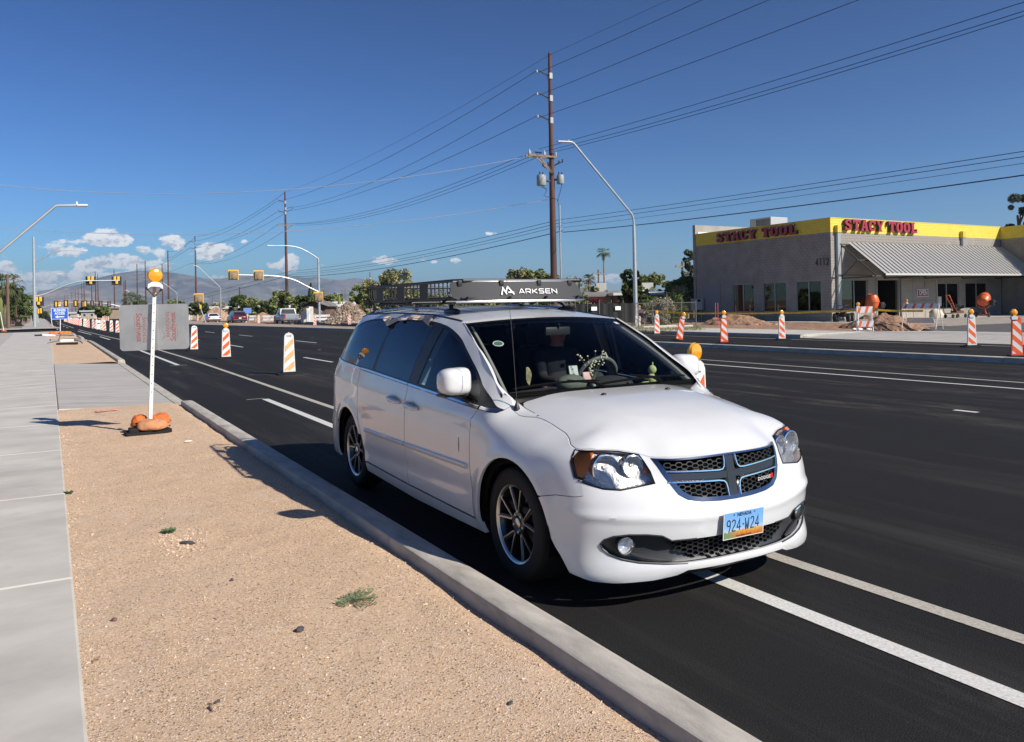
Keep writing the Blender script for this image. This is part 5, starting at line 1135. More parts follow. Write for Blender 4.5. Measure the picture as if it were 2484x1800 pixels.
def weed(x,y,r_,n,lb,seed):
    r = random.Random(seed); w = thing('weed',lb,'weed',(x,y,dgz(x,y)+.003)); mb = MB(); ml = MB()
    for k in range(n):
        a = 2*PI*k/n+r.uniform(-.3,.3); L = r_*r.uniform(.55,1); p = [Vector((L*t*math.cos(a+.3*t),L*t*math.sin(a+.3*t),.006+.012*math.sin(PI*t))) for t in (0,.33,.66,1)]
        mb.tube(p,[.0016,.0013,.001,.0006],4)
        for j in range(16):
            t = (j+1)/16; c_ = p[0].lerp(p[3],t); b = a+.3*t+(PI/2 if j % 2 else -PI/2)*r.uniform(.6,1); l_ = .030*r.uniform(.6,1.1)
            d = Vector((math.cos(b),math.sin(b),r.uniform(.1,.7)))*l_; e = Vector((-d.y,d.x,0))*.28
            ml.add([c_,c_+d*.5+e,c_+d,c_+d*.5-e],[(0,1,2,3)])
    mb.build('stem',M_weed2,w); ml.build('foliage',M_weed if seed % 2 else M_weed2,w)
weed(1.41,4.22,.16,9,'flat spreading grey green weed on the gravel beside the kerb',2); weed(.71,6.24,.06,6,'small dark green weed sprig in the gravel left of the van',3)
weed(.12,8.1,.035,5,'tiny weed growing out of the gravel at the edge of the pavement',5)
M_twig = mat('dry_twig',(.24,.16,.10),.9)
for k,(x,y,L,a,lb) in enumerate([(.53,3.36,.07,1.5,'thick tan broken twig upright near the dark slate chip'),(.76,12.2,.10,.2,'thin dark twig lying right of the orange sandbags'),(.14,4.1,.06,.9,'short brown twig resting against the pavement edge')]):
    mb = MB(); mb.tube([(0,0,.004),(L*.4,.006,.01),(L*.7,-.004,.008),(L,.008,.006)],[.004,.005,.0035,.002],6); mb.build('twig',M_twig,loc=(x,y,dgz(x,y)),rot=(0,0,a),label=lb,cat='twig')
mb = MB(); mb.ball((0,0,0),(.05,.022,.008),10,5); mb.build('paper_scrap',mat('scrap_white',(.8,.78,.72),.8),loc=(1.43,9.85+.6,.115),label='white scrap of litter on the gravel near the kerb beside the rack shadow',cat='litter')
mb = MB(); mb.box((0,0,0),(.34,.10,.006)); mb.build('marking_flag',mat('pink_plastic',(.75,.30,.25),.6),loc=(.78,14.6,.115),rot=(0,0,.3),label='crumpled pink plastic tape at the end of the gravel strip',cat='litter')

# --- the separator kerb in the middle of the road and the wide gravel median beyond
md = MB(); strip(md,20.62,21.0,-10,40,.02); md = md.build('median',M_joint,kind='structure')
y = -9
while y < 42:
    kerb_seg(md,y+.006,y+3.4-.006,20.55,20.92,.15,cut=3); y += 3.4
M_medg = mat('median_gravel',(.42,.31,.235),.95,noise=(1.5,.35,8),bump=(30,.6,.03),spots=(28,.58,(.62,.50,.40),.7))
nearx = lambda y: float(np.interp(y,[41,60,115,170],[20.9,20.1,14.9,13.5])); farx = lambda y: float(np.interp(y,[41,60,170],[21.5,22.6,21.6]))
mb = MB(); strip(mb,nearx,farx,42,168,.13); mb.build('median_island',M_medg,kind='structure')
def kerb_line(fx,y0,y1,w,z,nm='kerb'):
    mb = MB(); n = int((y1-y0)/4); vs = []
    for i in range(n+1):
        y = y0+(y1-y0)*i/n; x = fx(y); vs += [(x-w/2,y,-.02),(x-w/2+.02,y,z),(x+w/2-.02,y,z),(x+w/2,y,-.02)]
    mb.add(vs,[(i*4+j,(i+1)*4+j,(i+1)*4+j+1,i*4+j+1)[::-1] for i in range(n) for j in range(3)]+[(0,1,2,3)]); return mb.build(nm,M_kerb,kind='structure')
kerb_line(nearx,42,168,.2,.15); kerb_line(farx,42,168,.2,.15)
# --- far pavement, kerb, apron and yard
kerb_line(lambda y: 28.75+SH(y)*.3,24.6,160,.18,.15)
fs_ = MB(); strip(fs_,28.85,33.2,24.6,95,.12); fs_ = fs_.build('pavement',M_sand,kind='structure')
y = 24.6
while y < 92:
    L = 3.0 if y < 60 else 6; slab(fs_,28.86+SH(y)*.3,31.0+SH(y)*.3,y+.01,y+L-.01,.155,M_conc); slab(fs_,31.02+SH(y)*.3,33.2+SH(y)*.3,y+.01,y+L-.01,.155,M_conc); y += L
mb = MB(); n = 12
mb.add([(28.65,24.6,.01),(28.65,12.0,.01),(28.65,2,.01),(35.0,2,.14),(35.2,22.5,.14),(33.2,24.6,.15),(30,24.6,.12)],[(0,1,2,3,4,5,6)][0:1]); mb.f = [tuple(reversed(mb.f[0]))][:1]; mb.build('driveway',M_conc2,kind='structure')
M_lot = mat('yard_asphalt',(.10,.095,.09),.9,noise=(1,.3,7),bump=(40,.5,.01)); M_grav = mat('yard_gravel',(.36,.32,.27),.95,noise=(3,.3,6),bump=(25,.8,.03),spots=(30,.55,(.52,.48,.42),.7))
mb = MB(); mb.add([(35.0,-10,.13),(70,-10,.13),(70,26.5,.13),(39,26.0,.13),(35.2,22.5,.13)],[(0,1,2,3,4)]); mb.build('parking_yard',M_lot,kind='structure')
mb = MB(); mb.add([(39,26.0,.136),(70,24.0,.136),(90,24,.136),(90,33,.136),(44,33,.136)],[(0,1,2,3,4)]); mb.build('gravel_yard',M_grav,kind='structure')
mb = MB(); mb.add([(44,33,.15),(90,33,.15),(90,38.2,.15),(46.6,38.2,.15),(46.4,52,.15),(44,52,.15)],[(0,1,2,3),(0,3,4,5)]); mb.build('forecourt',M_conc2,kind='structure')
M_clay = mat('reddish_clay',(.34,.20,.125),.97,noise=(1.2,.35,8),bump=(5,.8,.08),spots=(6,.56,(.44,.31,.22),.7))
def heap_mesh(fz,x0,x1,y0,y1,nx,ny,m,nm,**kw):
    mb = MB(); mb.grid(lambda u,v: (x0+(x1-x0)*u,y0+(y1-y0)*v,fz(x0+(x1-x0)*u,y0+(y1-y0)*v)),nx,ny); return mb.build(nm,m,None,False,**kw)
def fb(x,y,s,o=4): return sum(mnoise.noise((x*s*2**k,y*s*2**k,5.2*k))/2**k for k in range(o))
heap_mesh(lambda x,y: .10+.07*abs(fb(x,y,.8))+.05*fb(x,y,.3),33.2,44.6,25.6,62,70,150,M_clay,'dug_earth',kind='structure')
mb = MB(); strip(mb,33.2,80,62,96,.05); mb.build('dirt_lot',mat('lot_earth',(.40,.30,.215),.97,noise=(.6,.35,8),bump=(6,.6,.06)),kind='structure')
mb = MB(); mb.add([(26,112,.03),(160,112,.03),(160,420,.03),(22,420,.03)],[(0,1,2,3)]); mb.add([(80,40,.02),(200,40,.02),(200,112,.02),(80,112,.02)],[(0,1,2,3)]); mb.build('dirt_lot',bpy.data.materials['lot_earth'],kind='structure')
def heap(cx,cy,r0,r1,h,lb,m=M_clay,seed=1,n=34,rough=.25,nm='earth_heap',cat='earth heap',z0=.08):
    def fz(x,y):
        d = math.hypot((x-cx)/r0,(y-cy)/r1); w = 1+.25*fb(x*1.3+seed,y,.8); k = max(0,1-(d*w)**1.5)
        return z0-.12+h*k*(1+rough*fb(x+seed*7,y,1.6))+(.10 if k > 0 else 0)
    return heap_mesh(fz,cx-r0*1.25,cx+r0*1.25,cy-r1*1.25,cy+r1*1.25,n,n,m,nm,label=lb,cat=cat)
heap(40.2,39.8,1.9,2.9,.72,'low reddish earth heap in front of the grey block wall left of the windows',seed=2)
heap(37.5,27.0,1.5,2.3,.85,'pointed brown earth heap behind the two striped barricades',seed=5,n=44)
heap(39.6,31.5,1.8,3.4,.22,'long low ridge of clods in front of the quad bike',seed=9)
# ================================================================ building
M_cmu = mat('grey_block',(.33,.305,.27),.92,noise=(1.1,.22,7),bump=(60,.4,.004)); M_cmuy = mat('yellow_painted_block',(.80,.62,.09),.75,noise=(1.4,.10,6),bump=(60,.3,.003))
M_mort = mat('mortar',(.13,.125,.12),.95); M_morty = mat('yellow_painted_mortar',(.74,.57,.085),.85)
bld = thing('tool_shop','grey block shop building with a yellow parapet band and a ribbed metal awning','shop building',(47.65,38.1,0))
BX,BY = 47.65,38.1
def bl(mb,nm,m,parent=None,**kw): return mb.build(nm,m,parent or bld,**kw)
def L_(x,y,z): return Vector((x-BX,y-BY,z))
# wall backing with openings cut: built from boxes round the openings
def wall_boxes(axis,a0,a1,z0,z1,opens,t=.25,mb=None,dy=0.0):
    """axis 'x': wall along X at y=BY (front); axis 'y': along Y at x=BX (left). opens=(a0,a1,z0,z1)"""
    mb = mb or MB(); cuts = sorted(set([a0,a1]+[o[0] for o in opens]+[o[1] for o in opens]))
    for p,q in zip(cuts,cuts[1:]):
        zs = [(z0,z1)]
        for o in opens:
            if o[0] <= p+1e-6 and o[1] >= q-1e-6:
                nz = []
                for (c,d) in zs:
                    if o[2] > c: nz.append((c,min(d,o[2])))
                    if o[3] < d: nz.append((max(c,o[3]),d))
                zs = nz
        for c,d in zs:
            if axis == 'x': mb.box(L_((p+q)/2,BY+t/2+.012+dy,(c+d)/2),(q-p,t,d-c))
            else: mb.box(L_(BX+t/2+.012,(p+q)/2,(c+d)/2),(t,q-p,d-c))
    return mb
WL = [(45.27,47.56,.83,3.02),(42.10,44.36,.83,3.04),(38.97,41.19,.83,3.05)]
WF = [(48.67,51.55,.93,3.05),(52.6,55.1,.05,3.08),(59.72,62.72,.78,2.78),(63.58,66.64,.77,2.79)]
HT = 7.40
bl(wall_boxes('y',BY,51.68,0,6.36,WL),'wall',M_mort); bl(wall_boxes('y',BY,51.68,6.36,HT-.03,[]),'wall',M_morty)
bl(wall_boxes('x',BX+.27,68.6,0,6.36,WF),'wall',M_mort); bl(wall_boxes('x',BX+.27,68.6,6.36,HT-.03,[]),'wall',M_morty)
# return wing on the right, running towards the road
WR = MB(); WR.box(L_(68.6+.14,31.0,3.18),(.25,14.2,6.36)); bl(WR,'wall',M_mort); WR = MB(); WR.box(L_(68.6+.14,31.0,6.87),(.25,14.2,1.02)); bl(WR,'wall',M_morty)
mb = MB(); mb.box(L_(75,24.0,3.7),(12.6,.3,7.4)); bl(mb,'wall',M_cmu)
# blocks, each with its own edges
def course_blocks(axis,a0,a1,opens,blockL=.397,H=.2,x_face=None):
    out = []; nrow = int(round(HT/H)); 
    for r_ in range(nrow):
        z0,z1 = r_*H+.005,(r_+1)*H-.005; a = a0-(blockL/2 if r_ % 2 else 0)
        while a < a1-.02:
            p,q = max(a,a0)+.005,min(a+blockL,a1)-.005
            segs = [(p,q)]
            for o in opens:
                if (z0+z1)/2 > o[2] and (z0+z1)/2 < o[3]:
                    ns = []
                    for s0,s1 in segs:
                        if s1 <= o[0] or s0 >= o[1]: ns.append((s0,s1))
                        else:
                            if s0 < o[0]: ns.append((s0,o[0]))
                            if s1 > o[1]: ns.append((o[1],s1))
                    segs = ns
            for s0,s1 in segs:
                if s1-s0 > .03: out.append((s0,s1,z0,z1))
            a += blockL
    return out
def block_geo(mb,axis,s0,s1,z0,z1,face,d=.016,b=.006,off=(0,0,0)):
    # bevelled front face standing proud of the mortar
    if axis == 'x': P_ = lambda a,z,k: L_(a,face-k,z)
    elif axis == 'y': P_ = lambda a,z,k: L_(face-k,a,z)
    o = Vector(off); r0 = [(s0,z0),(s1,z0),(s1,z1),(s0,z1)]; r1 = [(s0+b,z0+b),(s1-b,z0+b),(s1-b,z1-b),(s0+b,z1-b)]
    vs = [P_(a,z,-.012)-o for a,z in r0]+[P_(a,z,d-b*.6) - o for a,z in r0]+[P_(a,z,d)-o for a,z in r1]
    fs = [(8,9,10,11)]+[(i,(i+1) % 4,4+(i+1) % 4,4+i) for i in range(4)]+[(4+i,4+(i+1) % 4,8+(i+1) % 4,8+i) for i in range(4)]
    if axis == 'y': fs = [f[::-1] for f in fs]
    mb.add(vs,fs)
allb = [('x',b,BY) for b in course_blocks('x',BX-.004,68.6,WF)]+[('y',b,BX) for b in course_blocks('y',BY+.004,51.68,WL)]
# the 300 that show largest: frontal ones on the sunlit upper wall
def vis(k):
    ax,b,_ = k; z = (b[2]+b[3])/2
    full = (b[1]-b[0]) > .3
    return (ax == 'x' and full and z > 5.6 and b[0] < 68,-abs(b[0]-BX) if ax == 'x' else -abs(b[0]-BY)*.8-(0 if full else 99))
big = sorted(allb,key=vis,reverse=True)[:300]; bigset = set((k[0],k[1]) for k in big)
cache = {}
for ax,b,face in big:
    key = (ax,round(b[1]-b[0],3),b[2] > 6.36); 
    if key not in cache:
        mb = MB(); w_,h_ = b[1]-b[0],b[3]-b[2]
        block_geo(mb,ax,BX if ax == 'x' else BY,(BX if ax == 'x' else BY)+w_,0,h_,face); cache[key] = mb.mesh('block',M_cmuy if b[2] > 6.36 else M_cmu)
    link('block',cache[key],bld,loc=((b[0]-BX,0,b[2]) if ax == 'x' else (0,b[0]-BY,b[2])))
rest = {0: MB(),1: MB()}
for ax,b,face in allb:
    if (ax,b) in bigset: continue
    block_geo(rest[int(b[2] > 6.36)],ax,b[0],b[1],b[2],b[3],face)
# return wall blocks
for b in course_blocks('y',24.0,38.0,[]):
    block_geo(rest[int(b[2] > 6.36)],'y',b[0],b[1],b[2],b[3],68.6)
bl(rest[0],'blockwork',M_cmu,kind='stuff'); bl(rest[1],'blockwork',M_cmuy,kind='stuff')
# flashings, roof, parapet at the back
M_flash = mat('pale_metal',(.62,.61,.56),.45,metal=.3); M_roof = mat('white_roof',(.72,.71,.68),.8)
mb = MB(); mb.box(L_(BX+.13,44.9,HT+.005),(.34,13.7,.05)); mb.box(L_(58.2,BY+.13,HT+.005),(20.8,.34,.05)); bl(mb,'parapet_cap',mat('yellow_metal_cap',(.72,.56,.12),.5)) 
mb = MB(); mb.box(L_(58.3,45,6.7),(20.7,13.4,.1)); bl(mb,'roof',M_roof)
mb = MB(); mb.box(L_(58,51.9,4.1),(20.7,.3,8.2)); bl(mb,'rear_parapet',M_cmu)
mb = MB(); mb.box(L_(58,51.72,7.35),(20.2,.06,.55)); bl(mb,'roof_upstand',M_roof)
ac = thing('rooftop_air_conditioner','grey rooftop cooling unit above the yellow band left of the corner','air conditioner',(50.4,46.2,7.0))
M_acm = mat('galvanised_grey',(.42,.43,.43),.5,metal=.4)
mb = MB(); mb.bbox((0,0,.75),(1.9,2.2,1.05),.03); mb.build('casing',M_acm,ac)
mb = MB()
for k in range(12): mb.box((-.965,-.95+.12*k,.75),(.02,.05,.8))
mb.build('louvre',mat('louvre_dark',(.08,.08,.08),.6),ac); mb = MB(); mb.bbox((0,0,.1),(1.6,1.9,.25),.02); mb.build('kerb_frame',M_acm,ac)
# windows -------------------------------------------------
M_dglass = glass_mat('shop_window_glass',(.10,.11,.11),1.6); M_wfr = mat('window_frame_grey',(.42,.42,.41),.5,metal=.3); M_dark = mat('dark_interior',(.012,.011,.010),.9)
def shop_window(axis,a0,a1,z0,z1,mull=(),face=None,glass=None,fm=None):
    f = face if face is not None else (BY if axis == 'x' else BX)
    P_ = (lambda a,z,k: L_(a,f+k,z)) if axis == 'x' else (lambda a,z,k: L_(f+k,a,z))
    D_ = (lambda w,h,t: (w,t,h)) if axis == 'x' else (lambda w,h,t: (t,w,h))
    w = link('window',None,bld)
    mb = MB(); fw_ = .055; cx,cz = (a0+a1)/2,(z0+z1)/2
    for c,d in ((P_(cx,z0+fw_/2,.07),D_(a1-a0,fw_,.08)),(P_(cx,z1-fw_/2,.07),D_(a1-a0,fw_,.08)),(P_(a0+fw_/2,cz,.07),D_(fw_,z1-z0-2*fw_-.004,.078)),(P_(a1-fw_/2,cz,.07),D_(fw_,z1-z0-2*fw_-.004,.078))): mb.box(c,d)
    mb.build('frame',fm or M_wfr,w)
    for m_ in mull: MB().box(P_(m_,cz,.071),D_(.06,z1-z0-2*fw_-.004,.076)).build('mullion',fm or M_wfr,w)
    cuts = [a0+fw_]+list(mull)+[a1-fw_]
    for p,q in zip(cuts,cuts[1:]): MB().box(P_((p+q)/2,cz,.09),D_(q-p-.05,z1-z0-2*fw_,.008)).build('pane',glass or M_dglass,w)
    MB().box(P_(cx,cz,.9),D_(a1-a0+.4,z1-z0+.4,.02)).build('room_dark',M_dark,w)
    mb = MB()
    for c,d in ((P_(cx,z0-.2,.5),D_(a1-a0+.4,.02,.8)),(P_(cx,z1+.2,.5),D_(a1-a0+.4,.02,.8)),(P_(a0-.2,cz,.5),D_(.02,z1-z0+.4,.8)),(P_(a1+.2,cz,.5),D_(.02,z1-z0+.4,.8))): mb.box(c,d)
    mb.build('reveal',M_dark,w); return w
for (a0,a1,z0,z1),m_ in zip(WL,(46.42,43.22,40.07)): shop_window('y',a0,a1,z0,z1,(m_,))
shop_window('x',48.67,51.55,.93,3.05,(50.1,)); shop_window('x',59.72,62.72,.78,2.78,(61.15,)); shop_window('x',63.58,66.64,.77,2.79,(65.15,))
mb = MB(); mb.box(L_(50.9,38.4,2.9),(1,.02,.1)); 
# recessed dark entrance and the big panelled sliding door with the OPEN sign
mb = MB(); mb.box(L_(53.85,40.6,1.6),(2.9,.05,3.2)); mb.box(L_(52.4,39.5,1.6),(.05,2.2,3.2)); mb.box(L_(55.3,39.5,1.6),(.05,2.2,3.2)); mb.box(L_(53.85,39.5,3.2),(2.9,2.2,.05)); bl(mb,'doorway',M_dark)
mb = MB(); mb.box(L_(52.57,38.12,1.6),(.09,.14,3.1)); mb.box(L_(53.85,38.12,3.13),(2.65,.14,.09)); mb.box(L_(55.12,38.12,1.6),(.09,.14,3.1)); bl(mb,'door_frame',M_wfr)
M_tan = mat('tan_painted_panel',(.36,.32,.275),.75,noise=(1.5,.12,5))
sdr = link('sliding_door',None,bld); mb = MB(); mb.box(L_(57.35,37.99,1.58),(4.25,.06,3.1)); mb.build('panel',M_tan,sdr)
mb = MB()
for z in (.35,1.1,1.85,2.6): 
    for xx in (55.9,57.3,58.75): MB().bbox(L_(xx,37.95,z),(1.36,.04,.66),.012).build('panel',M_tan,sdr)
MB().box(L_(59.56,37.96,1.6),(.10,.12,2.95)).build('door_edge',M_flash,sdr)
sg_ = thing('open_sign','small red OPEN sign hung on the tan sliding door','sign',(57.76,37.90,2.03),0)
MB().bbox((0,0,0),(1.42,.03,.60),.008).build('sign_board',mat('sign_white',(.70,.68,.66),.5),sg_); MB().box((0,-.018,0),(1.28,.008,.47)).build('sign_face',mat('sign_dark_red',(.28,.03,.04),.5),sg_)
tt = link('lettering',text_mesh('OPEN',.52,bpy.data.materials['sign_white'],.01,bold=.022,xs=.80),sg_,loc=(0,-.025,0),rot=(PI/2,0,0))
# small notices and meter boxes, low block plinth
mb = MB(); mb.box(L_(60.25,38.14,1.35),(.42,.01,.75)); bl(mb,'window_notice',bpy.data.materials['sign_white'])
mb = MB(); mb.bbox(L_(52.15,37.95,1.65),(.32,.16,.36),.02); bl(mb,'mail_box',M_wfr)
el = link('electric_meter',None,bld); MB().bbox(L_(47.45,51.75,1.45),(.22,.72,1.05),.02).build('cabinet',M_acm,el); MB().bbox(L_(47.42,51.02,1.5),(.25,.62,1.0),.02).build('cabinet',M_acm,el)
mb = MB(); mb.lathe([(.11,-.0),(.11,.12),(.0,.13)],16,T(*(L_(47.29,51.0,1.8))) @ RY(-PI/2)); mb.build('meter_glass',M_dark,el); mb = MB(); mb.tube([L_(47.5,51.0,1.0),L_(47.5,51.0,.1)],.035,8); mb.build('conduit',M_acm,el)
MB().box(L_(47.62,49.75,1.58),(.07,1.72,3.12)).build('grey_door',mat('door_grey_paint',(.255,.25,.26),.6),bld)
# rainwater boxes and downpipes
M_dp = mat('downpipe_grey',(.40,.43,.44),.4,metal=.4)
for xx,z0 in ((48.25,.3),(63.15,5.4)):
    d = link('downpipe',None,bld); MB().bbox(L_(xx,37.94,6.62),(.42,.28,.52),.02).build('hopper',mat('yellow_metal',(.62,.47,.07),.6),d); MB().box(L_(xx+.02,37.96,(6.36+z0)/2),(.30,.20,6.36-z0)).build('pipe',M_dp,d)
# awning: ribbed sheets over steel brackets
aw = link('awning',None,bld); M_rib = mat('ribbed_sheet',(.43,.42,.40),.5,metal=.25); M_steel = mat('dark_steel',(.05,.05,.052),.6)
TA,TB = np.array((37.97,5.70)),np.array((35.05,3.36)); x0,x1 = 49.32,68.5
def awp(x,t,o=0.0):
    n_ = np.array((-(TB-TA)[1],(TB-TA)[0])); n_ = n_/np.linalg.norm(n_)*(-1)
    p = TA+(TB-TA)*t; p = p+ n_*o; return L_(x,p[0],p[1])
if (awp(50,.5,.1).z < awp(50,.5,0).z):
    _a = awp; awp = lambda x,t,o=0.0: _a(x,t,-o)
sheetw = 1.92; ns = 10; pit = .48
for k in range(ns):
    mb = MB(); xs_ = []; a = x0+k*sheetw
    for j in range(4):
        xs_ += [(a+j*pit,0),(a+j*pit+.34,0),(a+j*pit+.37,.07),(a+j*pit+.43,.07),(a+j*pit+.46,0)]
    xs_.append((a+4*pit,0)); vs = [awp(x,t,o+.002*(k % 2)) for x,o in xs_ for t in (0,.5,1.0)]
    mb.add(vs,[(i*3+j,(i+1)*3+j,(i+1)*3+j+1,i*3+j+1) for i in range(len(xs_)-1) for j in range(2)]); mb.build('ribbed_sheet',M_rib,aw)
mb = MB(); mb.box(L_((x0+x1)/2,35.03,3.31),(x1-x0,.06,.14)); mb.build('edge_trim',M_flash,aw)
mb = MB(); mb.box(L_((x0+x1)/2-.3,35.3,3.22),(x1-x0+1.6,.1,.10)); mb.box(L_((x0+x1)/2-.3,36.6,4.35),(x1-x0+1.2,.08,.08)); mb.box(L_((x0+x1)/2-.3,37.9,5.55),(x1-x0+1.4,.08,.08)); mb.build('purlin',M_steel,aw)
for k,xx in enumerate((48.55,53.3,58.1,62.9,67.6)):
    mb = MB(); mb.tube([L_(xx,37.95,5.50),L_(xx,35.2,3.22)],.05,6); mb.tube([L_(xx,37.95,3.15),L_(xx,35.2,3.17)],.05,6); mb.tube([L_(xx,37.95,3.2),L_(xx,36.6,4.36)],.035,6); mb.tube([L_(xx,37.93,5.5),L_(xx,37.93,3.1)],.045,6); mb.build('bracket',M_steel,aw)
MB().box(L_(58.3,38.02,3.25),(20.4,.06,.14)).build('lintel',mat('lintel_grey',(.33,.31,.28),.8),bld)
# fat slab-serif letters of the shop name
def outline_letter(ch):
    o = {}
    if ch == 'T': return [[(.0,.78),(.04,.62),(.12,.62),(.18,.80),(.30,.80),(.30,.14),(.20,.10),(.20,0),(.70,0),(.70,.10),(.60,.14),(.60,.80),(.72,.80),(.78,.62),(.86,.62),(.90,.78),(.90,1),(0,1)]],[]
    if ch == 'A': return [[(0,0),(.34,0),(.34,.10),(.29,.13),(.31,.25),(.55,.25),(.57,.13),(.50,.10),(.50,0),(.92,0),(.92,.10),(.84,.14),(.62,1),(.30,1),(.08,.14),(0,.10)]],[[(.355,.40),(.51,.40),(.43,.74)]]
    if ch == 'Y': return [[(.22,0),(.70,0),(.70,.10),(.60,.14),(.60,.42),(.84,.88),(.92,.90),(.92,1),(.58,1),(.58,.90),(.63,.88),(.50,.60),(.37,.88),(.42,.90),(.42,1),(0,1),(0,.90),(.07,.88),(.31,.42),(.31,.14),(.22,.10)]],[]
    if ch == 'O':
        e = [(.43+.43*abs(math.cos(a))**.8*math.copysign(1,math.cos(a)),.5+.51*abs(math.sin(a))**.8*math.copysign(1,math.sin(a))) for a in [2*PI*k/28 for k in range(28)]]
        h = [(.43+.12*math.cos(a),.5+.31*abs(math.sin(a))**.7*math.copysign(1,math.sin(a))) for a in [2*PI*k/20 for k in range(20)]]; return [e],[h]
    if ch == 'C':
        e = [(.84,.66),(.84,.98),(.74,.98),(.70,.93),(.58,1),(.40,1.01),(.18,.94),(.04,.75),(0,.5),(.04,.25),(.18,.06),(.40,-.01),(.62,.03),(.78,.16),(.85,.36),(.60,.36),(.56,.24),(.47,.18),(.36,.22),(.31,.36),(.30,.5),(.31,.66),(.37,.80),(.47,.83),(.58,.76),(.62,.66)]; return [e],[]
    if ch == 'S':
        e = [(.04,.34),(.03,.02),(.13,.02),(.17,.07),(.34,-.01),(.56,.0),(.74,.10),(.80,.28),(.74,.46),(.56,.56),(.36,.64),(.30,.72),(.36,.82),(.48,.82),(.58,.76),(.64,.66),(.74,.66),(.74,.98),(.65,.98),(.61,.93),(.46,1.01),(.26,1.0),(.09,.90),(.03,.72),(.09,.54),(.26,.43),(.46,.36),(.53,.28),(.48,.18),(.35,.17),(.22,.22),(.14,.34)]; return [e],[]
    if ch == 'L': return [[(0,0),(.84,0),(.84,.38),(.74,.38),(.68,.20),(.60,.16),(.42,.16),(.42,.86),(.52,.90),(.52,1),(0,1),(0,.90),(.10,.86),(.10,.14),(0,.10)]],[]
def letter_mesh(ch,w,h,d,m_):
    os_,hs = outline_letter(ch); sc_ = lambda P_: [(x*w,y*h) for x,y in P_]
    mb = MB(); loops = [sc_(os_[0])]+[sc_(q) for q in hs]; pts = []; ed = []
    for L in loops: o = len(pts); pts += L; ed += [(o+i,o+(i+1) % len(L)) for i in range(len(L))]
    vs,es,fs,_,_,_ = delaunay_2d_cdt([Vector(p) for p in pts],ed,[],0,1e-6)
    tri = []
    for f in fs:
        c = sum((vs[i] for i in f),Vector((0,0)))/len(f)
        if inpoly(c,loops[0]) and not any(inpoly(c,q) for q in loops[1:]): tri.append(tuple(f))
    mb.add([(v.x,-d,v.y) for v in vs],[t_ for t_ in tri]); 
    for k,L in enumerate(loops):
        A = sum(L[i][0]*L[(i+1) % len(L)][1]-L[(i+1) % len(L)][0]*L[i][1] for i in range(len(L))); n = len(L)
        q = [(i,(i+1) % n,n+(i+1) % n,n+i) for i in range(n)]
        mb.cur = 1; mb.add([(x,-d,y) for x,y in L]+[(x,0,y) for x,y in L],q if (A > 0) == (k == 0) else [t_[::-1] for t_ in q]); mb.cur = 0
    return mb.mesh('letter',[m_,M_steel])
M_lred = mat('sign_letter_red',(.36,.028,.045),.4); lcache = {}
def shop_sign(axis,start,step,word_gap,z,h,lb,slant=0):
    s = thing('shop_sign',lb,'sign',(start,BY-.05,z) if axis == 'x' else (BX-.05,start,z),0 if axis == 'x' else -PI/2)
    x = 0
    for ch in 'STACY TOOL':
        if ch == ' ': x += word_gap; continue
        if (ch,step) not in lcache: lcache[(ch,step)] = letter_mesh(ch,step*1.02,h,.24,M_lred)
        link('letter',lcache[(ch,step)],s,loc=(x,0,0)); x += step
    return s
shop_sign('x',48.86,.87,.52,6.55,.78,'red slab serif shop name letters on the sunlit front of the yellow band')
shop_sign('y',49.0,.865,.50,6.50,.74,'red slab serif shop name letters on the shaded side of the yellow band')
# house number
NUM = {'4': [[(.62,0),(.62,1),(.05,.30),(.95,.30)]],'1': [[(.5,0),(.5,1),(.32,.86)]],'2': [[(.1,.75),(.15,.92),(.35,1),(.65,1),(.85,.9),(.88,.72),(.8,.52),(.12,.1),(.12,.02),(.92,.02)]]}
hn = thing('house_number','black street number 4112 on the shaded block wall near the corner','number',(BX-.03,39.36,4.10),-PI/2)
for k,ch in enumerate('4112'):
    mb = MB(); stroke_text(mb,[[(k*.30+u*.22,v*.47) for u,v in st] for st in NUM[ch]],.055,RX(PI/2),.03); mb.build('digit',M_steel,hn)
# ================================================================ roof basket on the van
VM = Matrix.Translation(van.location) @ RZ(van.rotation_euler.z)
M_rack = mat('rack_black_powder',(.016,.017,.018),.5,bump=(300,.15,.001)); M_fair = mat('fairing_dark_grey',(.048,.050,.054),.6,spec=.25)
M_logo = mat('logo_white',(.82,.82,.80),.5)
rack = thing('roof_basket','black steel roof basket with a white lettered wind fairing on top of the white minivan','roof rack',van.location.copy(),van.rotation_euler.z)
def rb_(mb,nm,m=None,par=None,smooth=True): return mb.build(nm,m or M_rack,par or rack,smooth,40)
fx,rx,hw,zb,zt = -1.44,-3.56,.605,1.742,1.88
mb = MB()
def loop(z,r=.013,inset_=0):
    c = .06; a,b,h = fx-inset_,rx+inset_,hw-inset_
    pts = [(a-c,h,z),(b+c,h,z),(b,h-c,z),(b,-h+c,z),(b+c,-h,z),(a-c,-h,z),(a,-h+c,z),(a,h-c,z),(a-c,h,z)]
    m_ = MB(); m_.tube(pts,r,8,caps=False); return m_
rb_(loop(zt),'top_rail'); rb_(loop(zb,.013,.03),'base_rail')
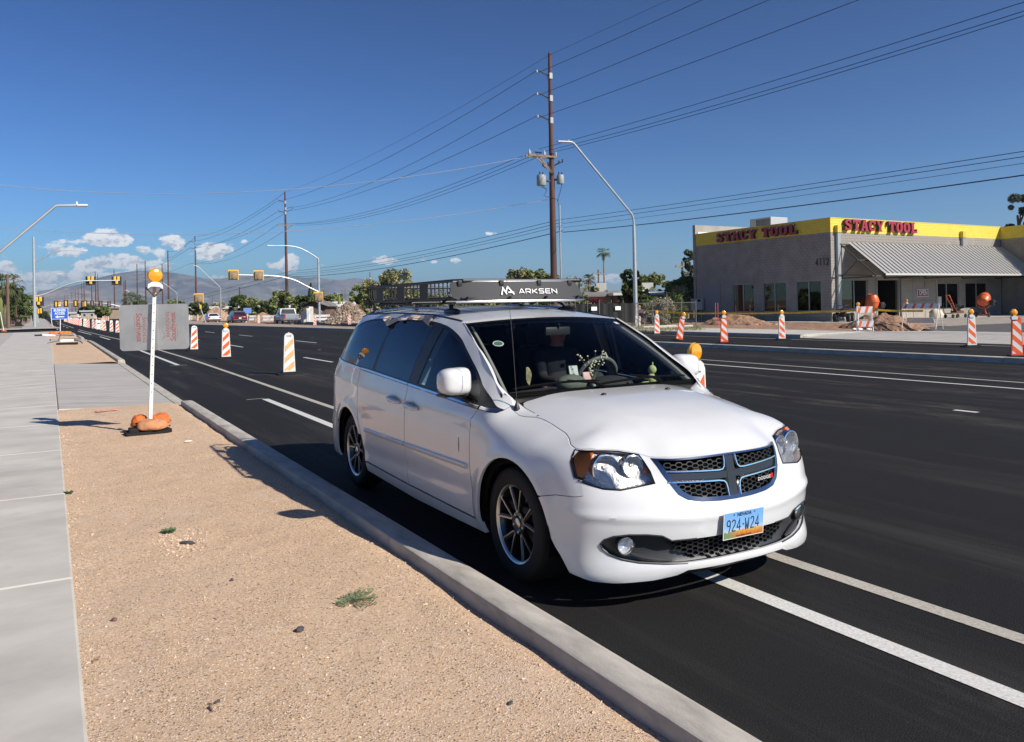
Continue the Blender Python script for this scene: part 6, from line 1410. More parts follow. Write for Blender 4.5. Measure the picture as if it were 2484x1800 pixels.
for sgn in (1,-1):
    for (x0,x1) in ((-3.26,-3.08),(-2.71,-2.53),(-2.17,-1.99)):
        m_ = MB(); m_.bbox(((x0+x1)/2,sgn*(hw+.004),(zb+zt)/2),(x1-x0,.006,zt-zb+.004),.002); rb_(m_,'side_plate',M_fair,smooth=False)
    for (x0,x1) in ((-3.53,-3.27),(-3.07,-2.73),(-2.52,-2.19),(-1.98,-1.48)):
        n = 4 if x1-x0 < .4 else 6
        for k in range(n):
            x = x0+(x1-x0)*(k+.5)/n; m_ = MB(); m_.tube([(x,sgn*hw,zt),(x,sgn*hw,zb+.04),(x,sgn*(hw-.012),zb+.012),(x,sgn*(hw-.05),zb)],.006,6); rb_(m_,'side_bar')
for k in range(6):
    y = -hw+.08+(2*hw-.16)*k/5; m_ = MB(); m_.tube([(rx,y,zt),(rx,y,zb+.03),(rx+.04,y,zb)],.006,6); rb_(m_,'end_bar')
for k in range(22):
    x = rx+.09+k*.098; m_ = MB(); m_.box((x,0,zb),(.022,2*hw-.06,.008)); rb_(m_,'floor_slat',smooth=False)
for y in (-.25,.25):
    m_ = MB(); m_.tube([(fx,y,zb-.008),(rx,y,zb-.008)],.010,6); rb_(m_,'floor_rail')
for x in (-3.22,-2.45,-1.72):
    m_ = MB(); m_.tube([(x,-.62,zb-.028),(x,.62,zb-.028)],.013,8)
    r_ = rb_(m_,'crossbar')
    for sgn in (1,-1):
        m_ = MB(); m_.tube([(x-.02,sgn*.50,zb-.03),(x+.02,sgn*.53,zb-.055),(x+.05,sgn*.545,zb-.085)],.018,8,squash=.6); rb_(m_,'mount_foot',None,r_)
# wind fairing
def fp(y,t,o=0.0): return Vector((-1.375+o-.035*t-.05*(abs(y)/.6)**3,y,1.724+.146*t))
fo = [(-.60,.04),(-.635,.14),(-.645,.5),(-.645,.90),(-.63,.98),(-.60,1.0),(.47,1.0),(.50,.93),(.53,.70),(.565,.35),(.57,.12),(.55,0),(-.57,0)]
def ffn(y,t,o=0.0): return fp(y,t,o)
mb = panel(ffn,[(y,t) for y,t in fo],st=.05,gap=0,flange=.006); fairing = rb_(mb,'wind_fairing',M_fair)
m_ = MB(); m_.tube([fp(y,-.08,.008) for y in np.linspace(-.62,.57,14)],.010,8); rb_(m_,'lower_lip',M_silver,fairing)
m_ = MB(); m_.tube([fp(y,1.03,0) for y in np.linspace(-.62,.47,14)],.006,6); rb_(m_,'upper_lip',M_silver,fairing)
# van-left is +y which lies to the right of the picture, so the writing runs towards +y
for y in (-.57,-.22,.13,.44):
    m_ = MB(); m_.bbox(fp(y,.93,.008),(.012,.035,.045),.004); rb_(m_,'clamp',None,fairing)
for y in (-.53,-.17,.17,.50):
    m_ = MB(); m_.tube([fp(y,.10,.0),fp(y,.12,.03)],.010,8); m_.ball(fp(y,.12,.032),.012,8,6); rb_(m_,'wing_knob',None,fairing)
Mt = frame(fp(-.235,.32,.010),(0,1,0),fp(0,1)-fp(0,0)); mb = MB(); w = .0062
LT = {'A': [[(0,0),(.42,1),(.58,1),(1,0)],[(.28,.28),(.80,.28)]],'R': [[(0,0),(0,1),(.75,1),(.95,.82),(.95,.55),(.75,.38),(.2,.38)],[(.5,.38),(1,0)]],'K': [[(0,0),(0,1)],[(.95,1),(.2,.5),(.95,0)]],
      'S': [[(1,1),(.12,1),(.02,.85),(.02,.62),(.15,.5),(.85,.5),(.98,.38),(.98,.12),(.85,0),(0,0)]],'E': [[(1,1),(.08,1),(.02,.9),(.02,.1),(.08,0),(1,0)],[(.1,.5),(.9,.5)]],'N': [[(0,0),(0,1),(1,0),(1,1)]]}
x = .165
for ch in 'ARKSEN':
    stroke_text(mb,[[(x+u*.046,.002+v*.036) for u,v in st] for st in LT[ch]],w,Mt,.002); x += .062
stroke_text(mb,[[(.0,-.008),(.018,.048),(.048,-.004)],[(.044,.020),(.062,.060),(.115,-.006)],[(.062,.012),(.115,.012)]],.011,Mt,.002)
rb_(mb,'lettering',M_logo,fairing,False)
# torn tan strip along the top of the sliding door window
rag = thing('torn_strip','tan torn strip of cloth caught along the top of the sliding door window','torn strip',van.location.copy(),van.rotation_euler.z)
def ragp(t,v): 
    x = -2.66+1.06*t; w_ = np.interp(t,[0,.08,.15,.25,.35,.6,.85,.92,1],[.01,.05,.075,.06,.025,.03,.032,.075,.05]); zc_ = np.interp(t,[0,.1,.2,.3,.5,.85,1],[1.588,1.57,1.545,1.565,1.588,1.592,1.560])
    z = zc_+(v-.5)*w_+.006*math.sin(t*23); return surf(q_of_x(x),min(z,1.62),.012+.012*math.sin(t*31+v*3)+.006*math.sin(t*60),1)
MB().grid(lambda u,v: ragp(u,v),60,5).build('cloth',mat('tan_cloth',(.80,.62,.47),.9,noise=(14,.4,5)),rag,True)

# ================================================================ driver and the things behind the windscreen
def skin(verts,edges,radii,sub=2,root=0):
    me = bpy.data.meshes.new('body'); me.from_pydata(verts,edges,[]); o = bpy.data.objects.new('tmp_body',me); COL.objects.link(o)
    md_ = o.modifiers.new('s','SKIN'); 
    lay = me.skin_vertices[0].data if me.skin_vertices else None
    if lay is None:
        bm = bmesh.new(); bm.from_mesh(me); bm.verts.layers.skin.verify(); bm.to_mesh(me); bm.free(); lay = me.skin_vertices[0].data
    for i,r in enumerate(radii): lay[i].radius = (r,r) if not isinstance(r,tuple) else r; lay[i].use_root = (i == root)
    s_ = o.modifiers.new('u','SUBSURF'); s_.levels = sub; s_.render_levels = sub
    dg = bpy.context.evaluated_depsgraph_get(); out = bpy.data.meshes.new_from_object(o.evaluated_get(dg)); bpy.data.objects.remove(o)
    for p in out.polygons: p.use_smooth = True
    return out
M_skin = mat('skin',(.42,.26,.19),.55); M_shirt = mat('black_top',(.015,.015,.017),.9); M_hair = mat('brown_hair',(.03,.018,.012),.7)
per = thing('person','driver in a black top and dark cap with both hands on the steering wheel','person',van.location.copy(),van.rotation_euler.z)
Y0 = .40; wl_ = Mst @ Vector((-.06,-.175,0)); wr_ = Mst @ Vector((-.10,.155,0))      # hand places on the rim
sh = (-1.56,1.26)
V_ = [(-1.50,Y0,.86),(-1.55,Y0,1.02),(-1.60,Y0,1.17),(-1.60,Y0,1.29),(-1.585,Y0,1.36),(-1.58,Y0,1.43),(-1.57,Y0,1.50),
      (-1.585,Y0-.19,1.25),(-1.40,Y0-.25,1.06),tuple(wl_+Vector((-.06,0,.01))),(-1.585,Y0+.19,1.25),(-1.40,Y0+.25,1.06),tuple(wr_+Vector((-.06,0,.01))),(-1.25,Y0-.13,.84),(-1.0,Y0-.14,.80),(-1.25,Y0+.13,.84),(-1.0,Y0+.14,.80)]
E_ = [(0,1),(1,2),(2,3),(3,4),(4,5),(5,6),(2,7),(7,8),(8,9),(2,10),(10,11),(11,12),(0,13),(13,14),(0,15),(15,16)]
R_ = [.15,.14,.15,.07,.06,.095,.08,.065,.045,.026,.065,.045,.026,.09,.07,.09,.07]
body = skin(V_,E_,R_); body.materials.append(M_shirt); body.materials.append(M_skin)
for p in body.polygons:
    c = p.center
    if c.z > 1.325 or (c.x > -1.22 and c.z > .93): p.material_index = 1
link('body',body,per)
mb = MB(); mb.ball((-1.59,Y0,1.49),(.112,.098,.085),16,10); mb.bbox((-1.47,Y0,1.475),(.12,.15,.012),.005); mb.build('cap',M_shirt,per,True)
mb = MB(); mb.ball((-1.62,Y0,1.42),(.085,.10,.12),14,10); mb.build('hair',M_hair,per,True)
mb = MB(); mb.ball((-1.478,Y0,1.415),(.020,.012,.022),8,6)
for s_ in (-1,1): mb.ball((-1.492,Y0+.034*s_,1.442),(.010,.013,.008),8,6)
mb.bbox((-1.484,Y0,1.372),(.010,.045,.010),.004); mb.build('face',mat('skin_dark',(.33,.18,.14),.5),per,True)
def hand(at_,out,tan):
    """palm behind the rim, four fingers wrapped over it, thumb along it"""
    out,tan = Vector(out).normalized(),Vector(tan).normalized(); up_ = out.cross(tan)
    vs = [at_-out*.052,at_-out*.028]; ed = [(0,1)]; rr = [.024,.03]
    for k in range(4):
        b = at_-out*.02+tan*(-.030+.020*k); L = (.030,.036,.034,.026)[k]; i0 = len(vs)
        vs += [b,b+out*L*.9+up_*.020,b+out*(L*1.3)+up_*.002,b+out*(L*1.05)-up_*.016]; ed += [(1,i0),(i0,i0+1),(i0+1,i0+2),(i0+2,i0+3)]; rr += [.0105,.0095,.009,.0075]
    i0 = len(vs); vs += [at_-out*.03-tan*.028,at_-out*.008-tan*.050+up_*.012,at_+out*.012-tan*.066+up_*.014]; ed += [(1,i0),(i0,i0+1),(i0+1,i0+2)]; rr += [.013,.011,.009]
    me = skin([tuple(v) for v in vs],ed,rr,1,1); me.materials.append(M_skin); return me
link('hand',hand(Vector(wl_),(1,.1,.1),(0,.5,.85)),per); link('hand',hand(Vector(wr_),(1,-.1,.1),(0,-.5,.85)),per)
mb = MB(); mb.ball((-1.30,Y0-.17,.98),(.16,.14,.06),16,8,RY(.3)); mb.build('pink_scarf',mat('pink_cloth',(.62,.19,.22),.8,noise=(20,.3,4)),per,True)
# things on the dashboard (own objects, in the van's space)
def vthing(name,label,cat,p): 
    o = thing(name,label,cat,VM @ Vector(p),van.rotation_euler.z); return o
ph = vthing('phone','phone in a pale case standing in a holder on the dashboard','phone',(-.74,.02,1.06))
MB().bbox((0,0,.085),(.010,.078,.150),.004,RY(-.25)).build('phone_case',mat('phone_pale',(.42,.46,.44),.35),ph); MB().bbox((.0,0,.088),(.006,.066,.120),.003,RY(-.25)).build('phone_body',M_plast,ph); mb = MB(); mb.tube([(0,0,-.02),(-.01,0,.05)],.012,8); mb.ball((0,0,-.01),(.04,.045,.02),10,6); mb.build('holder',M_plast,ph,True)
sp = vthing('dried_sprig','sprig of dried white flowers in a small grey vase on the dashboard','dried flowers',(-.62,.11,1.06))
mb = MB(); mb.lathe([(.0,-.03),(.016,-.03),(.018,.03),(.012,.045),(.010,.06)],12); mb.build('vase',mat('vase_grey',(.30,.33,.31),.5),sp,True)
r5 = random.Random(5); mb = MB(); mf = MB()
for k in range(7):
    a = r5.uniform(0,6.28); L = r5.uniform(.10,.24); lean = r5.uniform(.1,.6); p = [Vector((0,0,.04)),Vector((lean*L*.4*math.cos(a),lean*L*.5*math.sin(a),.04+L*.55)),Vector((lean*L*math.cos(a),lean*L*1.2*math.sin(a),.04+L))]
    mb.tube(p,[.0022,.0018,.0012],5)
    for j in range(9): mf.ball(p[1].lerp(p[2],r5.random())+Vector((r5.uniform(-.014,.014),r5.uniform(-.016,.016),r5.uniform(-.01,.01))),(.005,.007,.006),6,4)
mb.build('stem',mat('stem_olive',(.20,.19,.10),.8),sp); mf.build('flower',mat('dried_cream',(.66,.62,.48),.8),sp)
cu = vthing('cushion','round grey green cushion lying on the passenger side of the dashboard','cushion',(-.60,-.10,1.06)); mb = MB(); mb.ball((0,0,.045),(.09,.125,.065),18,10,None,.03,r5); mb.build('cover',mat('grey_green_cloth',(.13,.145,.125),.9,noise=(12,.3,4)),cu,True)
pk = vthing('pink_case','small pink case beside the dried flowers on the dashboard','case',(-.78,.16,1.07)); MB().bbox((0,0,.05),(.02,.075,.085),.012,RY(-.2)).build('case_shell',mat('pale_pink',(.60,.36,.34),.5),pk,True)
bk = vthing('plush_frog','small pale green plush toy sitting on the dashboard in the windscreen corner','plush toy',(-.50,.555,1.062))
M_pl = mat('plush_pale_green',(.42,.46,.20),.95,noise=(60,.3,3))
for nm,c_,r_ in (('body',(0,0,.045),(.026,.032,.045)),('head',(0,.008,.112),(.03,.034,.034)),('leg',(.0,-.055,.015),(.014,.05,.012)),('leg',(.02,-.045,.012),(.012,.045,.011)),('arm',(.01,-.03,.055),(.010,.03,.010)),('arm',(.0,.03,.04),(.010,.012,.03)),('tuft',(0,.014,.155),(.004,.006,.016))):
    m_ = MB(); m_.ball(c_,r_,12,8); m_.build(nm,M_pl,bk,True)
lf = vthing('patterned_feather','dry patterned leaf hanging inside the windscreen on the passenger side','dried leaf',(-.62,-.45,1.10)); mb = MB(); mb.grid(lambda u,v: (.01*math.sin(6*u),(v-.5)*.045*math.sin(PI*min(1,u+.08))**.7+.02*u,.14*(1-u)),10,3); mb.build('leaf_blade',mat('leaf_tan',(.33,.29,.17),.8,noise=(60,.6,3)),lf,True)

# ================================================================ channelising delineators
M_orn = mat('safety_orange',(.88,.13,.02),.5,noise=(9,.10,3)); M_wht = mat('delineator_white',(.74,.74,.71),.5,noise=(7,.14,5),spots=(18,.62,(.45,.43,.38),.5)); M_red = mat('delineator_red_plastic',(.78,.10,.04),.45)
M_sheetw = mat('reflective_white',(.76,.76,.73),.35,noise=(60,.05,2)); M_fade = mat('faded_orange',(.86,.47,.20),.55,noise=(26,.35,5)); M_amb = mat('beacon_amber',(.95,.36,.015),.12,coat=.9,bump=(60,.5,.004),noise=(30,.25,2))
M_amb2 = mat('beacon_amber_core',(.95,.55,.10),.2)
def beacon(par,z,y=0.0,r=.092,x=0.0,mat_=None):
    """amber flashing light: lens disc on a white battery box"""
    b = link('warning_light',None,par,loc=(x,y,z))
    mb = MB(); mb.lathe([(0,-.045),(r*.6,-.042),(r*.93,-.028),(r,-.006),(r,.006),(r*.93,.028),(r*.6,.042),(0,.045)],24,RX(PI/2)); mb.build('lens',M_amb,b,True,40)
    mb = MB(); mb.lathe([(r*1.0,-.012),(r*1.05,0),(r*1.0,.012)],24,RX(PI/2)); mb.build('lens_rim',M_amb2,b,True)
    mb = MB(); mb.prism([(-.07,-.19),(.07,-.19),(.085,-.12),(.03,-.085),(-.03,-.085),(-.085,-.12)],.10,T(0,.05,0) @ RX(PI/2)); mb.build('battery_box',M_wht,b); return b
def delineator(loc,label,body=M_wht,stripe=None,slant=1,light=True,rz=0.0,lean=0.0,height=1.07,group=None,lite=False,lean_x=0.0):
    d = thing('channelizer',label,'traffic panel',loc,group=group,rot=(lean_x,lean,rz)); stripe = stripe or M_orn
    H = height; wb,wt = .155,.118
    out = [(-wb,.06),(wb,.06),(wt,H-.07),(wt-.03,H-.02),(wt-.06,H),(-wt+.06,H),(-wt+.03,H-.02),(-wt,H-.07)]
    mb = MB(); slot = [(-.062,H-.085),(.062,H-.085),(.062,H-.06),(-.062,H-.06)]
    if lite: mb.prism(out,.05,T(0,.025,0) @ RX(PI/2))
    else:
        mb = panel(lambda x,z,o=0.0: Vector((x,-.025-o,z)),out,holes=[slot],st=.3,gap=0,flange=.05); mb.add([Vector((x,.025,z)) for x,z in out],[tuple(range(8))[::-1]])
    mb.build('panel',body,d)
    # reflective sheeting with slanted bands
    z0,z1,m_ = .11,H-.13,.022
    wz = lambda z: wb+(wt-wb)*(z-.06)/(H-.13)-m_
    MB().add([(-wz(z0),-.0275,z0),(wz(z0),-.0275,z0),(wz(z1),-.0275,z1),(-wz(z1),-.0275,z1)],[(0,1,2,3)]).build('sheeting',M_sheetw,d)
    per_ = .30; hb = .15; k0 = z0-.32
    while k0 < z1:
        # parallelogram between the sheet edges, clipped top and bottom
        pts = []
        def cl(x,z): return (x,min(max(z,z0),z1))
        a,b = -wz((z0+z1)/2),wz((z0+z1)/2); s_ = slant*(b-a)*.95
        poly = [(a,k0-(s_/2)),(b,k0+(s_/2)),(b,k0+hb+(s_/2)),(a,k0+hb-(s_/2))]
        def clip(P_,keep,zz):
            o = []
            for i in range(len(P_)):
                p,q = P_[i],P_[(i+1) % len(P_)]; ip,iq = keep(p[1]),keep(q[1])
                if ip: o.append(p)
                if ip != iq: t = (zz-p[1])/(q[1]-p[1]); o.append((p[0]+(q[0]-p[0])*t,zz))
            return o
        poly = clip(poly,lambda z: z >= z0,z0); poly = clip(poly,lambda z: z <= z1,z1) if poly else []
        if len(poly) > 2:
            poly = [(x*wz(z)/b,z) for x,z in poly]; MB().add([(x,-.0285,z) for x,z in poly],[tuple(range(len(poly)))]).build('orange_band',stripe,d)
        k0 += per_
    mb = MB(); mb.bbox((0,0,.018),(.62,.40,.036),.008) if not lite else mb.box((0,0,.018),(.62,.40,.036)); mb.build('rubber_base',M_rubber,d)
    if not lite: MB().bbox((0,0,.052),(.40,.30,.034),.008).build('rubber_base',M_rubber,d)
    if light: beacon(d,H+.10,.0,x=light if isinstance(light,float) else 0.0)
    elif not lite:
        mb = MB(); mb.tube([(-.03,0,H-.005),(0,0,H+.02),(.03,0,H-.005)],.009,6); mb.build('handle',body,d)
    return d
def gd(px,py): p = G(px,py); return (p[0],p[1],.002)
FACE = lambda p: math.atan2(-p[0],p[1])*.35
delineator(gd(702,908),'white traffic panel with faded peach bands left of the van, nearest of the lane row',stripe=M_fade,light=False,rz=-.05,lean_x=.02)
delineator(gd(549,870),'white and orange banded traffic panel with an amber light, second of the lane row',rz=-.1)
delineator(gd(471,851),'white and orange banded traffic panel right beside the edge of the grey sign plate',light=False,rz=.06,lean=.02)
delineator((5.28,45.5,.002),'white traffic panel half hidden behind the right edge of the grey sign plate',light=False,rz=-.1)
p_ = ray(1688,872); p_ = np.array([0,0,HC])+p_*8.15; delineator((p_[0],p_[1],.002),'banded traffic panel with a large amber light rising behind the bonnet of the van',slant=1,rz=.2,light=-.02)
delineator(gd(1594,811.6),'white and orange traffic panel standing upright beyond the median, left of the leaning red one',slant=-1,rz=-.3)
delineator(gd(1647,827),'red bodied traffic panel leaning to the right',body=M_red,slant=-1,rz=-.45,lean=.17,light=.04)
delineator(gd(1757,834),'upright red bodied traffic panel in front of the grey block wall',body=M_red,slant=-1,rz=-.45,height=1.12)
delineator(gd(1897,825),'white and orange traffic panel in front of the shop windows near the quad bike',slant=-1,rz=-.35)
delineator(gd(2358,842),'white and orange traffic panel in front of the red cement mixer',slant=-1,rz=-.5,lean=-.01)
delineator(gd(2467,868),'red bodied traffic panel at the right edge of the photo',body=M_red,slant=-1,rz=-.6,height=1.12,light=-.06)
rl = random.Random(11); ORD = 'third fourth fifth sixth seventh eighth ninth tenth eleventh twelfth thirteenth fourteenth fifteenth sixteenth seventeenth eighteenth nineteenth'.split()
for k,(px,py) in enumerate([(285,808),(270.4,805.5),(253.3,803.1),(246.6,801.9),(234.5,798.8),(226.6,797.6),(214.4,795.8),(209,794.2),(204.7,792.7),(196,790.9),(191,789.8),(186.4,788.5),(182.5,787.8),(179.1,787.3),(174,785.6),(170,784.4),(166,783),(161,781.5),(157,780.4)]):
    p = gd(px,py); delineator(p,ORD[k-2]+' white and orange traffic panel counting leftwards in the far row beyond the grey sign' if k > 1 else ('traffic panel just left of the grey sign plate, nearest of the far row' if k == 0 else 'traffic panel second from the grey sign plate in the far row'),
        light=(k in (3,6,12)),rz=rl.uniform(-.3,.3),lean=rl.uniform(-.03,.03),lite=True,stripe=M_fade if k % 5 == 3 else M_orn,group='traffic panels in the far row' if k > 1 else None)
arw = thing('arrow_panel','small white panel with a black arrow standing in the far row of traffic panels','traffic sign',gd(240.6,800.6)); MB().bbox((0,0,.55),(.5,.04,.95),.02).build('panel',M_wht,arw); mb = MB(); mb.prism([(-.18,.55),(-.06,.65),(-.06,.58),(.17,.58),(.17,.52),(-.06,.52),(-.06,.45)],.01,T(0,-.022,.12) @ RX(PI/2)); mb.build('arrow',M_black,arw)
for k in range(24):
    px = 164+4.3*k; y = 520-14*k if k < 20 else 260-8*(k-16); X_ = ray(px,770); x = y*X_[0]/X_[1]
    delineator((x,y,.14 if y < 170 else 0),'tiny white and orange traffic panel in the distant line along the median',light=(k % 4 == 1),rz=rl.uniform(-.4,.4),lite=True,group='distant traffic panels on the median')
for k,(px,py) in enumerate([(460,778),(480,779),(494,779),(503,780),(527,781),(555,781),(596,785),(628,785),(667,788),(708,788),(764,790),(848,788)]):
    names = ['beside the brown pole left','left of the white car','left of the white car','in front of the white car','right of the white car','in front of the red car','right of the red car','halfway between the red car and the pickup','in front of the pickup tail','right of the pickup','in front of the white utility cabinets','behind the van roof near the rock pile']
    delineator(gd(px,py),('second ' if k == 2 else '')+'small traffic panel across the road '+names[k],light=k in (0,1,10,11),slant=-1,rz=-.2,lite=True,stripe=M_fade if k in (6,7) else M_orn)

# ================================================================ signs on posts
M_alu = mat('bare_aluminium',(.46,.455,.44),.42,metal=.6,noise=(3,.22,8),bump=(9,.12,.004),spots=(26,.67,(.75,.75,.74),.6)); M_print = mat('faded_red_print',(.33,.14,.13),.6,noise=(30,.5,3)); M_postw = mat('post_white',(.78,.77,.74),.5,noise=(6,.12,5))
M_sandbag = mat('orange_sandbag',(.72,.17,.035),.75,noise=(9,.35,6),bump=(16,1.0,.035)); M_sandtan = mat('tan_sandbag',(.58,.27,.13),.85,noise=(5,.25,6),bump=(13,1.0,.03),stretch=(1,2.5,1))
def bag(loc,dims,m,label,seed,rz=0,tilt=0):
    r = random.Random(seed); o = thing('sandbag',label,'sandbag',loc,rot=(tilt,0,rz)); mb = MB(); n = 26
    def f(u,v):
        a = 2*PI*v; t = u*2-1; r_ = max(.0,1-abs(t)**3.2)**.5; w_ = dims[1]/2*(.25+.75*r_); h_ = dims[2]/2*(.12+.88*r_)
        wr = 1+.24*mnoise.noise((u*4+seed,math.cos(a)*1.6,math.sin(a)*1.6))+.10*abs(mnoise.noise((u*14+seed,math.cos(a)*4,math.sin(a)*4)))+.05*abs(math.sin(u*9+math.cos(a)*5+seed))
        z = math.sin(a)*h_*wr; z = z if z > -h_*.55 else -h_*.55
        return (t*dims[0]/2,math.cos(a)*w_*wr,z+h_*.0+dims[2]*.27)
    mb.grid(f,n,20); mb.build('sack',m,o,True)
    mb = MB(); mb.tube([(dims[0]*.46,0,dims[2]*.25),(dims[0]*.53,.01,dims[2]*.3),(dims[0]*.58,.03,dims[2]*.22)],[.018,.010,.024],7); mb.build('tied_neck',m,o,True)
    return o
def stub(px,py,z): p = G(px,py,z); return p
bx_,by_ = 1.12,11.55
ss = thing('sign_stand','bare grey back of a road sign on a leaning white post with amber light','road sign',(bx_,by_,.11))
lean = Vector(((at(378,690,10.6)-at(366,1010,10.35))/1.0)); 
P0 = Vector((0,0,.03)); ax = Vector((.046,-.02,1.0)).normalized()
PL = lambda z: P0+ax*(z/ax.z)
mb = MB(); Mp = frame(PL(0),(1,0,-ax.x),(0,1,0),ax) ; mb.bbox((0,0,.96),(.045,.045,1.92),.004); po = mb.build('post',M_postw,ss); po.matrix_local = Mp
for k in range(13):
    m_ = MB(); m_.lathe([(.0,.0005),(.007,.0005)],8,T(0,-.0235,.5+.115*k) @ RX(PI/2)); m_.build('bolt_hole',M_black,ss).matrix_local = Mp
# plate
RZs = RZ(-.18); 
pz = 1.345; sgp = link('sign_plate',None,ss); sgp.matrix_local = frame(PL(pz)+Vector((.02,.055,0)),(1,-.28,.02),(0,0,1))
rr_ = .05; W2,H2 = .425,.300
co = []
for cx_,cy_,a0 in ((W2-rr_,H2-rr_,0),(-W2+rr_,H2-rr_,90),(-W2+rr_,-H2+rr_,180),(W2-rr_,-H2+rr_,270)): co += arc((cx_,cy_),rr_,a0,a0+90,6)
mb = MB(); mb.prism(co,.004); mb.build('aluminium_sheet',M_alu,sgp)
mb = MB(); mb.bbox((-.0,0,.012),(.055,.61,.022),.004); mb.build('back_rail',mat('dull_alloy',(.30,.30,.295),.5,metal=.7),sgp)
for sg2,flip in ((-1,1),(1,-1)):
    xx = .21*sg2+.02
    for (tx_,sz,dx,dy,bo) in (('Southwest',.098,0,0,.0022),('BARRICADES',.062,.065,.03,.0004),('·································',.03,-.05,-.06,.001)):
        me = text_mesh(tx_,sz,M_print,.0008,bold=bo,space=.92 if 'B' in tx_ else .9)
        l_ = link('print',me,sgp); l_.matrix_local = T(xx+dx*flip,.0+dy*sg2*1.0,.0046) @ RZ(PI/2*flip*-1)
    mb = MB(); mb.prism([(0,0),(.10,.045),(.003,.008),(-.09,.06)],.0008,T(xx+.10*flip,.12*sg2*-1,.0046) @ RZ(PI/2*flip*-1)); mb.build('print',M_print,sgp)
bc = link('warning_light',None,ss); bc.matrix_local = frame(PL(2.02),(1,.1,-ax.x),(-.1,1,0),ax)
r = .092; mb = MB(); mb.lathe([(0,-.045),(r*.6,-.042),(r*.93,-.028),(r,-.006),(r,.006),(r*.93,.028),(r*.6,.042),(0,.045)],32,RX(PI/2)); mb.build('lens',M_amb,bc,True,40)
mb = MB(); mb.lathe([(r*.99,-.014),(r*1.06,0),(r*.99,.014)],32,RX(PI/2)); mb.build('lens_rim',M_amb2,bc,True)
mb = MB(); mb.prism([(-.095,-.175),(-.05,-.145),(.05,-.145),(.095,-.175),(.09,-.12),(.045,-.085),(-.045,-.085),(-.09,-.12)],.09,T(0,.045,0) @ RX(PI/2)); mb.build('battery_box',M_wht,bc)
M_rust = mat('rusty_bracket',(.11,.045,.03),.7)
mb = MB(); mb.box((0,-.03,-.17),(.03,.02,.11)); mb.build('bracket',M_rust,bc)
for sg2 in (-1,1): MB().tube([(0,-.01,-.27),(sg2*.105,.02,-.16)],.012,6).build('brace',M_rust,bc)
mb = MB(); mb.prism([(x,y) for x,y in [(-.28,-.15),(.16,-.18),(.27,-.10),(.27,.12),(.16,.18),(-.16,.18),(-.28,.09)]],.045); mb.build('rubber_base',M_rubber,ss,loc=(-.02,.0,-.01),rot=(0,0,.1)); 
mb = MB(); mb.bbox((-.2,-.05,.05),(.12,.2,.07),.02); mb.bbox((.0,.06,.05),(.3,.2,.05),.02); mb.build('base_socket',M_rubber,ss)
bag((bx_+.02,by_-.09,.16),(.37,.22,.17),M_sandtan,'tan sandbag lying in front on the foot of the grey sign',3,-.05)
bag((bx_-.12,by_+.12,.18),(.22,.19,.20),M_sandbag,'orange sandbag left of the post foot, behind the tan one',5,1.2,.1)
bag((bx_+.13,by_+.13,.18),(.27,.17,.20),M_sandbag,'orange sandbag right of the post foot, behind the tan one',8,.35,-.15)
# blue business access sign
M_blue = mat('sign_blue',(.02,.10,.50),.4)
p = G(146,812,.11); bs_ = thing('business_access_sign','blue BUSINESS ACCESS sign with an arrow on a white post beside the far pavement','road sign',(p[0],p[1],.11)); D_ = math.hypot(p[0],p[1])
MB().bbox((0,0,.65),(.05,.05,1.3),.004).build('post',M_postw,bs_,rot=(0,.03,0)); zc_ = 1.64; MB().bbox((0,-.03,zc_),(1.16,.01,.88),.004).build('sign_board',M_postw,bs_); MB().box((0,-.036,zc_),(1.10,.004,.82)).build('sign_face',M_blue,bs_)
for tx_,z in (('BUSINESS',zc_+.25),('ACCESS',zc_+.01)): link('lettering',text_mesh(tx_,.27,M_postw,.004,bold=.006,xs=.72),bs_,loc=(0,-.040,z),rot=(PI/2,0,0))
mb = MB(); mb.prism([(-.33,0),(-.12,.11),(-.12,.035),(.30,.035),(.30,-.035),(-.12,-.035),(-.12,-.11)],.004,T(0,-.039,zc_-.25) @ RX(PI/2)); mb.build('arrow',M_postw,bs_); beacon(bs_,2.42,0,.11)
for k,(dx,dy,a) in enumerate([(-.45,-.3,.2),(.1,-.4,1.0),(.5,-.1,.4),(.3,.2,1.6)]): bag((p[0]+dx,p[1]+dy,.17),(.6,.34,.26),M_sandbag,['leftmost','front','rightmost','rear'][k]+' orange sandbag at the foot of the blue sign',20+k,a)
# fallen sign stand on the second gravel strip
fs2 = thing('fallen_sign','white sign panel fallen flat on its black rubber base on the far gravel strip','fallen sign',(G(163,836,.1)[0],G(163,836,.1)[1],.11)); MB().bbox((0,0,.05),(1.0,.5,.09),.02).build('rubber_base',M_rubber,fs2); MB().bbox((0,.1,.19),(.66,.25,.16),.05).build('panel',M_postw,fs2)
mb = MB(); mb.tube([(-.9,0,.1),(-.4,.1,.2),(-.3,.2,.5)],.02,6); mb.tube([(.3,0,.22),(.6,-.1,.15),(.7,-.2,.04)],.03,6); mb.build('leg',M_steel,fs2)
fl = thing('litter_pile','black and white scraps piled left of the sandbags under the blue sign','debris',(G(116,815,.1)[0],G(116,815,.1)[1],.12)); mb = MB(); mb.bbox((0,0,.06),(.9,.5,.1),.02); mb.build('board',M_postw,fl,rot=(.1,.1,.3)); mb = MB(); mb.bbox((-.6,0,.05),(.5,.5,.08),.02); mb.build('rubber_base',M_rubber,fl)
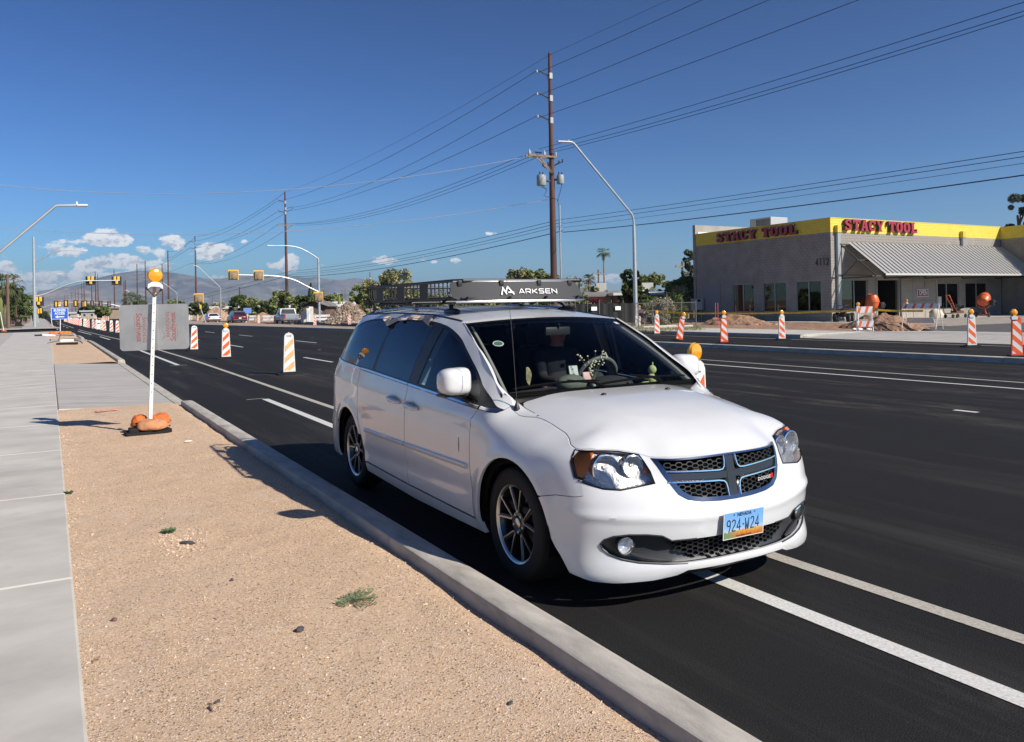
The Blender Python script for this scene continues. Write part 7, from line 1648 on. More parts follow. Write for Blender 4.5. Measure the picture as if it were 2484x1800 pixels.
# thin leaning posts by the kerb return and at the left edge
for (px,py,tx_,ty,lb) in ((127,793,123,763,'thin white post leaning beside the kerb beyond the blue sign'),(9.5,804,0.5,757,'white post leaning at the left edge of the photo')):
    p = G(px,py,.1); q = atY(tx_,ty,p[1]); o = thing('leaning_post',lb,'post',(p[0],p[1],.1)); MB().tube([(0,0,0),(q[0]-p[0],0,q[2]-.1)],.04,6).build('post',M_postw,o); mb = MB(); mb.ball((0,0,.03),(.28,.2,.08),10,5); mb.build('sandbag_weight',M_sandbag,o)

# ================================================================ poles, lights, signals, wires
M_pole = mat('weathering_steel',(.11,.050,.036),.75,noise=(.5,.4,6),stretch=(3,3,.4)); M_wood = mat('wood_pole',(.16,.11,.075),.9,noise=(2,.35,6),stretch=(3,3,.3)); M_galv = mat('galvanised_steel',(.50,.53,.54),.42,metal=.5,noise=(3,.1,5)); M_ins = mat('insulator_grey',(.34,.36,.38),.35); M_ins2 = mat('collar_grey',(.30,.31,.32),.5,metal=.3); M_wire = mat('cable_black',(.02,.02,.022),.7); M_wireb = mat('sunlit_cable',(.80,.80,.82),.35,metal=.6); M_timb = mat('crossarm_timber',(.24,.18,.125),.9)  # the pale cable has the sunlight on those wires put into its colour
def base_for(px,top_py,Hh,topz=None):
    """the place whose pole of height Hh reaches this bearing"""
    d = ray(px,top_py); t = (Hh-HC)/d[2]; return np.array([0,0,HC])+d*t
PX = 37.0
def big_pole(x,y,H,label,arms=(),cross=None,r0=.29,r1=.13,m=M_pole,group=None,z0=0):
    p = thing('utility_pole',label,'utility pole',(x,y,z0),group=group); mb = MB(); n = 8
    mb.tube([(0,0,-.2),(0,0,H*.35),(0,0,H*.7),(0,0,H)],[r0,r0*.82+r1*.18,r0*.4+r1*.6,r1],16 if H > 15 else 10); mb.build('shaft',m,p,True,40)
    for (z,dx) in arms:
        a = link('arm',None,p); MB().tube([(0,0,z),(dx,0,z+abs(dx)*.32)],[.075,.045],6).build('davit',M_steel,a); MB().bbox((math.copysign(.02,dx),-.02,z),(.3,.4,.5),.02).build('collar',M_ins2,a)
        mb = MB(); mb.lathe([(.0,.05),(.10,.03),(.06,-.02),(.11,-.06),(.06,-.12),(.10,-.17),(.04,-.22),(.0,-.24)],10,T(dx,0,z+abs(dx)*.32-.08)); mb.build('insulator',M_ins,a,True)
    for (z,hw_,off) in (cross or ()):
        a = link('crossarm',None,p); mb = MB(); mb.box((off,-.2,z),(2*hw_,.12,.15)); mb.build('timber',M_timb,a)
        for k in range(4):
            mb = MB(); mb.lathe([(.05,0),(.07,.08),(.03,.10),(.07,.16),(.0,.22)],8,T(off-hw_+.15+k*(2*hw_-.3)/3,-.2,z+.07)); mb.build('insulator',M_ins,a)
    return p
# the tall pole behind the van
b1 = atX(1345,745,PX); p1 = big_pole(PX,b1[1],atX(1339,125,PX)[2],'tall brown steel power pole with transformers rising behind the van roof',arms=[(atX(1337,y_,PX)[2],-1.30) for y_ in (184,239,293)],r0=.30,r1=.13)
def zat(py): return atX(1340,py,PX)[2]
ca = link('crossarm',None,p1)
for o_ in (-.28,.22):
    mb = MB(); mb.box((-1.05,o_,zat(381)),(2.75,.13,.17)); mb.build('timber',M_timb,ca)
for k,(dx,o_) in enumerate([(-2.35,-.28),(-1.95,.22),(-.9,-.28),(-.5,.22),(.25,-.28)]):
    mb = MB(); mb.lathe([(.05,0),(.09,.10),(.04,.14),(.09,.22),(.04,.27),(.07,.34),(.0,.40)],10,T(dx,o_,zat(381)+.08)); mb.build('insulator',M_ins,ca,True)
for k,dx in enumerate((-1.6,-1.3,-.2)):
    mb = MB(); mb.tube([(dx,-.5,zat(381)+.18),(dx+.3,.45,zat(381)+.42)],[.06,.06],8); mb.build('cutout_fuse',M_steel,ca)
for dx in (-1.75,-1.35): MB().box(((dx)/2,-.25,(zat(383)+zat(424))/2),(.12,.06,math.hypot(dx,zat(383)-zat(424))),M=RY(math.atan2(dx,zat(383)-zat(424)))).build('brace',M_timb,ca)
for k,(dx,py_) in enumerate([(-1.05,406),(-.55,402),(.55,396),(.9,392)]):
    mb = MB(); mb.tube([(dx*.3,-.1,zat(py_+6)),(dx,-.3,zat(py_))],.05,6); mb.lathe([(.05,0),(.09,.08),(.04,.12),(.08,.2),(0,.26)],8,T(dx,-.3,zat(py_))); mb.build('arrester',M_steel,p1)
for dx,dy,top,bot,rr2 in ((-1.18,-.2,427,453,.40),(.55,-.45,425,447,.31)):
    t_ = link('transformer',None,p1); zt_,zb_ = zat(top),zat(bot); mb = MB(); mb.lathe([(0,zb_),(rr2*.92,zb_),(rr2,zb_+.06),(rr2,zt_-.1),(rr2*.85,zt_),(0,zt_+.05)],18,T(dx,dy,0)); mb.build('tank',mat('transformer_grey',(.30,.32,.31),.5),t_,True,40)
    mb = MB(); 
    for s_ in (-.15,.15): mb.lathe([(.05,0),(.08,.08),(.04,.12),(.07,.2),(0,.28)],8,T(dx+s_,dy,zt_))
    mb.tube([(dx,dy,(zt_+zb_)/2),(0,0,(zt_+zb_)/2)],.09,6); mb.build('bushing',M_steel,t_)
mb = MB()
for pts in ([(-1.35,-.2,zat(430)),(-1.5,-.3,zat(455)),(-1.0,-.3,zat(465)),(-1.4,-.25,zat(477)),(-.5,-.2,zat(480)),(.4,-.3,zat(484)),(.62,-.3,zat(500)),(.62,-.3,zat(560))],[(.85,-.4,zat(430)),(1.0,-.4,zat(450)),(.6,-.3,zat(480)),(.5,-.3,zat(490))],[(-1.4,-.2,zat(450)),(-1.7,-.3,zat(458)),(-.9,-.2,zat(459))]):
    mb.tube([Vector(p) for p in [(q[0]*.72,q[1],q[2]) for q in pts]],.022,6)
mb.build('jumper_wire',M_wire,p1)
MB().tube([(.55,-.25,-.2),(.55,-.25,zat(497))],.07,8).build('riser_pipe',M_galv,p1)
# second, third and further poles of the line
b2 = atX(697,757,PX); b3 = atX(477,772,PX)
p2 = big_pole(PX,b2[1],atX(691,465,PX)[2],'brown steel power pole behind the silver pickup',arms=[(atX(692,491,PX)[2],-1.6),(atX(692,517,PX)[2],-1.6),(atX(693,506,PX)[2],1.5)],cross=[(atX(694,546,PX)[2],1.55,.1)])
p3 = big_pole(PX,b3[1],atX(474,572,PX)[2],'brown steel power pole between the left signal mast and the white car',arms=[(atX(475,588,PX)[2],-1.6),(atX(475,604,PX)[2],-1.6),(atX(475,595,PX)[2],1.5)],cross=[(atX(475,640,PX)[2],1.6,.1)])
for k,(px,tp,wd,lb) in enumerate([(407,608,.3,'brown pole directly right of the amber light of the grey sign'),(393,640,.28,'shorter brown pole right behind the amber light'),(352,632,.28,'brown pole just left of the amber light'),(332,640,.3,'brown pole with crossarms above the left half of the grey sign'),(304.5,679,.3,'right one of a close pair of short dark poles'),(300.8,681,.3,'left one of a close pair of short dark poles'),
        (276.5,654,.3,'brown pole behind the right signal head of the left mast arm'),(237,665,.28,'brown pole, right one of the three behind the middle signal head'),(231,658,.28,'brown pole, middle one of the three behind the middle signal head'),(221.7,670,.3,'brown pole directly behind the left signal head'),(203.5,679,.25,'far brown pole left of the signal arm'),(198,687,.25,'far thin brown pole left of the signal arm'),
        (189.5,697,.25,None),(183,703,.25,None),(174,711,.22,None),(164.5,716,.22,None),(156,715,.22,None),(141,733,.22,None),(147,737,.22,None),(151,739,.22,None)]):
    Hh = 23.0 if px not in (304.5,300.8) else 15; q = base_for(px,tp,Hh)
    big_pole(q[0],q[1],Hh,lb or 'tiny brown pole in the distant pole line above the road',cross=[(Hh*.66,1.7,0)] if px in (332,352,276.5,237,221.7) else None,r0=.34,r1=.16,group=None if lb else 'distant pole line')
q = atX(582,752,60); big_pole(60,q[1],atX(582,696,60)[2],'brown pole standing alone right of the second street light',r0=.3,r1=.2)
for (px,tp,X_,lb) in ((899,660,70,'thin dark pole above the left end of the roof basket'),(786,703,46,'short dark pole beside the cypress'),(1453,654,75,'wooden pole with a crossarm left of the tall palm'),(838,699,95,'small wooden pole with a crossarm over the grey roofs'),(872,694,90,'small wooden pole left of the roof basket'),(1657,634,62,'wooden pole with a crossarm left of the block building'),(517,717,80,'wooden pole with grey lamps above the earth mound'),(597,716,62,'thin wooden pole in front of the dark green tree')):
    g_ = atX(px,745,X_); H_ = atX(px,tp,X_)[2]; big_pole(X_,g_[1],H_,lb,cross=[(H_-.6,1.2,0)] if 'crossarm' in lb else None,r0=.17,r1=.11,m=M_wood)
# wooden and brown poles on the left side
for (px,tp,bp_,lb,w_) in ((20.5,665,799,'dark wooden pole at the left edge of the photo',.20),(35.5,673,787,'dark pole with insulators left of the purple portable toilet',.22),(39.5,690,788,'weathered wooden pole in front of the purple toilet',.16),(51,725,783,'wooden pole right of the black tyre stack',.15),(58,728,780,'thin dark pole among the left trees',.15),(64.5,728,776,'red brown pole among the left trees',.22),(31,745,786,'short pole beside the toilet',.12)):
    b_ = G(px,bp_,0) ; H_ = atY(px,tp,b_[1])[2]; big_pole(b_[0],b_[1],H_,lb,r0=w_,r1=w_*.7,m=M_wood if 'red' not in lb else M_pole,cross=[(H_-.4,.8,0)] if 'insulators' in lb else None)
def street_light(pts,Y,label,r=.09,zbase=0.1,basepx=None):
    """pole and bent arm given as bearings in the plane across the road at Y"""
    P_ = [atY(px,py,Y) for px,py in pts]; x0 = P_[0][0]; s = thing('street_light',label,'street light',(x0,Y,zbase)); L = [Vector((q[0]-x0,0,q[2]-zbase)) for q in P_]
    k = 1
    pole = [Vector((0,0,0)),Vector(L[0])] ; pole[1].x = 0
    mb = MB(); mb.tube([Vector((0,0,-.1)),Vector((L[1].x*.5,0,L[1].z*.5)),L[1]],[r*1.25,r*1.05,r*.8],12); mb.build('shaft',M_galv,s,True,40)
    arm = [tuple(v) for v in [(q.x,q.z) for q in L[1:-1]]]
    aw_ = smooth_line([arm[0]]+arm[1:],5) if len(arm) > 2 else arm
    mb = MB(); mb.tube([Vector((a,0,b)) for a,b in arm],r*.55,10); mb.build('arm',M_galv,s,True,40)
    e0,e1 = L[-2],L[-1]; mb = MB(); d = (e1-e0); mb.bbox((e0+e1)/2+Vector((0,0,-.01)),(d.length*1.05,.30,.07),.03,RY(-math.atan2(d.z,d.x))); h_ = mb.build('luminaire',mat('luminaire_grey',(.62,.62,.62),.4),s)
    MB().tube([e0+Vector((0,0,.02)),e0+Vector((0,0,.12))],.03,8).build('photocell',M_postw,s)
    return s
street_light([(1543,797),(1537.5,545),(1536.5,532),(1533,520),(1392,348),(1386,344.5),(1380,344),(1352,343)],42.3,'tall galvanised street light with a slanting arm right of the brown power pole',.125,.15)
mb = MB(); mb.bbox((33.62,42.3,.45),(.46,.46,.75),.03); fo_ = mb.build('concrete_footing',M_conc); fo_['label'] = 'square grey concrete footing at the foot of the tall street light'; fo_['category'] = 'footing'
street_light([(536,778),(535,702),(534.5,698),(531,694),(484,650),(480,646),(476,645),(468,643)],151.6,'street light right of the third brown pole',.10)
street_light([(430,771),(429.5,716),(429.3,713),(427,709),(402,690),(399,688),(397,687),(390,685)],225,'street light behind the right half of the grey sign',.11)
street_light([(342,768),(341.5,731),(341,728),(339,725),(313,708),(310,706),(308,705),(302,704)],300,'street light above the left half of the grey sign',.11)
street_light([(-60,900),(-52,665),(-50,655),(-44,648),(133,501),(138,498.5),(186,498),(212,498)],30.0,'galvanised street light arm reaching in from the left edge of the photo',.075,.1)
street_light([(88.5,779),(87.6,706),(87.5,702),(90,698),(122,668),(127,664.5),(140,664),(158,664)],190,'thin street light behind the left signal mast',.09)
street_light([(76,777),(72.5,722),(72.3,716),(76,712),(100,690),(118,691),(126,690),(137,690)],235,'farther thin street light left of the signal mast',.09)
# traffic signals
M_sig = mat('signal_yellow',(.80,.42,.02),.5); M_burl = mat('burlap',(.30,.22,.13),.95,noise=(8,.4,6),bump=(30,.6,.02)); M_back = mat('backplate_black',(.015,.015,.02),.6)
def signal_mast(Y,mast,lum,arm,label,r=.14):
    m0 = atY(*mast[0],Y); x0 = m0[0]; s = thing('signal_mast',label,'traffic signal mast',(x0,Y,0)); J = lambda p: Vector((atY(*p,Y)[0]-x0,0,atY(*p,Y)[2]))
    t_ = J(mast[1]); MB().tube([(0,0,0),(t_.x*.5,0,t_.z*.5),(t_.x,0,t_.z)],[r*1.2,r,r*.8],12).build('mast',M_galv,s,True,40)
    for nm,pts,rr3 in (('luminaire_arm',lum,r*.35),('mast_arm',arm,r*.62)):
        if not pts: continue
        L = smooth_line([(J(p).x,J(p).z) for p in pts],5); MB().tube([(a,-.02,b) for a,b in L],[rr3*(1.2-.5*i/len(L)) for i in range(len(L))],8).build(nm,M_galv,s,True,40)
    if lum: e = J(lum[-1]); MB().bbox((e.x,0,e.z),(.75,.3,.12),.05).build('luminaire',bpy.data.materials['luminaire_grey'],s)
    return s,J
def cluster(px,py,Y,par,sc_=1.0):
    """rear of a five-section signal: yellow housings on a black backplate"""
    c = atY(px,py,Y); s = link('signal_head',None,par,loc=(c[0]-par.location.x,.12,c[2]-par.location.z))
    MB().bbox((0,.1,0),(1.24,.04,1.20),.04).build('backplate',M_back,s)
    for x,z,h in ((-.22,.28,.66),(.22,.28,.66),(.0,-.26,.44)):
        m_ = MB(); m_.bbox((x,-.05,z),(.34,.22,h*.95),.07); m_.build('housing',M_sig,s,True,50)
    return s
def hooded(px,py,Y,par,w=1.2):
    c = atY(px,py,Y); s = link('covered_signal',None,par,loc=(c[0]-par.location.x,-.1,c[2]-par.location.z)); MB().bbox((0,0,0),(w,.05,w),.03).build('backplate',M_sig,s)
    m_ = MB(); m_.bbox((0,-.12,-.02),(w*.84,.25,w*.84),.09); m_.ball((.0,-.2,-.15),(w*.3,.14,w*.36),10,8,None,.1,random.Random(3)); m_.build('burlap_cover',M_burl,s,True,60); return s
sm1,_ = signal_mast(124,[(84.5,794),(81.3,575)],[(85,636),(105,625),(125,615),(145,609),(165,607.5),(205,608)],[(86,719),(110,713),(140,700),(170,688.5),(200,682),(235,681),(290,680.5)],'tall galvanised signal mast with a long curved arm on the left pavement',.17)
cluster(220,681,124,sm1); cluster(283,681,124,sm1); cluster(93.5,731,124,sm1)
sm2,_ = signal_mast(100,[(775,783),(772,625)],[(771,627),(750,613),(725,601),(705,597),(688,596),(655,596)],[(774,709),(745,695),(715,680),(685,672),(655,669),(627,668),(575,667)],'galvanised signal mast with two burlap covered heads right of the pickup',.15)
hooded(566,667,100,sm2); hooded(627,668,100,sm2); hooded(772,720,100,sm2)
pp_ = thing('signal_post','short galvanised post carrying the covered signal by the third brown pole','signal post',(G(483,786)[0],112,0)); q = atY(482,735,112); MB().tube([(0,0,0),(q[0]-G(483,786)[0],0,q[2])],.07,8).build('post',M_galv,pp_); MB().bbox((q[0]-G(483,786)[0]+.2,0,q[2]-.5),(.25,.2,.5),.04).build('push_button_head',M_sig,pp_); hooded(482,723,112,pp_)
sm3,_ = signal_mast(205,[(92,777),(90,745)],None,[(92,751),(130,738),(165,734),(206,733)],'farther signal mast with a curved arm behind the left mast',.14)
sm4,_ = signal_mast(230,[(318,772),(318,742)],None,[(318,750),(290,743),(262,737),(235,735),(206,734)],'far signal arm reaching from the right behind the grey sign',.14)
def small_signal(px,py,Y,par,yel=True):
    c = atY(px,py,Y); s = link('signal_head',None,par,loc=(c[0]-par.location.x,-.2,c[2]-par.location.z)); MB().bbox((0,.12,0),(.9,.04,1.5),.04).build('backplate',M_back,s); MB().bbox((0,0,0),(.36,.25,1.1),.06).build('housing',M_sig if yel else M_burl,s)
for k,(px,py,yl) in enumerate([(136,738,True),(160,736,True),(183.5,736,True),(207,737,True),(202,738,False),(224,736,False),(244.5,737,False),(265,738,False),(93,755,True),(99,754,True)]):
    small_signal(px,py,204 if px < 215 else 229,sm3 if px < 215 else sm4,yl)
# wires: each follows the bearings it has in the photograph within its own vertical plane along the road
def wire(X_,pts,Ya,Yb,r,label,m=M_wire,n=26,group=None,grp=None):
    S_ = [atX(px,py,X_) for px,py in pts]; c = np.polyfit([s_[1] for s_ in S_],[s_[2] for s_ in S_],min(2,len(S_)-1))
    mb = MB(); mb.tube([(X_,y,float(np.polyval(c,y))) for y in np.linspace(Ya,Yb,n)],r,5); o = mb.build('cable',m); o['label'] = label; o['category'] = 'power cable'
    if group: o['group'] = group
Y1,Y2,Y3 = b1[1],b2[1],b3[1]
wire(PX-1.3,[(1315,172),(1526,80),(1703,0)],Y1,-6,.019,'upper of three cables from the tall pole towards the top right')
wire(PX-1.3,[(1315,228),(1600,111),(1865,0)],Y1,-6,.019,'middle of three cables from the tall pole towards the top right')
wire(PX-1.3,[(1315,283),(1600,181),(2082,0)],Y1,-6,.019,'lower of three cables from the tall pole towards the top right')
wire(PX,[(1341,130),(1449,80),(1622,0)],Y1,-6,.012,'thin cable from the very top of the tall pole towards the top right')
for k,(a_,b__,c__,X_,w_) in enumerate([((1379,342),(1600,279),(2484,5),PX-1.2,'top'),((1351,360),(1600,294),(2484,27),PX-.6,'middle'),((1351,367),(1600,302.5),(2484,38),PX+.2,'bottom')]):
    wire(X_,[a_,b__,c__],Y1,0,.018,w_+' one of the three close cables rising from the timber crossarm to the right edge')
for k,(a_,b__,c__,r_,lb) in enumerate([((1359,533),(1600,500),(2484,367),.017,'highest of the low cables'),((1382,540),(1600,510),(2484,380),.017,'second of the low cables'),((1400,548),(1600,522),(2484,396),.012,'third of the low cables'),((1359,564),(1600,540),(2484,425),.03,'thick lowest of the low cables')]):
    wire(PX+1,[a_,b__,c__],Y1,0,r_,lb+' running over the shop roof to the right edge')
def wspan(X_,a,b,sag,r,label,m=M_wire):
    """hanging cable between two points"""
    a,b = np.array(a),np.array(b); mb = MB(); mb.tube([tuple(a+(b-a)*t-np.array([0,0,4*sag*t*(1-t)])) for t in np.linspace(0,1,24)],r,5); o = mb.build('cable',m); o['label'] = label; o['category'] = 'power cable'
tip = lambda px,py,X_: tuple(atX(px,py,X_))
for k,(a_,b__,nm) in enumerate([((1301,172),(669,490),'upper'),((1301,227),(714,503),'middle'),((1301,282),(670,515),'lower')]):
    X2 = PX-1.6 if k != 1 else PX+1.5; wspan(0,tip(*a_,PX-1.3),tip(*b__,X2),1.5,.022,nm+' cable of the three between the tall pole and the second pole')
wspan(0,tip(1338,130,PX),tip(691,466,PX),1.0,.013,'thin cable between the tops of the tall pole and the second pole')
for k,(a_,b__,nm) in enumerate([((1268,378),(678,543),'upper'),((1285,380),(702,543),'middle'),((1300,383),(715,546),'lower')]): wspan(0,tip(*a_,PX-2+.8*k),tip(*b__,PX-1+k),1.6,.020,nm+' crossarm cable between the tall pole and the second pole')
for k,(a_,b__) in enumerate([((669,490),(458,586)),((670,515),(459,602)),((714,503),(490,594)),((691,467),(474,574))]): wspan(0,tip(*a_,PX-1.6 if k < 2 else PX+1.4*(k == 2)),tip(*b__,PX-1.6 if k < 2 else PX+1.4*(k == 2)),1.6,.028,['highest','second','third','thin top'][k]+' cable between the second and third brown poles')
for k,(a_,b__) in enumerate([((676,543),(462,639)),((710,546),(488,640))]): wspan(0,tip(*a_,PX-1+2*k),tip(*b__,PX-1+2*k),1.8,.026,['left','right'][k]+' crossarm cable between the second and third brown poles')
for k,(a_,b__) in enumerate([((458,586),(405,625)),((459,602),(352,650)),((462,639),(332,675)),((474,574),(407,610))]): wspan(0,tip(*a_,PX-1.6),tuple(base_for(b__[0],b__[1],20)),1.2,.035,['highest','second','lowest','thin top'][k]+' cable leaving the third brown pole towards the far line')
for k,(a_,m_,b__,r_) in enumerate([((1340,537),(900,632),(692,659),.022),((1340,545),(900,641),(692,663),.022),((1340,553),(900,646),(692,667),.018),((1340,566),(900,655),(692,671),.035)]): wire(PX+1,[a_,m_,b__],Y1,Y2,r_,['highest','second','third','lowest'][k]+' of the low cables sloping down left from the tall pole')
for k,(a_,m_,b__) in enumerate([((692,661),(550,700),(440,728)),((692,671),(560,706),(440,733))]): wire(PX+1,[a_,m_,b__],Y2,Y3+60,.04,['upper','lower'][k]+' low cable sloping down left from the second pole past the hills')
wspan(0,tip(1262,383,PX-2.4),tuple(at(-260,412,75)),2.6,.03,'bright sunlit cable from the timber crossarm across the sky to the left',M_wireb)
wspan(0,tip(1336,483,PX),tuple(at(-260,520,75)),2.4,.026,'bright sunlit cable from below the transformers across to the left',M_wireb)
for (px,py) in ((-260,412),): 
    q = at(px,py,75); big_pole(q[0],q[1],q[2]+2,'wooden power pole left of the photo carrying the bright cables',r0=.2,r1=.14,m=M_wood)
# ================================================================ things in front of the shop
M_or2 = mat('mixer_orange',(.66,.13,.035),.4,noise=(4,.2,5)); M_dkm = mat('engine_black',(.03,.03,.032),.5)
def mixer(loc,label,rz,tilt,legs=True):
    m_ = thing('cement_mixer',label,'cement mixer',loc,rz); Md = T(0,0,1.32) @ RY(tilt)
    mb = MB(); mb.lathe([(0,-.50),(.22,-.50),(.36,-.40),(.43,-.20),(.445,.02),(.44,.10),(.36,.34),(.27,.48),(.285,.50),(.25,.47),(.33,.30),(.40,.05)],28,Md); mb.build('drum',M_or2,m_,True,35)
    mb = MB(); mb.lathe([(.445,-.02),(.465,-.01),(.465,.03),(.445,.04)],28,Md); mb.build('drum_band',M_or2,m_,True,35)
    mb = MB(); mb.tube([Md @ Vector((0,.47,-.1)),(0,.50,.9),(0,.1,.62),(0,-.1,.62),(0,-.50,.9),Md @ Vector((0,-.47,-.1))],.035,8); mb.build('yoke',M_or2,m_,True)
    mb = MB(); mb.tube([(-.05,0,.62),(-.55,.35,.05)],.03,8); mb.tube([(-.05,0,.62),(-.55,-.35,.05)],.03,8); mb.tube([(0,0,.6),(.75,0,.12)],.035,8); mb.tube([(0,0,.62),(0,0,.85)],.05,8); mb.tube([(-.4,-.35,.2),(-.4,.35,.2)],.02,8); mb.build('stand',M_or2,m_,True)
    for s_ in (-1,1):
        mb = MB(); mb.lathe([(0,-.04),(.16,-.04),(.19,-.02),(.19,.02),(.16,.04),(0,.04)],18,T(-.42,.42*s_,.19) @ RX(PI/2)); mb.build('wheel',M_rubber,m_,True,40)
    mb = MB(); mb.bbox((-.1,-.58,1.05),(.42,.26,.42),.05); mb.lathe([(.12,0),(.14,.03),(.12,.06)],14,T(-.1,-.75,1.05) @ RX(PI/2)); mb.build('engine',M_dkm,m_,True,40)
    return m_
def gY(px,py,Y,z=.15): q = atY(px,py,Y); return (q[0],Y,z)
mixer(gY(2117,780,36.2),'upright orange cement mixer in front of the dark doorway behind the barricade',1.0,-.12)
mixer(gY(2388,780,34.3),'red orange cement mixer with its drum mouth tilted to the right near the right edge',.25,.95)
# flatbed cart with a compactor
ct = thing('hand_cart','flat hand cart loaded with a black engine between the window and the tilted mixer','hand cart',gY(2318,779,34.6),-.1)
MB().bbox((0,0,.36),(1.65,.75,.06),.02).build('deck',mat('worn_timber',(.24,.15,.09),.9),ct)
for x,y in ((-.65,-.3),(-.65,.3),(.65,-.3),(.65,.3),(-.2,-.3)): MB().lathe([(0,-.03),(.13,-.03),(.15,0),(.13,.03),(0,.03)],14,T(x,y,.16) @ RX(PI/2)).build('wheel',M_rubber,ct)
mb = MB(); mb.tube([(-.8,-.3,.38),(-.85,-.3,1.1),(-.85,.3,1.1),(-.8,.3,.38)],.025,8); mb.build('push_bar',M_steel,ct,True)
mb = MB(); mb.tube([(-.1,-.15,.5),(-.55,-.2,1.15),(-.85,-.2,1.65),(-1.0,0,1.65),(-.85,.1,1.65),(-.5,.1,1.15),(0,.1,.5)],.025,8); mb.tube([(-.6,-.2,1.25),(-.6,.1,1.25)],.02,6); mb.tube([(-.45,-.2,1.05),(-.45,.1,1.05)],.02,6); mb.build('compactor_handle',M_or2,ct,True)
r7 = random.Random(2); mb = MB()
for k in range(16): mb.bbox((r7.uniform(-.1,.65),r7.uniform(-.2,.2),.5+r7.random()*.45),(r7.uniform(.08,.3),r7.uniform(.08,.25),r7.uniform(.06,.22)),.02,RZ(r7.random()))
mb.build('engine',M_dkm,ct); MB().bbox((.2,0,.46),(.8,.5,.14),.04).build('compactor_plate',M_rust,ct)
# quad bike
qb = thing('quad_bike','dark quad bike parked at the corner of the block building','quad bike',gY(2046,783,36.4),PI+.5)
for x,y,r_ in ((.62,.42,.29),(.62,-.42,.29),(-.58,.46,.30),(-.58,-.46,.30)):
    w = link('wheel',None,qb,loc=(x,y,r_)); 
    MB().lathe([(.14,-.11),(.24,-.13),(r_,-.10),(r_+.01,0),(r_,.10),(.24,.13),(.14,.11)],22,RX(PI/2)).build('tyre',M_rubber,w,True,40); MB().lathe([(0,.06),(.06,.07),(.10,.10),(.14,.11),(.14,-.11),(0,-.06)],16,RX(PI/2)).build('rim',mat('quad_rim',(.35,.35,.36),.35,metal=.8) if 'quad_rim' not in bpy.data.materials else bpy.data.materials['quad_rim'],w,True,40)
M_qb = mat('quad_blue_black',(.02,.03,.07),.3,coat=.6)
mb = MB(); mb.bbox((.55,0,.72),(.55,.9,.08),.03,RY(.12)); mb.bbox((-.55,0,.76),(.6,.95,.08),.03,RY(-.12)); mb.bbox((.25,0,.80),(.5,.3,.18),.07); mb.build('bodywork',M_qb,qb,True,40)
mb = MB(); mb.bbox((-.25,0,.86),(.7,.28,.12),.05); mb.build('seat',M_plast,qb,True,40); mb = MB(); mb.tube([(.35,0,.85),(.25,0,1.08)],.03,8); mb.tube([(.12,-.36,1.12),(.25,-.12,1.08),(.25,.12,1.08),(.12,.36,1.12)],.018,8); mb.build('handlebar',M_steel,qb,True)
mb = MB(); mb.bbox((0,0,.5),(.7,.34,.36),.06); mb.tube([(.6,-.4,.3),(.3,-.1,.45)],.025,6); mb.tube([(.6,.4,.3),(.3,.1,.45)],.025,6); mb.tube([(-.6,-.4,.3),(-.2,-.1,.4)],.03,6); mb.build('engine',M_dkm,qb); mb = MB(); mb.tube([(.62,-.35,.4),(.4,-.1,.6)],.03,8); mb.tube([(.62,.35,.4),(.4,.1,.6)],.03,8); mb.build('shock_absorber',mat('spring_red',(.5,.05,.03),.4),qb)
MB().bbox((.2,-.3,.25),(.3,.12,.34),.02).build('loading_block',M_conc2,qb)
# folding barricades
def barricade(p,label,rz,w=.62,H=1.15,upright=True,boards=((1.02,.26),(.42,.26)),dark=False):
    b = thing('folding_barricade',label,'barricade',p,rz); m_ = M_postw if not dark else mat('barricade_steel',(.35,.36,.37),.5,metal=.4) if 'barricade_steel' not in bpy.data.materials else bpy.data.materials['barricade_steel']
    for s_ in (-1,1):
        MB().tube([(s_*w/2,-.30,0),(s_*w/2,0,H)],.02,6).build('leg',m_,b); MB().tube([(s_*w/2,.36,0),(s_*w/2,0,H)],.02,6).build('leg',bpy.data.materials.get('barricade_steel') or m_,b)
    tilt = math.atan2(.30,H)
    for zc_,hb in boards:
        yb = -.30*(1-zc_/H)-.03; bd = link('board',None,b,loc=(0,yb,zc_),rot=(-tilt,0,0)); ww = w+.10
        MB().bbox((0,0,0),(ww,.022,hb),.004).build('board_panel',M_sheetw,bd)
        n = 2 if ww < .9 else 4
        for k in range(n+1):
            x = -ww/2+ww*(k+.25)/(n+.2); pts = [(x-.07,-hb/2+.004),(x+.05,-hb/2+.004),(x+.15,hb/2-.004),(x+.03,hb/2-.004)]; pts = [(min(max(px_,-ww/2),ww/2),pz) for px_,pz in pts]; MB().add([(a,-.0125,c) for a,c in pts],[(0,1,2,3)]).build('orange_band',M_orn if not dark else mat('shaded_band',(.50,.12,.06),.6),bd)
    MB().bbox((-w*.1,.2,.42),(w*.8,.02,.28),.003,RX(.3)).build('rear_board',M_postw,b)
    beacon(b,H+.14,-.01,.085,x=-w*.45); return b
q = G(2098,806,.1); barricade((q[0],q[1],.14),'folding barricade with two orange banded boards in front of the pointed earth heap',-.75,boards=((1.02,.30),(.36,.28)))
q = G(2236,800,.1); barricade((q[0],q[1],.14),'wider folding barricade with one banded top board below the OPEN sign',-1.5,w=1.7,H=1.25,boards=((1.12,.26),))
q = G(1560,793,.1); b_ = barricade((q[0]+.6,q[1]+1.0,.12),'small tilted barricade just right of the street light pole',-.9,w=.6); b_.rotation_euler = (0,.16,-.9)
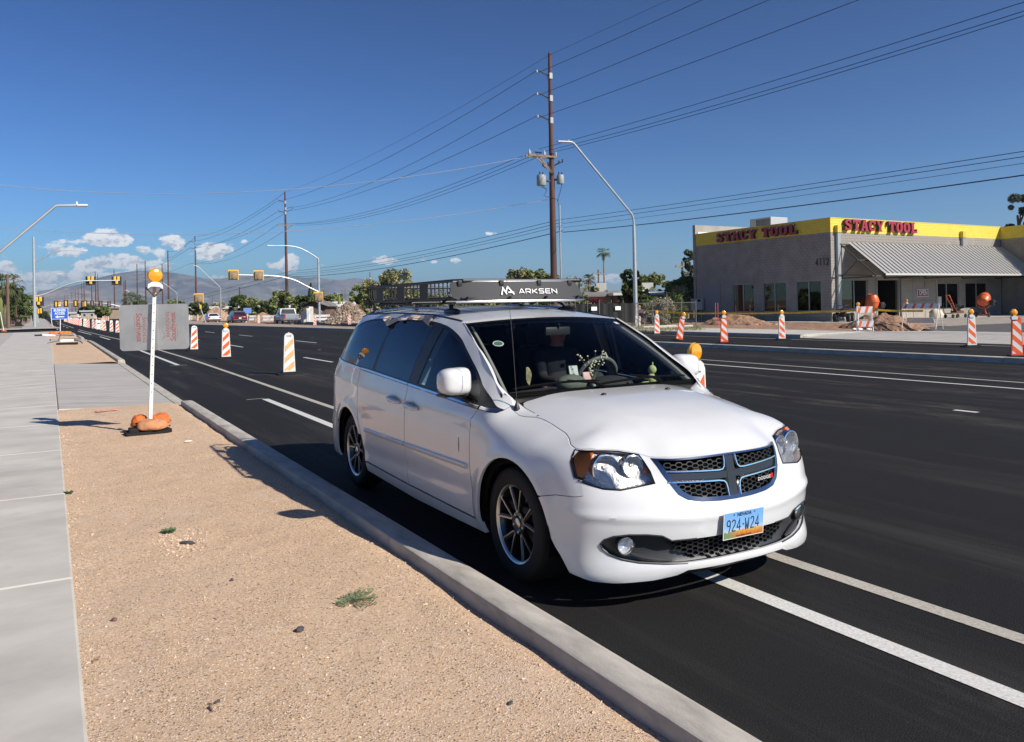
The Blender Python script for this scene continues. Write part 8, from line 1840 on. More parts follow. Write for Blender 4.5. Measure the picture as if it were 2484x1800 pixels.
# caution tape strung along the site
tape = mat('caution_tape_yellow',(.85,.55,.03),.5,noise=(6,.35,2)); tp = [atX(1330,800*0+762,36.5),atX(1420,753,36),atX(1512,754,35),atX(1590,753,34.6),atX(1650,759,34.5),atX(1760,759.5,34.6),atX(1890,759,34.8),atX(1990,756,35.2),atX(2090,751.5,35.6),atX(2130,752,35.8),atX(2252,754,37)]
mb = MB(); vs = []
for i in range(len(tp)-1):
    for k in range(10):
        t_ = k/10; p = Vector(tp[i]).lerp(Vector(tp[i+1]),t_); p.z -= .03*math.sin(PI*t_); tw = .35*math.sin(i*3+t_*5); vs += [p+Vector((tw*.03,0,.048)),p-Vector((tw*.03,0,.048))]
mb.add(vs,[(2*i,2*i+1,2*i+3,2*i+2) for i in range(len(vs)//2-1)]); o = mb.build('caution_tape',tape); o['label'] = 'long yellow caution tape stretched across the site in front of the shop'; o['category'] = 'caution tape'
for px in (1736,1742):
    q = G(px,783,.1); o = thing('marker_stake','thin pink marker stake, %s of the two in front of the grey door' % ('left' if px == 1736 else 'right'),'stake',(37.2,atX(px,783,37.2)[1],.05)); MB().tube([(0,0,0),(.0,0,1.55)],.018,5).build('rod',mat('pink_rod',(.75,.12,.12),.5),o)
q = gY(2290,775,35.2); o = thing('cloth_bundle','pale cloth bundle on the forecourt behind the wide barricade','bundle',gY(2271,774,34.5)); mb = MB(); mb.ball((0,0,.32),(.55,.4,.42),14,8,None,.12,random.Random(4)); mb.build('cloth',mat('pale_canvas',(.62,.55,.42),.9,bump=(6,.8,.05)),o,True)
for k,px in enumerate((2078,2090,2112)):
    q = G(px,804,.1); o = thing('white_bag',['left','middle','right'][k]+' one of three pale ballast bags under the striped barricade','bag',(q[0],q[1]+.1,.15)); mb = MB(); mb.ball((0,0,.05),(.2,.1,.07),10,6); mb.build('sack',M_postw,o,True)

# ================================================================ trees and plants
LEAF = {}
def leafset(nm,cols): LEAF[nm] = [mat('%s_leaf' % nm,c,.75,spec=.2) for c in cols]
leafset('mesquite',[(0.157,0.185,0.064),(0.242,0.265,0.103),(0.102,0.124,0.045)]); leafset('dark',[(0.065,0.098,0.032),(0.111,0.150,0.047),(0.041,0.062,0.022)]); leafset('olive',[(0.260,0.256,0.120),(0.352,0.336,0.160),(0.168,0.168,0.079)]); leafset('eucalyptus',[(0.102,0.133,0.088),(0.186,0.221,0.160),(0.055,0.074,0.051)]); leafset('bougainvillea',[(.22,.03,.06),(.13,.06,.05),(.30,.05,.09)]); leafset('grey',[(0.278,0.265,0.176),(0.408,0.371,0.255),(0.186,0.177,0.120)]); leafset('palm',[(.07,.095,.035),(.11,.13,.05),(.05,.06,.03)])
M_bark = mat('bark',(.13,.095,.07),.95); M_palmt = mat('palm_trunk',(.20,.155,.115),.95,noise=(4,.4,4),stretch=(1,1,6))
def tree(px,top,wpx,D,kind,label,base=0.0,name='tree',low=.22,n=None,seed=None,leaf=None,stems=3,cx=0.0,hfix=None):
    seed = seed if seed is not None else int(px*7); r = random.Random(seed); b = at(px,745,D); H = hfix or at(px,top,D)[2]; R_ = wpx/2*D/FPX
    t = thing(name,label,'tree' if 'bush' not in name and 'hedge' not in name else 'bush',(b[0],b[1],base),r.uniform(0,6)); mb = MB()
    tops = []
    for k in range(stems):
        a = 2*PI*k/stems+r.uniform(-.4,.4); q = Vector((math.cos(a)*R_*.45,math.sin(a)*R_*.45,H*r.uniform(.6,.85))); m_ = Vector((math.cos(a)*R_*.12,math.sin(a)*R_*.12,H*.32)); mb.tube([(0,0,0),m_,q],[H*.030,H*.022,H*.008],6)
        for j in range(3):
            s_ = m_.lerp(q,r.uniform(.3,.9)); e = s_+Vector((r.uniform(-1,1)*R_*.4,r.uniform(-1,1)*R_*.4,H*r.uniform(.05,.2))); mb.tube([s_,e],[H*.010,H*.004],5)
    mb.build('trunk',M_bark,t)
    n = int(2.1*n) if n else int(min(9000,max(3000,1800*(wpx*(750-top))**.5/30))); ls = (leaf*.65 if leaf else max(.06,.0022*D))
    ml = MB(); nc = 46; cl = []
    for k in range(nc):
        a = r.uniform(0,2*PI); e = r.random()**.45; zz = r.uniform(low,.93); prof_ = math.sin(PI*min(1,max(.06,(zz-low*.6)/(1.06-low*.6))))**.55
        rad = R_*prof_*(e*.98); cl.append((math.cos(a)*rad,math.sin(a)*rad,zz*H,r.uniform(.10,.24)*min(R_,H*.5),r.choice((0,0,1,1,2))))
    cl.append((0,0,H*.9,R_*.25,0))
    for k in range(n):
        c = cl[r.randrange(len(cl))]; u = Vector((r.gauss(0,1),r.gauss(0,1),r.gauss(0,.8))).normalized()*(r.random()**.45)*c[3]*1.25; p = Vector(c[:3])+u
        s_ = ls*r.uniform(.5,1.3); a = Vector((r.gauss(0,1),r.gauss(0,1),r.gauss(0,.6))).normalized(); b_ = a.cross(Vector((r.gauss(0,1),r.gauss(0,1),r.gauss(0,1)))).normalized()
        ml.cur = c[4] if r.random() < .7 else r.randrange(3); ml.add([p-a*s_,p+b_*s_*.45,p+a*s_,p-b_*s_*.45],[(0,1,2,3)])
    ml.build('crown',LEAF[kind],t); return t
def palm(px,top,D,label,fr=1.7,trunk_r=.2,base=0.0,n=30,skirt=True):
    b = at(px,745,D); H = at(px,top,D)[2]; t = thing('palm_tree',label,'palm',(b[0],b[1],base)); r = random.Random(int(px)); zc_ = H-fr*.55
    MB().tube([(0,0,0),(.1,0,zc_*.5),(0,0,zc_)],[trunk_r*1.2,trunk_r,trunk_r*.8],10).build('trunk',M_palmt,t,True)
    ml = MB()
    for k in range(n):
        a = 2*PI*k/n*2.4+r.uniform(-.2,.2); up_ = r.uniform(-.7,1.1); d = Vector((math.cos(a)*math.cos(up_),math.sin(a)*math.cos(up_),math.sin(up_))); e = Vector((-math.sin(a),math.cos(a),0)); c = Vector((0,0,zc_))
        for j in range(9):
            w_ = (j-4)/4*.62; q = d*math.cos(w_)+e*math.sin(w_); L = fr*r.uniform(.8,1); ml.cur = r.randrange(3)
            p0 = c+d*fr*.42; p1_ = c+d*fr*.42+q*L*.55+Vector((0,0,-.08*fr)); p2 = p1_+q*L*.22+Vector((0,0,-.28*fr)); s_ = e.cross(q).normalized()*.02+Vector((0,0,.03))
            ml.add([p0,p1_+e*.05*fr*.6,p2,p1_-e*.05*fr*.6],[(0,1,2,3)])
        ml.add([c,c+d*fr*.45+e*.03,c+d*fr*.45-e*.03],[(0,1,2)])
    ml.build('crown',LEAF['palm'],t)
    if skirt:
        ms = MB()
        for k in range(60):
            a = r.uniform(0,6.28); z = zc_-r.random()**1.5*fr*1.0; ms.add([(math.cos(a)*trunk_r,math.sin(a)*trunk_r,z),(math.cos(a+.3)*trunk_r*1.4,math.sin(a+.3)*trunk_r*1.4,z-.2*fr),(math.cos(a)*trunk_r*2.1,math.sin(a)*trunk_r*2.1,z-.42*fr)],[(0,1,2)])
        ms.build('dead_fronds',mat('dead_frond',(.24,.17,.10),.95) if 'dead_frond' not in bpy.data.materials else bpy.data.materials['dead_frond'],t)
    return t
tree(-8,690,90,120,'dark','large dark tree mass at the far left edge of the photo',n=4200); tree(35,702,60,150,'dark','dark tree behind the purple portable toilet',n=3600); tree(62,716,50,175,'mesquite','green tree left of the signal mast',n=3000); tree(78,728,34,215,'dark','dark tree directly behind the signal mast',n=2200)
tree(104,756,26,330,'dark','small distant dark tree above the end of the pavement',n=900); tree(44,695,26,165,'dark','taller dark tree crown behind the wooden poles',n=1500)
palm(9,668,110,'fan palm at the left edge of the photo',2.6,.22); palm(26,690,150,'dry looking palm behind the left poles',2.2,.22); palm(319,712,260,'left palm of the pair behind the grey sign',3.2,.3); palm(338,714,275,'right palm of the pair behind the grey sign',2.8,.3)
tree(215,742,50,300,'dark','dark tree left of the beige building by the poles',n=1200); tree(250,745,34,210,'mesquite','bushy tree in front of the beige building',n=1200)
tree(430,728,60,235,'mesquite','green tree behind the right edge of the grey sign',n=1700); tree(478,733,66,190,'dark','low dark tree behind the third brown pole',n=1800); tree(530,733,40,210,'grey','bare grey tree above the earth mound',n=500); tree(420,738,40,180,'dark','low dark bush tree right of the amber light',n=1200)
tree(580,716,44,150,'dark','round dark green tree left of the burlap covered signals',n=2200); tree(612,722,50,140,'mesquite','lighter green tree between the burlap covered signals',n=2200,low=.1); tree(645,732,50,132,'dark','low dark tree left of the second pole',n=1500,low=.1)
tree(683,708,74,120,'mesquite','broad green tree behind the second brown pole',n=3400,low=.1); tree(735,718,50,125,'dark','dark green tree left of the cypress',n=2000,low=.1); tree(812,714,58,135,'mesquite','green tree over the grey roofs',n=1900)
# cypress
b = at(755,745,128); cyp = thing('cypress','narrow dark cypress left of the right signal mast','tree',(b[0],b[1],0)); r9 = random.Random(9); H = at(755,690,128)[2]; ml = MB(); MB().tube([(0,0,0),(0,0,H*.9)],[.15,.03],6).build('trunk',M_bark,cyp)
for k in range(1300):
    z = r9.random(); R_ = .85*math.sin(PI*min(1,z*.9+.12))**.8*(1-z*.3); a = r9.uniform(0,6.28); e = r9.random()**.4; p = Vector((math.cos(a)*R_*e,math.sin(a)*R_*e,z*H)); u = Vector((r9.gauss(0,.3),r9.gauss(0,.3),1)).normalized(); v_ = u.cross(Vector((math.cos(a),math.sin(a),.3))).normalized(); ml.cur = r9.choice((0,2,2,1)); ml.add([p-u*.35,p+v_*.12,p+u*.35,p-v_*.12],[(0,1,2,3)])
ml.build('crown',LEAF['dark'],cyp)
tree(880,690,60,100,'mesquite','feathery bush tree above the rock pile',n=2200,low=.05); tree(950,654,128,78,'olive','large olive green tree rising behind the rear of the roof basket',n=5200); tree(1000,700,90,85,'mesquite','low green tree behind the roof basket',n=2600,low=.05); tree(1075,712,120,85,'mesquite','dark green shrubbery directly behind the roof basket',n=2600,low=.0,name='tall_bush')
tree(1195,680,34,110,'olive','small olive tree crown peeking over the wind fairing',n=900); tree(1266,648,92,85,'olive','airy olive tree left of the tall brown pole',n=3600); tree(1312,652,92,80,'mesquite','round green tree directly left of the tall brown pole',n=4200); tree(1180,722,160,75,'mesquite','long low shrubbery behind the wind fairing',n=3000,low=.0,name='tall_bush')
tree(1382,664,60,66,'olive','thin airy tree right of the tall brown pole',n=900,leaf=.13); tree(1408,668,40,70,'olive','thin airy bare looking tree left of the small palm',n=500,leaf=.13); palm(1430,667,130,'short fan palm left of the tall palm',1.15,.28); palm(1466,602,170,'very tall thin palm standing above the houses',1.55,.17,n=26)
tree(1395,705,70,62,'mesquite','low green shrub right of the tall brown pole',n=1800,low=.0,name='tall_bush')
tree(1528,648,54,72,'dark','dense dark tree left of the street light pole',n=4200); tree(1556,690,50,70,'mesquite','green bush tree behind the street light pole',n=1800); tree(1585,662,84,82,'mesquite','broad green tree right of the street light pole',n=4800); tree(1655,674,84,74,'mesquite','wide bushy tree left of the block building',n=4800); tree(1640,694,70,70,'olive','yellowish low tree touching the block building',n=2600,low=.05); tree(1677,598,48,76,'eucalyptus','tall grey green eucalyptus half hidden by the block building',n=3600,low=.35)
tree(1450,690,60,88,'olive','pale bushy tree behind the small house',n=1600)
for k,(a,b_,t_) in enumerate(((1530,1600,712),(1596,1668,714))): tree((a+b_)/2,t_,b_-a,60,'dark',['left','right'][k]+' half of the dark clipped hedge under the white roof',n=3800,low=.0,name='hedge',leaf=.12,hfix=at(1590,t_,60)[2])
tree(1602,722,72,54,'grey','grey green bush behind the chain link fence',n=2600,low=.0,name='tall_bush',leaf=.10); tree(1447,722,50,58,'bougainvillea','reddish purple flowering bush below the small house',n=2400,low=.0,name='flowering_bush',leaf=.10)
tree(2492,452,80,88,'eucalyptus','dark tree rising behind the shop at the right edge of the photo',n=4200,low=.30); tree(2455,535,60,92,'mesquite','low green tree top showing over the yellow parapet',n=1500,low=.4)
# saguaro-like cacti
for (px,tp,D,lb) in ((823,716,120,'small tall cactus in front of the white roofed house'),(2,722,100,'cactus stem at the left edge of the photo')):
    b = at(px,745,D); H = at(px,tp,D)[2]; o = thing('cactus',lb,'cactus',(b[0],b[1],0)); mb = MB(); mb.tube([(0,0,0),(0,0,H*.9),(0,0,H)],[.22,.22,.08],10); mb.tube([(0,0,H*.5),(.5,0,H*.52),(.55,0,H*.75)],[.12,.13,.06],8); mb.build('stem',LEAF['mesquite'][0],o,True)

# ================================================================ houses and the site across the road
M_stuc = mat('tan_stucco',(.50,.38,.26),.9,noise=(1,.12,5)); M_pale = mat('pale_stucco',(.60,.54,.44),.9); M_roofg = mat('grey_shingle',(.22,.21,.20),.9,noise=(3,.3,5)); M_roofw = mat('white_coated_roof',(.74,.73,.70),.7); M_brown = mat('brown_wall',(.16,.10,.075),.9); M_wglass = mat('dark_window',(.02,.022,.025),.2)
def house(pxl,pxr,top,eave,D,label,wall,roofm,kind='gable',depth=9,ac_=False,rz=None,base=0,name='house',cat='house',wins=2):
    a = at(pxl,745,D); b = at(pxr,745,D); c = (a+b)/2; w = np.linalg.norm((b-a)[:2]); ang = math.atan2(b[1]-a[1],b[0]-a[0]) if rz is None else rz; he = at((pxl+pxr)/2,eave,D)[2]; ht = at((pxl+pxr)/2,top,D)[2]
    h_ = thing(name,label,cat,(c[0],c[1],base),ang); MB().box((0,depth/2,he/2),(w,depth,he)).build('wall',wall,h_)
    rf = link('roof',None,h_); o_ = .5
    if kind == 'gable':
        mb = MB(); mb.add([(-w/2-o_,-o_,he),(w/2+o_,-o_,he),(w/2+o_,depth/2,ht),(-w/2-o_,depth/2,ht),(w/2+o_,depth+o_,he),(-w/2-o_,depth+o_,he),(-w/2-o_,-o_,he-.12),(w/2+o_,-o_,he-.12),(w/2+o_,depth+o_,he-.12),(-w/2-o_,depth+o_,he-.12)],[(0,1,2,3),(3,2,4,5),(6,7,1,0),(8,9,5,4),(9,8,7,6)]); mb.build('roof_sheet',roofm,rf); MB().add([(-w/2,0,he-.02),(-w/2,depth/2,ht-.1),(-w/2,depth,he-.02),(w/2,0,he-.02),(w/2,depth/2,ht-.1),(w/2,depth,he-.02)],[(0,2,1),(3,4,5)]).build('gable_wall',wall,h_)
    elif kind == 'side':
        mb = MB(); mb.add([(-w/2-o_,-o_,he),(0,-o_,ht),(w/2+o_,-o_,he),(-w/2-o_,depth+o_,he),(0,depth+o_,ht),(w/2+o_,depth+o_,he)],[(0,1,4,3),(1,2,5,4)]); mb.build('roof_sheet',roofm,rf); MB().add([(-w/2,0,he-.02),(w/2,0,he-.02),(0,0,ht-.08)],[(0,1,2)]).build('gable_wall',wall,h_)
    else:
        MB().box((0,depth/2,(he+ht)/2),(w+.8,depth+.8,ht-he+.01)).build('roof_sheet',roofm,rf)
    for k in range(wins):
        x = -w/2+w*(k+.5)/max(1,wins); W_ = link('window',None,h_); MB().box((x,-.02,he*.55),(w*.16,.06,he*.32)).build('frame',M_postw,W_); MB().box((x,-.06,he*.55),(w*.14,.02,he*.27)).build('pane',M_wglass,W_)
    if ac_: MB().bbox((ac_[0]*w,depth/2,ht+.35),(w*.16 if w > 6 else 1.1,1.4,.95),.03).build('roof_cooler',M_flash,h_)
    return h_
house(1420,1500,704,717,84,'small peach walled house with a grey shingle roof behind the red bush',mat('peach_stucco',(.56,.38,.25),.9),M_roofg,'gable',8,(.1,0)); house(1497,1536,710,716,80,'low white roofed shed right of the peach house',M_brown,M_roofw,'flat',7,wins=1); house(1562,1632,705,712,74,'white roofed house with a roof cooler above the hedge',M_pale,M_roofw,'gable',8,(-.15,0))
house(735,790,730,744,112,'brown walled house with a grey roof behind the utility cabinets',M_brown,M_roofg,'side',9); house(795,856,731,744,118,'house with a long white roof left of the van',M_brown,M_roofw,'gable',9); house(450,516,744,751,205,'long low building with a white roof edge left of the earth mound',M_stuc,M_roofw,'flat',16,wins=4); house(546,585,742,747,165,'low tan house with a pale roof right of the earth mound',M_stuc,M_roofw,'gable',10); house(628,662,741,747,150,'dark low house with a white roof strip among the trees',M_brown,M_roofw,'flat',10,wins=1)
house(243,296,747,748,250,'plain beige flat roofed building behind the traffic panels',M_stuc,M_pale,'flat',30,wins=0,name='commercial_building',cat='building'); house(196,232,753,756,280,'white flat roofed building between the brown poles',M_pale,M_roofw,'flat',20,wins=2,name='commercial_building',cat='building'); house(150,186,757,761,420,'small white building at the far end of the road',M_pale,M_roofw,'flat',20,wins=1,name='commercial_building',cat='building')
house(1090,1240,726,733,90,'pale low building glimpsed under the roof basket',M_pale,M_roofw,'flat',9,wins=3)
# utility cabinets
for (pxl,pxr,tp,D,lb,dp) in ((731,740.5,757.5,92,'small white utility cabinet left of the tall ones',.6),(743,750,749,93,'grey sided tall utility cabinet in the middle',1.0),(750,759,745,92,'tall white utility cabinet left of the right signal mast',1.0)):
    a = G((pxl+pxr)/2,783,.12); x_ = atY((pxl+pxr)/2,760,103)[0]; H = atY((pxl+pxr)/2,tp,103)[2]; w_ = (pxr-pxl)*103/.868/FPX*1.0; o = thing('utility_cabinet',lb,'utility cabinet',(x_,103,.05),-.25); MB().bbox((0,0,H/2),(w_,dp,H),.03).build('casing',M_postw,o); MB().box((0,-dp/2-.01,H*.5),(w_*.8,.02,H*.8)).build('door',mat('cabinet_door',(.66,.66,.63),.5) if 'cabinet_door' not in bpy.data.materials else bpy.data.materials['cabinet_door'],o)
# mounds
def mound(pxl,pxr,top,D,label,m,seed,depth=.5,rough=.18,nm='earth_mound',n=40):
    c = at((pxl+pxr)/2,745,D); w_ = (pxr-pxl)*D/FPX/2; H = at((pxl+pxr)/2,top,D)[2]; 
    def fz(x,y):
        d = math.hypot((x-c[0])/w_,(y-c[1])/(w_*depth)); k = max(0,1-(d*(1+.18*fb(x*.4+seed,y*.4,1)))**1.3); return H*k*(1+rough*fb(x*.3+seed,y*.3,2))
    return heap_mesh(fz,c[0]-w_*1.2,c[0]+w_*1.2,c[1]-w_*depth*1.2,c[1]+w_*depth*1.2,n,n,m,nm,label=label,cat='earth mound')
M_mnd = mat('mound_earth',(.42,.275,.175),.97,noise=(.5,.3,8),bump=(3,.8,.15),spots=(3,.56,(.52,.38,.26),.7))
mound(480,568,744,148,'large brown earth mound right of the third brown pole',M_mnd,3); mound(590,680,757,115,'low reddish spoil bank behind the red car',M_clay,5,.4); mound(672,735,758,105,'low brown spoil bank behind the pickup',M_mnd,8,.4); mound(755,808,748,118,'pale earth mound between the signal mast and the rock pile',M_mnd,11)
# rock pile: stones spread over a core
c = at(845,745,92); w_ = 60*92/FPX; Hh = at(845,737,92)[2]; r8 = random.Random(8); mb = MB(); M_rk = mat('rock_pile_stone',(.29,.215,.16),.95,noise=(.9,.5,3)); ml = MB()
for k in range(1500):
    a = r8.uniform(0,6.28); d = r8.random()**.6; x,y = c[0]+math.cos(a)*w_*d,c[1]+math.sin(a)*w_*.6*d; z = Hh*max(0,1-d**1.25); s_ = r8.uniform(.10,.24); ml.cur = r8.randrange(3)
    ml.ball((x-c[0],y-c[1],z*(1+.1*r8.uniform(-1,1))),(s_*r8.uniform(.8,1.4),s_,s_*r8.uniform(.6,1)),5,4,RZ(a),.2,r8)
rp = thing('rock_pile','big pile of brown fist sized rocks left of the van','rock pile',(c[0],c[1],0)); ml.build('rocks',[M_rk,mat('rock_pale',(.40,.32,.25),.95),mat('rock_dark',(.20,.145,.11),.95)],rp,kind='stuff'); mb = MB(); mb.grid(lambda u,v: (math.cos(v*2*PI)*w_*u*.95,math.sin(v*2*PI)*w_*.57*u,Hh*max(0,1-u**1.25)-.12),10,24); mb.build('core',bpy.data.materials['rock_dark'],rp)
# white board barricades among the site
for k,(px,py,D) in enumerate([(452,772,140),(653,768,105),(780,770,98),(612,772,112),(290*0+445,777,150)]):
    b = at(px,745,D); o = thing('board_barricade',['white board barricade beside the third brown pole','white board barricade left of the pickup','white board barricade right of the signal mast','small white barricade right of the red car','white barricade at the right edge of the grey sign'][k],'barricade',(b[0],b[1],.05),-.4)
    for z in (.45,.85): MB().box((0,0,z),(1.9 if k != 3 else 1.0,.04,.28)).build('board',M_postw,o)
    for s_ in (-.8,.8): MB().tube([(s_*(1 if k != 3 else .5),-.25,0),(s_*(1 if k != 3 else .5),0,1.05)],.03,5).build('leg',M_galv,o)
q = G(600,783,0); bl_ = thing('small_blue_sign','small blue sign right of the dark red car','sign',(at(600,745,116)[0],at(600,745,116)[1],0)); MB().box((0,0,1.7),(1.1,.05,.8)).build('sign_face',mat('pale_sign_blue',(.12,.24,.55),.5),bl_); MB().tube([(0,.04,0),(0,.04,1.7)],.04,6).build('post',M_postw,bl_)
# fence with dark screen cloth and chain link
M_screen = mat('screen_cloth',(.022,.022,.022),.95); M_link = mat('chain_link',(.26,.26,.25),.6,metal=.3,alpha=.07)
M_fp = mat('fence_post_grey',(.17,.17,.165),.6,metal=.3)
fn_ = thing('chain_link_fence','chain link fence with posts and a top rail in front of the houses','fence',(0,0,0)); F0,F1 = at(1335,745,52),at(1688,745,52.5); F0 = np.array([F0[0],F0[1],.1]); F1 = np.array([F1[0],F1[1],.1]); nF = 10; ft = at(1600,735,52)[2]
for k in range(nF+1):
    p = F0+(F1-F0)*k/nF; MB().tube([tuple(p),(p[0],p[1],ft+(.6 if k in (8,) else 0)+.1)],.035,6).build('fence_post',M_fp,fn_)
MB().tube([(F0[0],F0[1],ft),(F1[0],F1[1],ft)],.022,6).build('top_rail',M_fp,fn_)
for k in range(nF):
    a,b = F0+(F1-F0)*k/nF,F0+(F1-F0)*(k+1)/nF; MB().add([(a[0],a[1],.12),(b[0],b[1],.12),(b[0],b[1],ft),(a[0],a[1],ft)],[(0,1,2,3)]).build('wire_mesh',M_link,fn_)
sc_ = thing('screen_fence','black screen cloth on a construction fence below the reddish bush','fence',(0,0,0)); S0,S1 = at(1395,745,50),at(1540,745,51); st_ = at(1500,734,50)[2]
for k in range(5):
    a,b = S0+(S1-S0)*k/5,S0+(S1-S0)*(k+1)/5; MB().grid(lambda u,v: (a[0]+(b[0]-a[0])*u,a[1]+(b[1]-a[1])*u+.05*math.sin(u*9+k),.45+(st_-.45)*v-.06*math.sin(PI*u)*(v)),8,2).build('screen_panel',M_screen,sc_); MB().tube([(a[0],a[1],.1),(a[0],a[1],st_+.15)],.03,6).build('fence_post',M_fp,sc_)
for k in (1,3):
    a = S0+(S1-S0)*(k+.5)/5; MB().box((a[0],a[1]-.08,st_-.35),(.42,.02,.24)).build('notice',M_postw,sc_)
# dry grass and weeds behind the far pavement
r6 = random.Random(6); ml = MB()
for k in range(5200):
    px = r6.uniform(1330,1700); D = r6.uniform(43,52); p = at(px,745,D); x,y = p[0]+r6.uniform(-.4,.4),p[1]; h_ = r6.uniform(.06,.30); a = r6.uniform(0,6.28); ml.cur = r6.randrange(2); ml.add([(x,y,.1),(x+.03*math.cos(a),y+.03*math.sin(a),.1),(x+.12*math.cos(a),y+.1*math.sin(a),.1+h_)],[(0,1,2)])
ml.build('dry_grass',[mat('straw',(.33,.28,.14),.95),mat('green_grass',(.12,.15,.06),.9)],kind='stuff')
# timber and pipes lying behind the tape
for k,(px0,px1,D) in enumerate([(1600,1680,46.5),(1560,1640,47.5),(1485,1530,45)]):
    a,b = at(px0,745,D),at(px1,745,D); o = thing('lying_pipe',['pale pipe lying on the ground left of the block building','second pale pipe lying behind the tilted barricade','pale plank lying left of the street light'][k],'pipe',(a[0],a[1],.25)); MB().tube([(0,0,0),(b[0]-a[0],b[1]-a[1],.05)],.07,8).build('pipe',M_pale,o)
# purple portable toilet, tyre stack
q = G(32,787,0); pt = thing('portable_toilet','purple portable toilet with a white roof between the left poles','portable toilet',(q[0],q[1]+3,0)); sc2 = (q[1]+3)/.868/FPX; W_ = 13*sc2; Hp = atY(32,762,q[1]+3)[2]; M_pur = mat('purple_plastic',(.10,.05,.22),.5)
MB().bbox((0,0,Hp/2),(W_,1.2,Hp),.05).build('cabin',M_pur,pt); MB().box((0,-.62,Hp*.48),(W_*.6,.04,Hp*.85)).build('door',M_pur,pt); mb = MB(); mb.add([(-W_/2-.05,-.65,Hp),(W_/2+.05,-.65,Hp),(W_/2+.05,.65,Hp),(-W_/2-.05,.65,Hp),(-W_*.3,-.3,Hp+.3),(W_*.3,-.3,Hp+.3),(W_*.3,.3,Hp+.3),(-W_*.3,.3,Hp+.3)],[(0,1,5,4),(1,2,6,5),(2,3,7,6),(3,0,4,7),(4,5,6,7)]); mb.build('roof',M_postw,pt)
q = G(45,792.5,0); ty = thing('tyre_stack','large black tyre standing on a flat black base beside the left pole','tyre',(q[0],q[1],0)); s9 = q[1]/.868/FPX; mb = MB(); mb.lathe([(3.0*s9,-.25),(4.6*s9,-.3),(5.9*s9,-.2),(6.1*s9,0),(5.9*s9,.2),(4.6*s9,.3),(3.0*s9,.25)],28,T(0,0,11.5*s9) @ RX(PI/2),True); mb.build('tyre',M_rubber,ty,True,40); MB().bbox((-.2,0,1.2*s9),(22*s9,1.2,2.4*s9),.04).build('base_slab',M_rubber,ty); MB().bbox((0,0,4*s9),(11*s9,.8,4*s9),.1).build('cradle',M_rubber,ty)

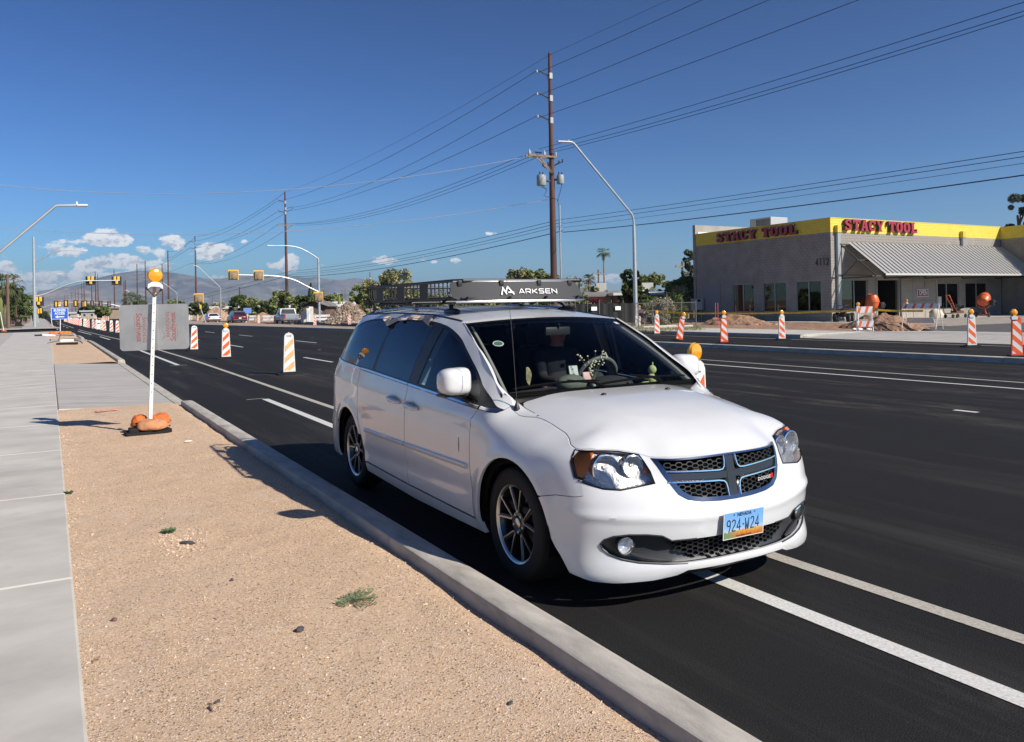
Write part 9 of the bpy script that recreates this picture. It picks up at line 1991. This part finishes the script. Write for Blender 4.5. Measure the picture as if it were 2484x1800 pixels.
# ================================================================ cars across the road (seen from behind)
def car(loc,rz,label,paint,kind):
    c = thing({'sedan': 'sedan','suv': 'suv','pickup': 'pickup_truck'}[kind],label,'car' if kind != 'pickup' else 'pickup',loc,rz)
    dims = {'sedan': (4.7,1.82,1.45),'suv': (4.75,1.90,1.70),'pickup': (5.8,2.0,1.92)}[kind]; L,Wd,Hh = dims
    # x forward; stations: (x, z_bottom, z_belt, half width)
    if kind == 'pickup': st = [(-2.9,.55,1.12,.93),(-2.8,.45,1.22,.98),(-.6,.42,1.22,1.0),(1.2,.42,1.18,1.0),(2.3,.42,1.12,.98),(2.85,.48,1.0,.90)]; cab = [(-.75,1.20,.93,.93),(-.55,1.86,.82,.78),(.75,1.90,.80,.76),(1.55,1.18,.93,.93)]
    elif kind == 'suv': st = [(-2.3,.45,.95,.86),(-2.2,.35,1.05,.93),(-.5,.32,1.05,.95),(1.2,.32,1.0,.95),(2.0,.34,.92,.93),(2.38,.42,.78,.82)]; cab = [(-2.2,1.03,.88,.88),(-1.85,1.58,.70,.70),(-.2,1.68,.70,.70),(.5,1.62,.68,.68),(1.25,.99,.86,.86)]
    else: st = [(-2.35,.42,.88,.82),(-2.2,.32,1.0,.88),(-.8,.28,.98,.91),(1.0,.28,.92,.91),(1.9,.30,.84,.89),(2.35,.38,.70,.78)]; cab = [(-1.9,.97,.84,.84),(-1.0,1.40,.62,.62),(.1,1.45,.62,.62),(1.15,.92,.84,.84)]
    def section(x,zb,zt,w): return [(x,-w*.90,zb),(x,-w,zb+.12),(x,-w*1.0,(zb+zt)/2),(x,-w*.96,zt-.06),(x,-w*.88,zt),(x,w*.88,zt),(x,w*.96,zt-.06),(x,w,(zb+zt)/2),(x,w,zb+.12),(x,w*.90,zb)]
    mb = MB(); vs = []; 
    for s_ in st: vs += section(*s_)
    k = 10; n = len(st); mb.add(vs,[(i*k+j,i*k+(j+1) % k,(i+1)*k+(j+1) % k,(i+1)*k+j) for i in range(n-1) for j in range(k)]+[tuple(range(k))[::-1],tuple((n-1)*k+j for j in range(k))]); mb.build('body',paint,c,True,50)
    vs = []; 
    for x,z,w,_ in cab: vs += [(x,-w,z),(x,w,z)]
    zb0 = cab[0][1]; base = [(x,s_*.90,zb0-.05) for x,z,w,_ in cab for s_ in (-1,1)]
    m = len(cab); mb = MB(); mb.add(vs+[(cab[0][0]+(cab[-1][0]-cab[0][0])*i/(m-1),s_*cab[0][2]*1.01,zb0-.06) for i in range(m) for s_ in (-1,1)],[(2*i,2*i+1,2*i+3,2*i+2) for i in range(m-1)]+[(2*i,2*i+2,2*m+2*i+2,2*m+2*i) for i in range(m-1)]+[(2*i+1,2*m+2*i+1,2*m+2*i+3,2*i+3) for i in range(m-1)]); mb.build('cabin',paint,c)
    # glass: rear, sides, windscreen slightly proud
    def lerp3(a,b,t): return tuple(a[i]+(b[i]-a[i])*t for i in range(3))
    a0,a1 = (cab[0][0]-.015,0,cab[0][1]),(cab[1][0]-.015,0,cab[1][1]); w0,w1 = cab[0][2]*.86,cab[1][2]*.84; p,q = lerp3(a0,a1,.12),lerp3(a0,a1,.88)
    MB().add([(p[0]-.01,-w0,p[2]),(p[0]-.01,w0,p[2]),(q[0]-.01,w1,q[2]),(q[0]-.01,-w1,q[2])],[(0,3,2,1)]).build('rear_window',M_wglass,c)
    b0,b1 = cab[-1],cab[-2]; MB().add([(b0[0]-.1,-.78,b0[1]+.08),(b0[0]-.1,.78,b0[1]+.08),(b1[0]+.06,.6,b1[1]-.04),(b1[0]+.06,-.6,b1[1]-.04)],[(0,1,2,3)]).build('windscreen',M_wglass,c)
    for s_ in (-1,1):
        f_ = cab[1]; g__ = cab[-2]; o_ = .03; MB().add([(cab[0][0]+.35,s_*(cab[0][2]*.985+o_*.4),zb0+.03),(cab[-1][0]-.35,s_*(cab[-1][2]*.985+o_*.4),zb0+.0),(g__[0]-.02,s_*(g__[2]+o_),g__[1]-.10),(f_[0]+.05,s_*(f_[2]+o_),f_[1]-.10)],[(0,1,2,3)] if s_ < 0 else [(3,2,1,0)]).build('side_window',M_wglass,c)
        MB().bbox((st[0][0]+.02,s_*st[1][3]*.84,st[1][2]-.18 if kind != 'pickup' else .98),(.10,.26 if kind != 'pickup' else .16,.20 if kind != 'pickup' else .42),.03).build('tail_light',bpy.data.materials['red_lens'],c)
        for x in (-L*.29,L*.30):
            w_ = link('wheel',None,c,loc=(x,s_*(Wd/2-.12),.34)); MB().lathe([(.2,-.1),(.33,-.11),(.345,-.08),(.345,.08),(.33,.11),(.2,.1)],20,RX(PI/2)).build('tyre',M_rubber,w_,True,40); MB().lathe([(0,.09),(.2,.1),(.2,-.1),(0,-.09)],14,RX(PI/2)).build('rim',M_silver,w_)
    MB().bbox((st[0][0]-.02,0,st[0][1]+.05),(.14,Wd*.92,.20),.04).build('rear_bumper',M_trim if kind != 'pickup' else M_chrome,c); MB().box((st[0][0]-.03,0,st[0][1]+.30),(.02,.32,.16)).build('number_plate',M_postw,c)
    if kind == 'pickup':
        MB().box((-1.75,0,1.235),(2.0,1.6,.02)).build('bed_floor',M_black,c); MB().bbox((-2.93,0,.95),(.05,1.5,.46),.02).build('tailgate',paint,c)
        for s_ in (-1,1): MB().bbox((.95,s_*1.12,1.35),(.14,.22,.26),.04).build('wing_mirror',M_plast,c)
    return c
q = G(514,781); car((atY(514,770,126)[0],126,.0),PI/2,'white sedan driving away beyond the median',mat('sedan_white',(.74,.75,.76),.3,coat=.6),'sedan')
car((atY(574,770,112)[0],112,.0),PI/2,'dark red hatchback driving away behind the amber lit traffic panel',mat('suv_dark_red',(.10,.008,.018),.3,coat=.7),'suv')
car((atY(690,770,94)[0]+.3,94,.0),PI/2-.06,'silver grey pickup truck driving away below the second brown pole',mat('pickup_silver',(.33,.36,.38),.35,coat=.6,metal=.3),'pickup')

# ================================================================ mountains
M_mtn = mat('mountain_slope',(.20,.18,.16),1.0,noise=(.0022,.85,12),spots=(.006,.55,(.50,.46,.42),.75)); M_mtn2 = mat('foothill_slope',(.30,.25,.22),1.0,noise=(.005,.7,10),spots=(.012,.56,(.65,.60,.56),.7))
def mountain(ridge,D,depth,m,amp,nm,seed=0):
    """relief whose crest follows the skyline, spreading forward and back from distance D"""
    xs = [r_[0] for r_ in ridge]; f = pchip(xs,[r_[1] for r_ in ridge]); nx,ny = 260,36
    d0 = ray(xs[0],745); d1 = ray(xs[-1],745)
    def fn(u,v):
        px = xs[0]+(xs[-1]-xs[0])*u; d = ray(px,float(f(px))); P_ = np.array([0,0,HC])+d*D; Hh = max(0,P_[2]); t = v*2-1
        g = ray(px,745); g = g/np.linalg.norm(g[:2]); off = t*depth; base = np.array([P_[0],P_[1]])+g[:2]*off
        k = (1-abs(t))**1.15; ridge_ = mnoise.fractal((base[0]*.0009+seed,base[1]*.0009,seed),1.0,2.0,6); rg2 = abs(mnoise.noise((base[0]*.0013,base[1]*.0006,seed+3)))
        z = Hh*k*(1+(.55*rg2-.2)*(1-k)*1.6)+amp*ridge_*(1-k)*k*4
        if abs(t) < .04: z = Hh*(1+.010*mnoise.noise((u*160,0,seed)))
        return (base[0],base[1],max(-5,z-2*(1-k)))
    return MB().grid(fn,nx,ny).build(nm,m,smooth=True,kind='structure')
mountain([(-260,742),(-120,728),(0,722),(58,716),(100,706),(126,701),(174,693),(202,687),(242,674),(292,662),(341,657),(390,659),(438,664),(483,672),(517,677),(546,675),(566,668),(600,665),(640,666),(692,669),(716,671),(746,674),(765,671.5),(790,677),(826,679),(862,675),(895,680),(960,682),(1040,690),(1120,704),(1220,718),(1330,730),(1450,738)],13000,4200,M_mtn,170,'mountain_range',2)
mountain([(-300,748),(-60,740),(40,722),(58,714),(80,709),(126,703),(160,699),(200,700),(240,716),(300,735),(380,752)],8500,1800,M_mtn2,60,'foothill',7)
mountain([(380,758),(450,742),(520,736),(600,734),(680,728),(760,724),(840,722),(920,724),(1000,732),(1100,742),(1200,750)],8800,1500,M_mtn,60,'foothill',12)
# buildings and a bush left of the road, mirrored in the side glass of the van
house_l = thing('roadside_house','brown house left of the road outside the photo, mirrored in the van windows','house',(-24,12,0),0)
MB().box((0,0,1.8),(9,14,3.6)).build('wall',M_brown,house_l); MB().box((0,0,3.7),(10,15,.25)).build('roof',M_roofw,house_l)
o = tree(0,700,60,20,'dark','dark bush beside the roadside house outside the photo',n=2200,name='tall_bush',hfix=2.6,leaf=.14); o.location = (-15.5,2.5,0); o.scale = (3,3,1)
# ================================================================ air
HZ = bpy.data.materials.new('haze_air'); HZ.use_nodes = True; nt = HZ.node_tree; nt.nodes.clear(); ou = nt.nodes.new('ShaderNodeOutputMaterial'); pv_ = nt.nodes.new('ShaderNodeVolumePrincipled'); pv_.inputs['Density'].default_value = 6.5e-5; pv_.inputs['Color'].default_value = (.55,.77,1.0,1); pv_.inputs['Anisotropy'].default_value = .2; nt.links.new(pv_.outputs[0],ou.inputs['Volume'])
mb = MB(); mb.box((2500,9500,401),(23500,25500,805)); hz__ = mb.build('haze',HZ,kind='stuff')
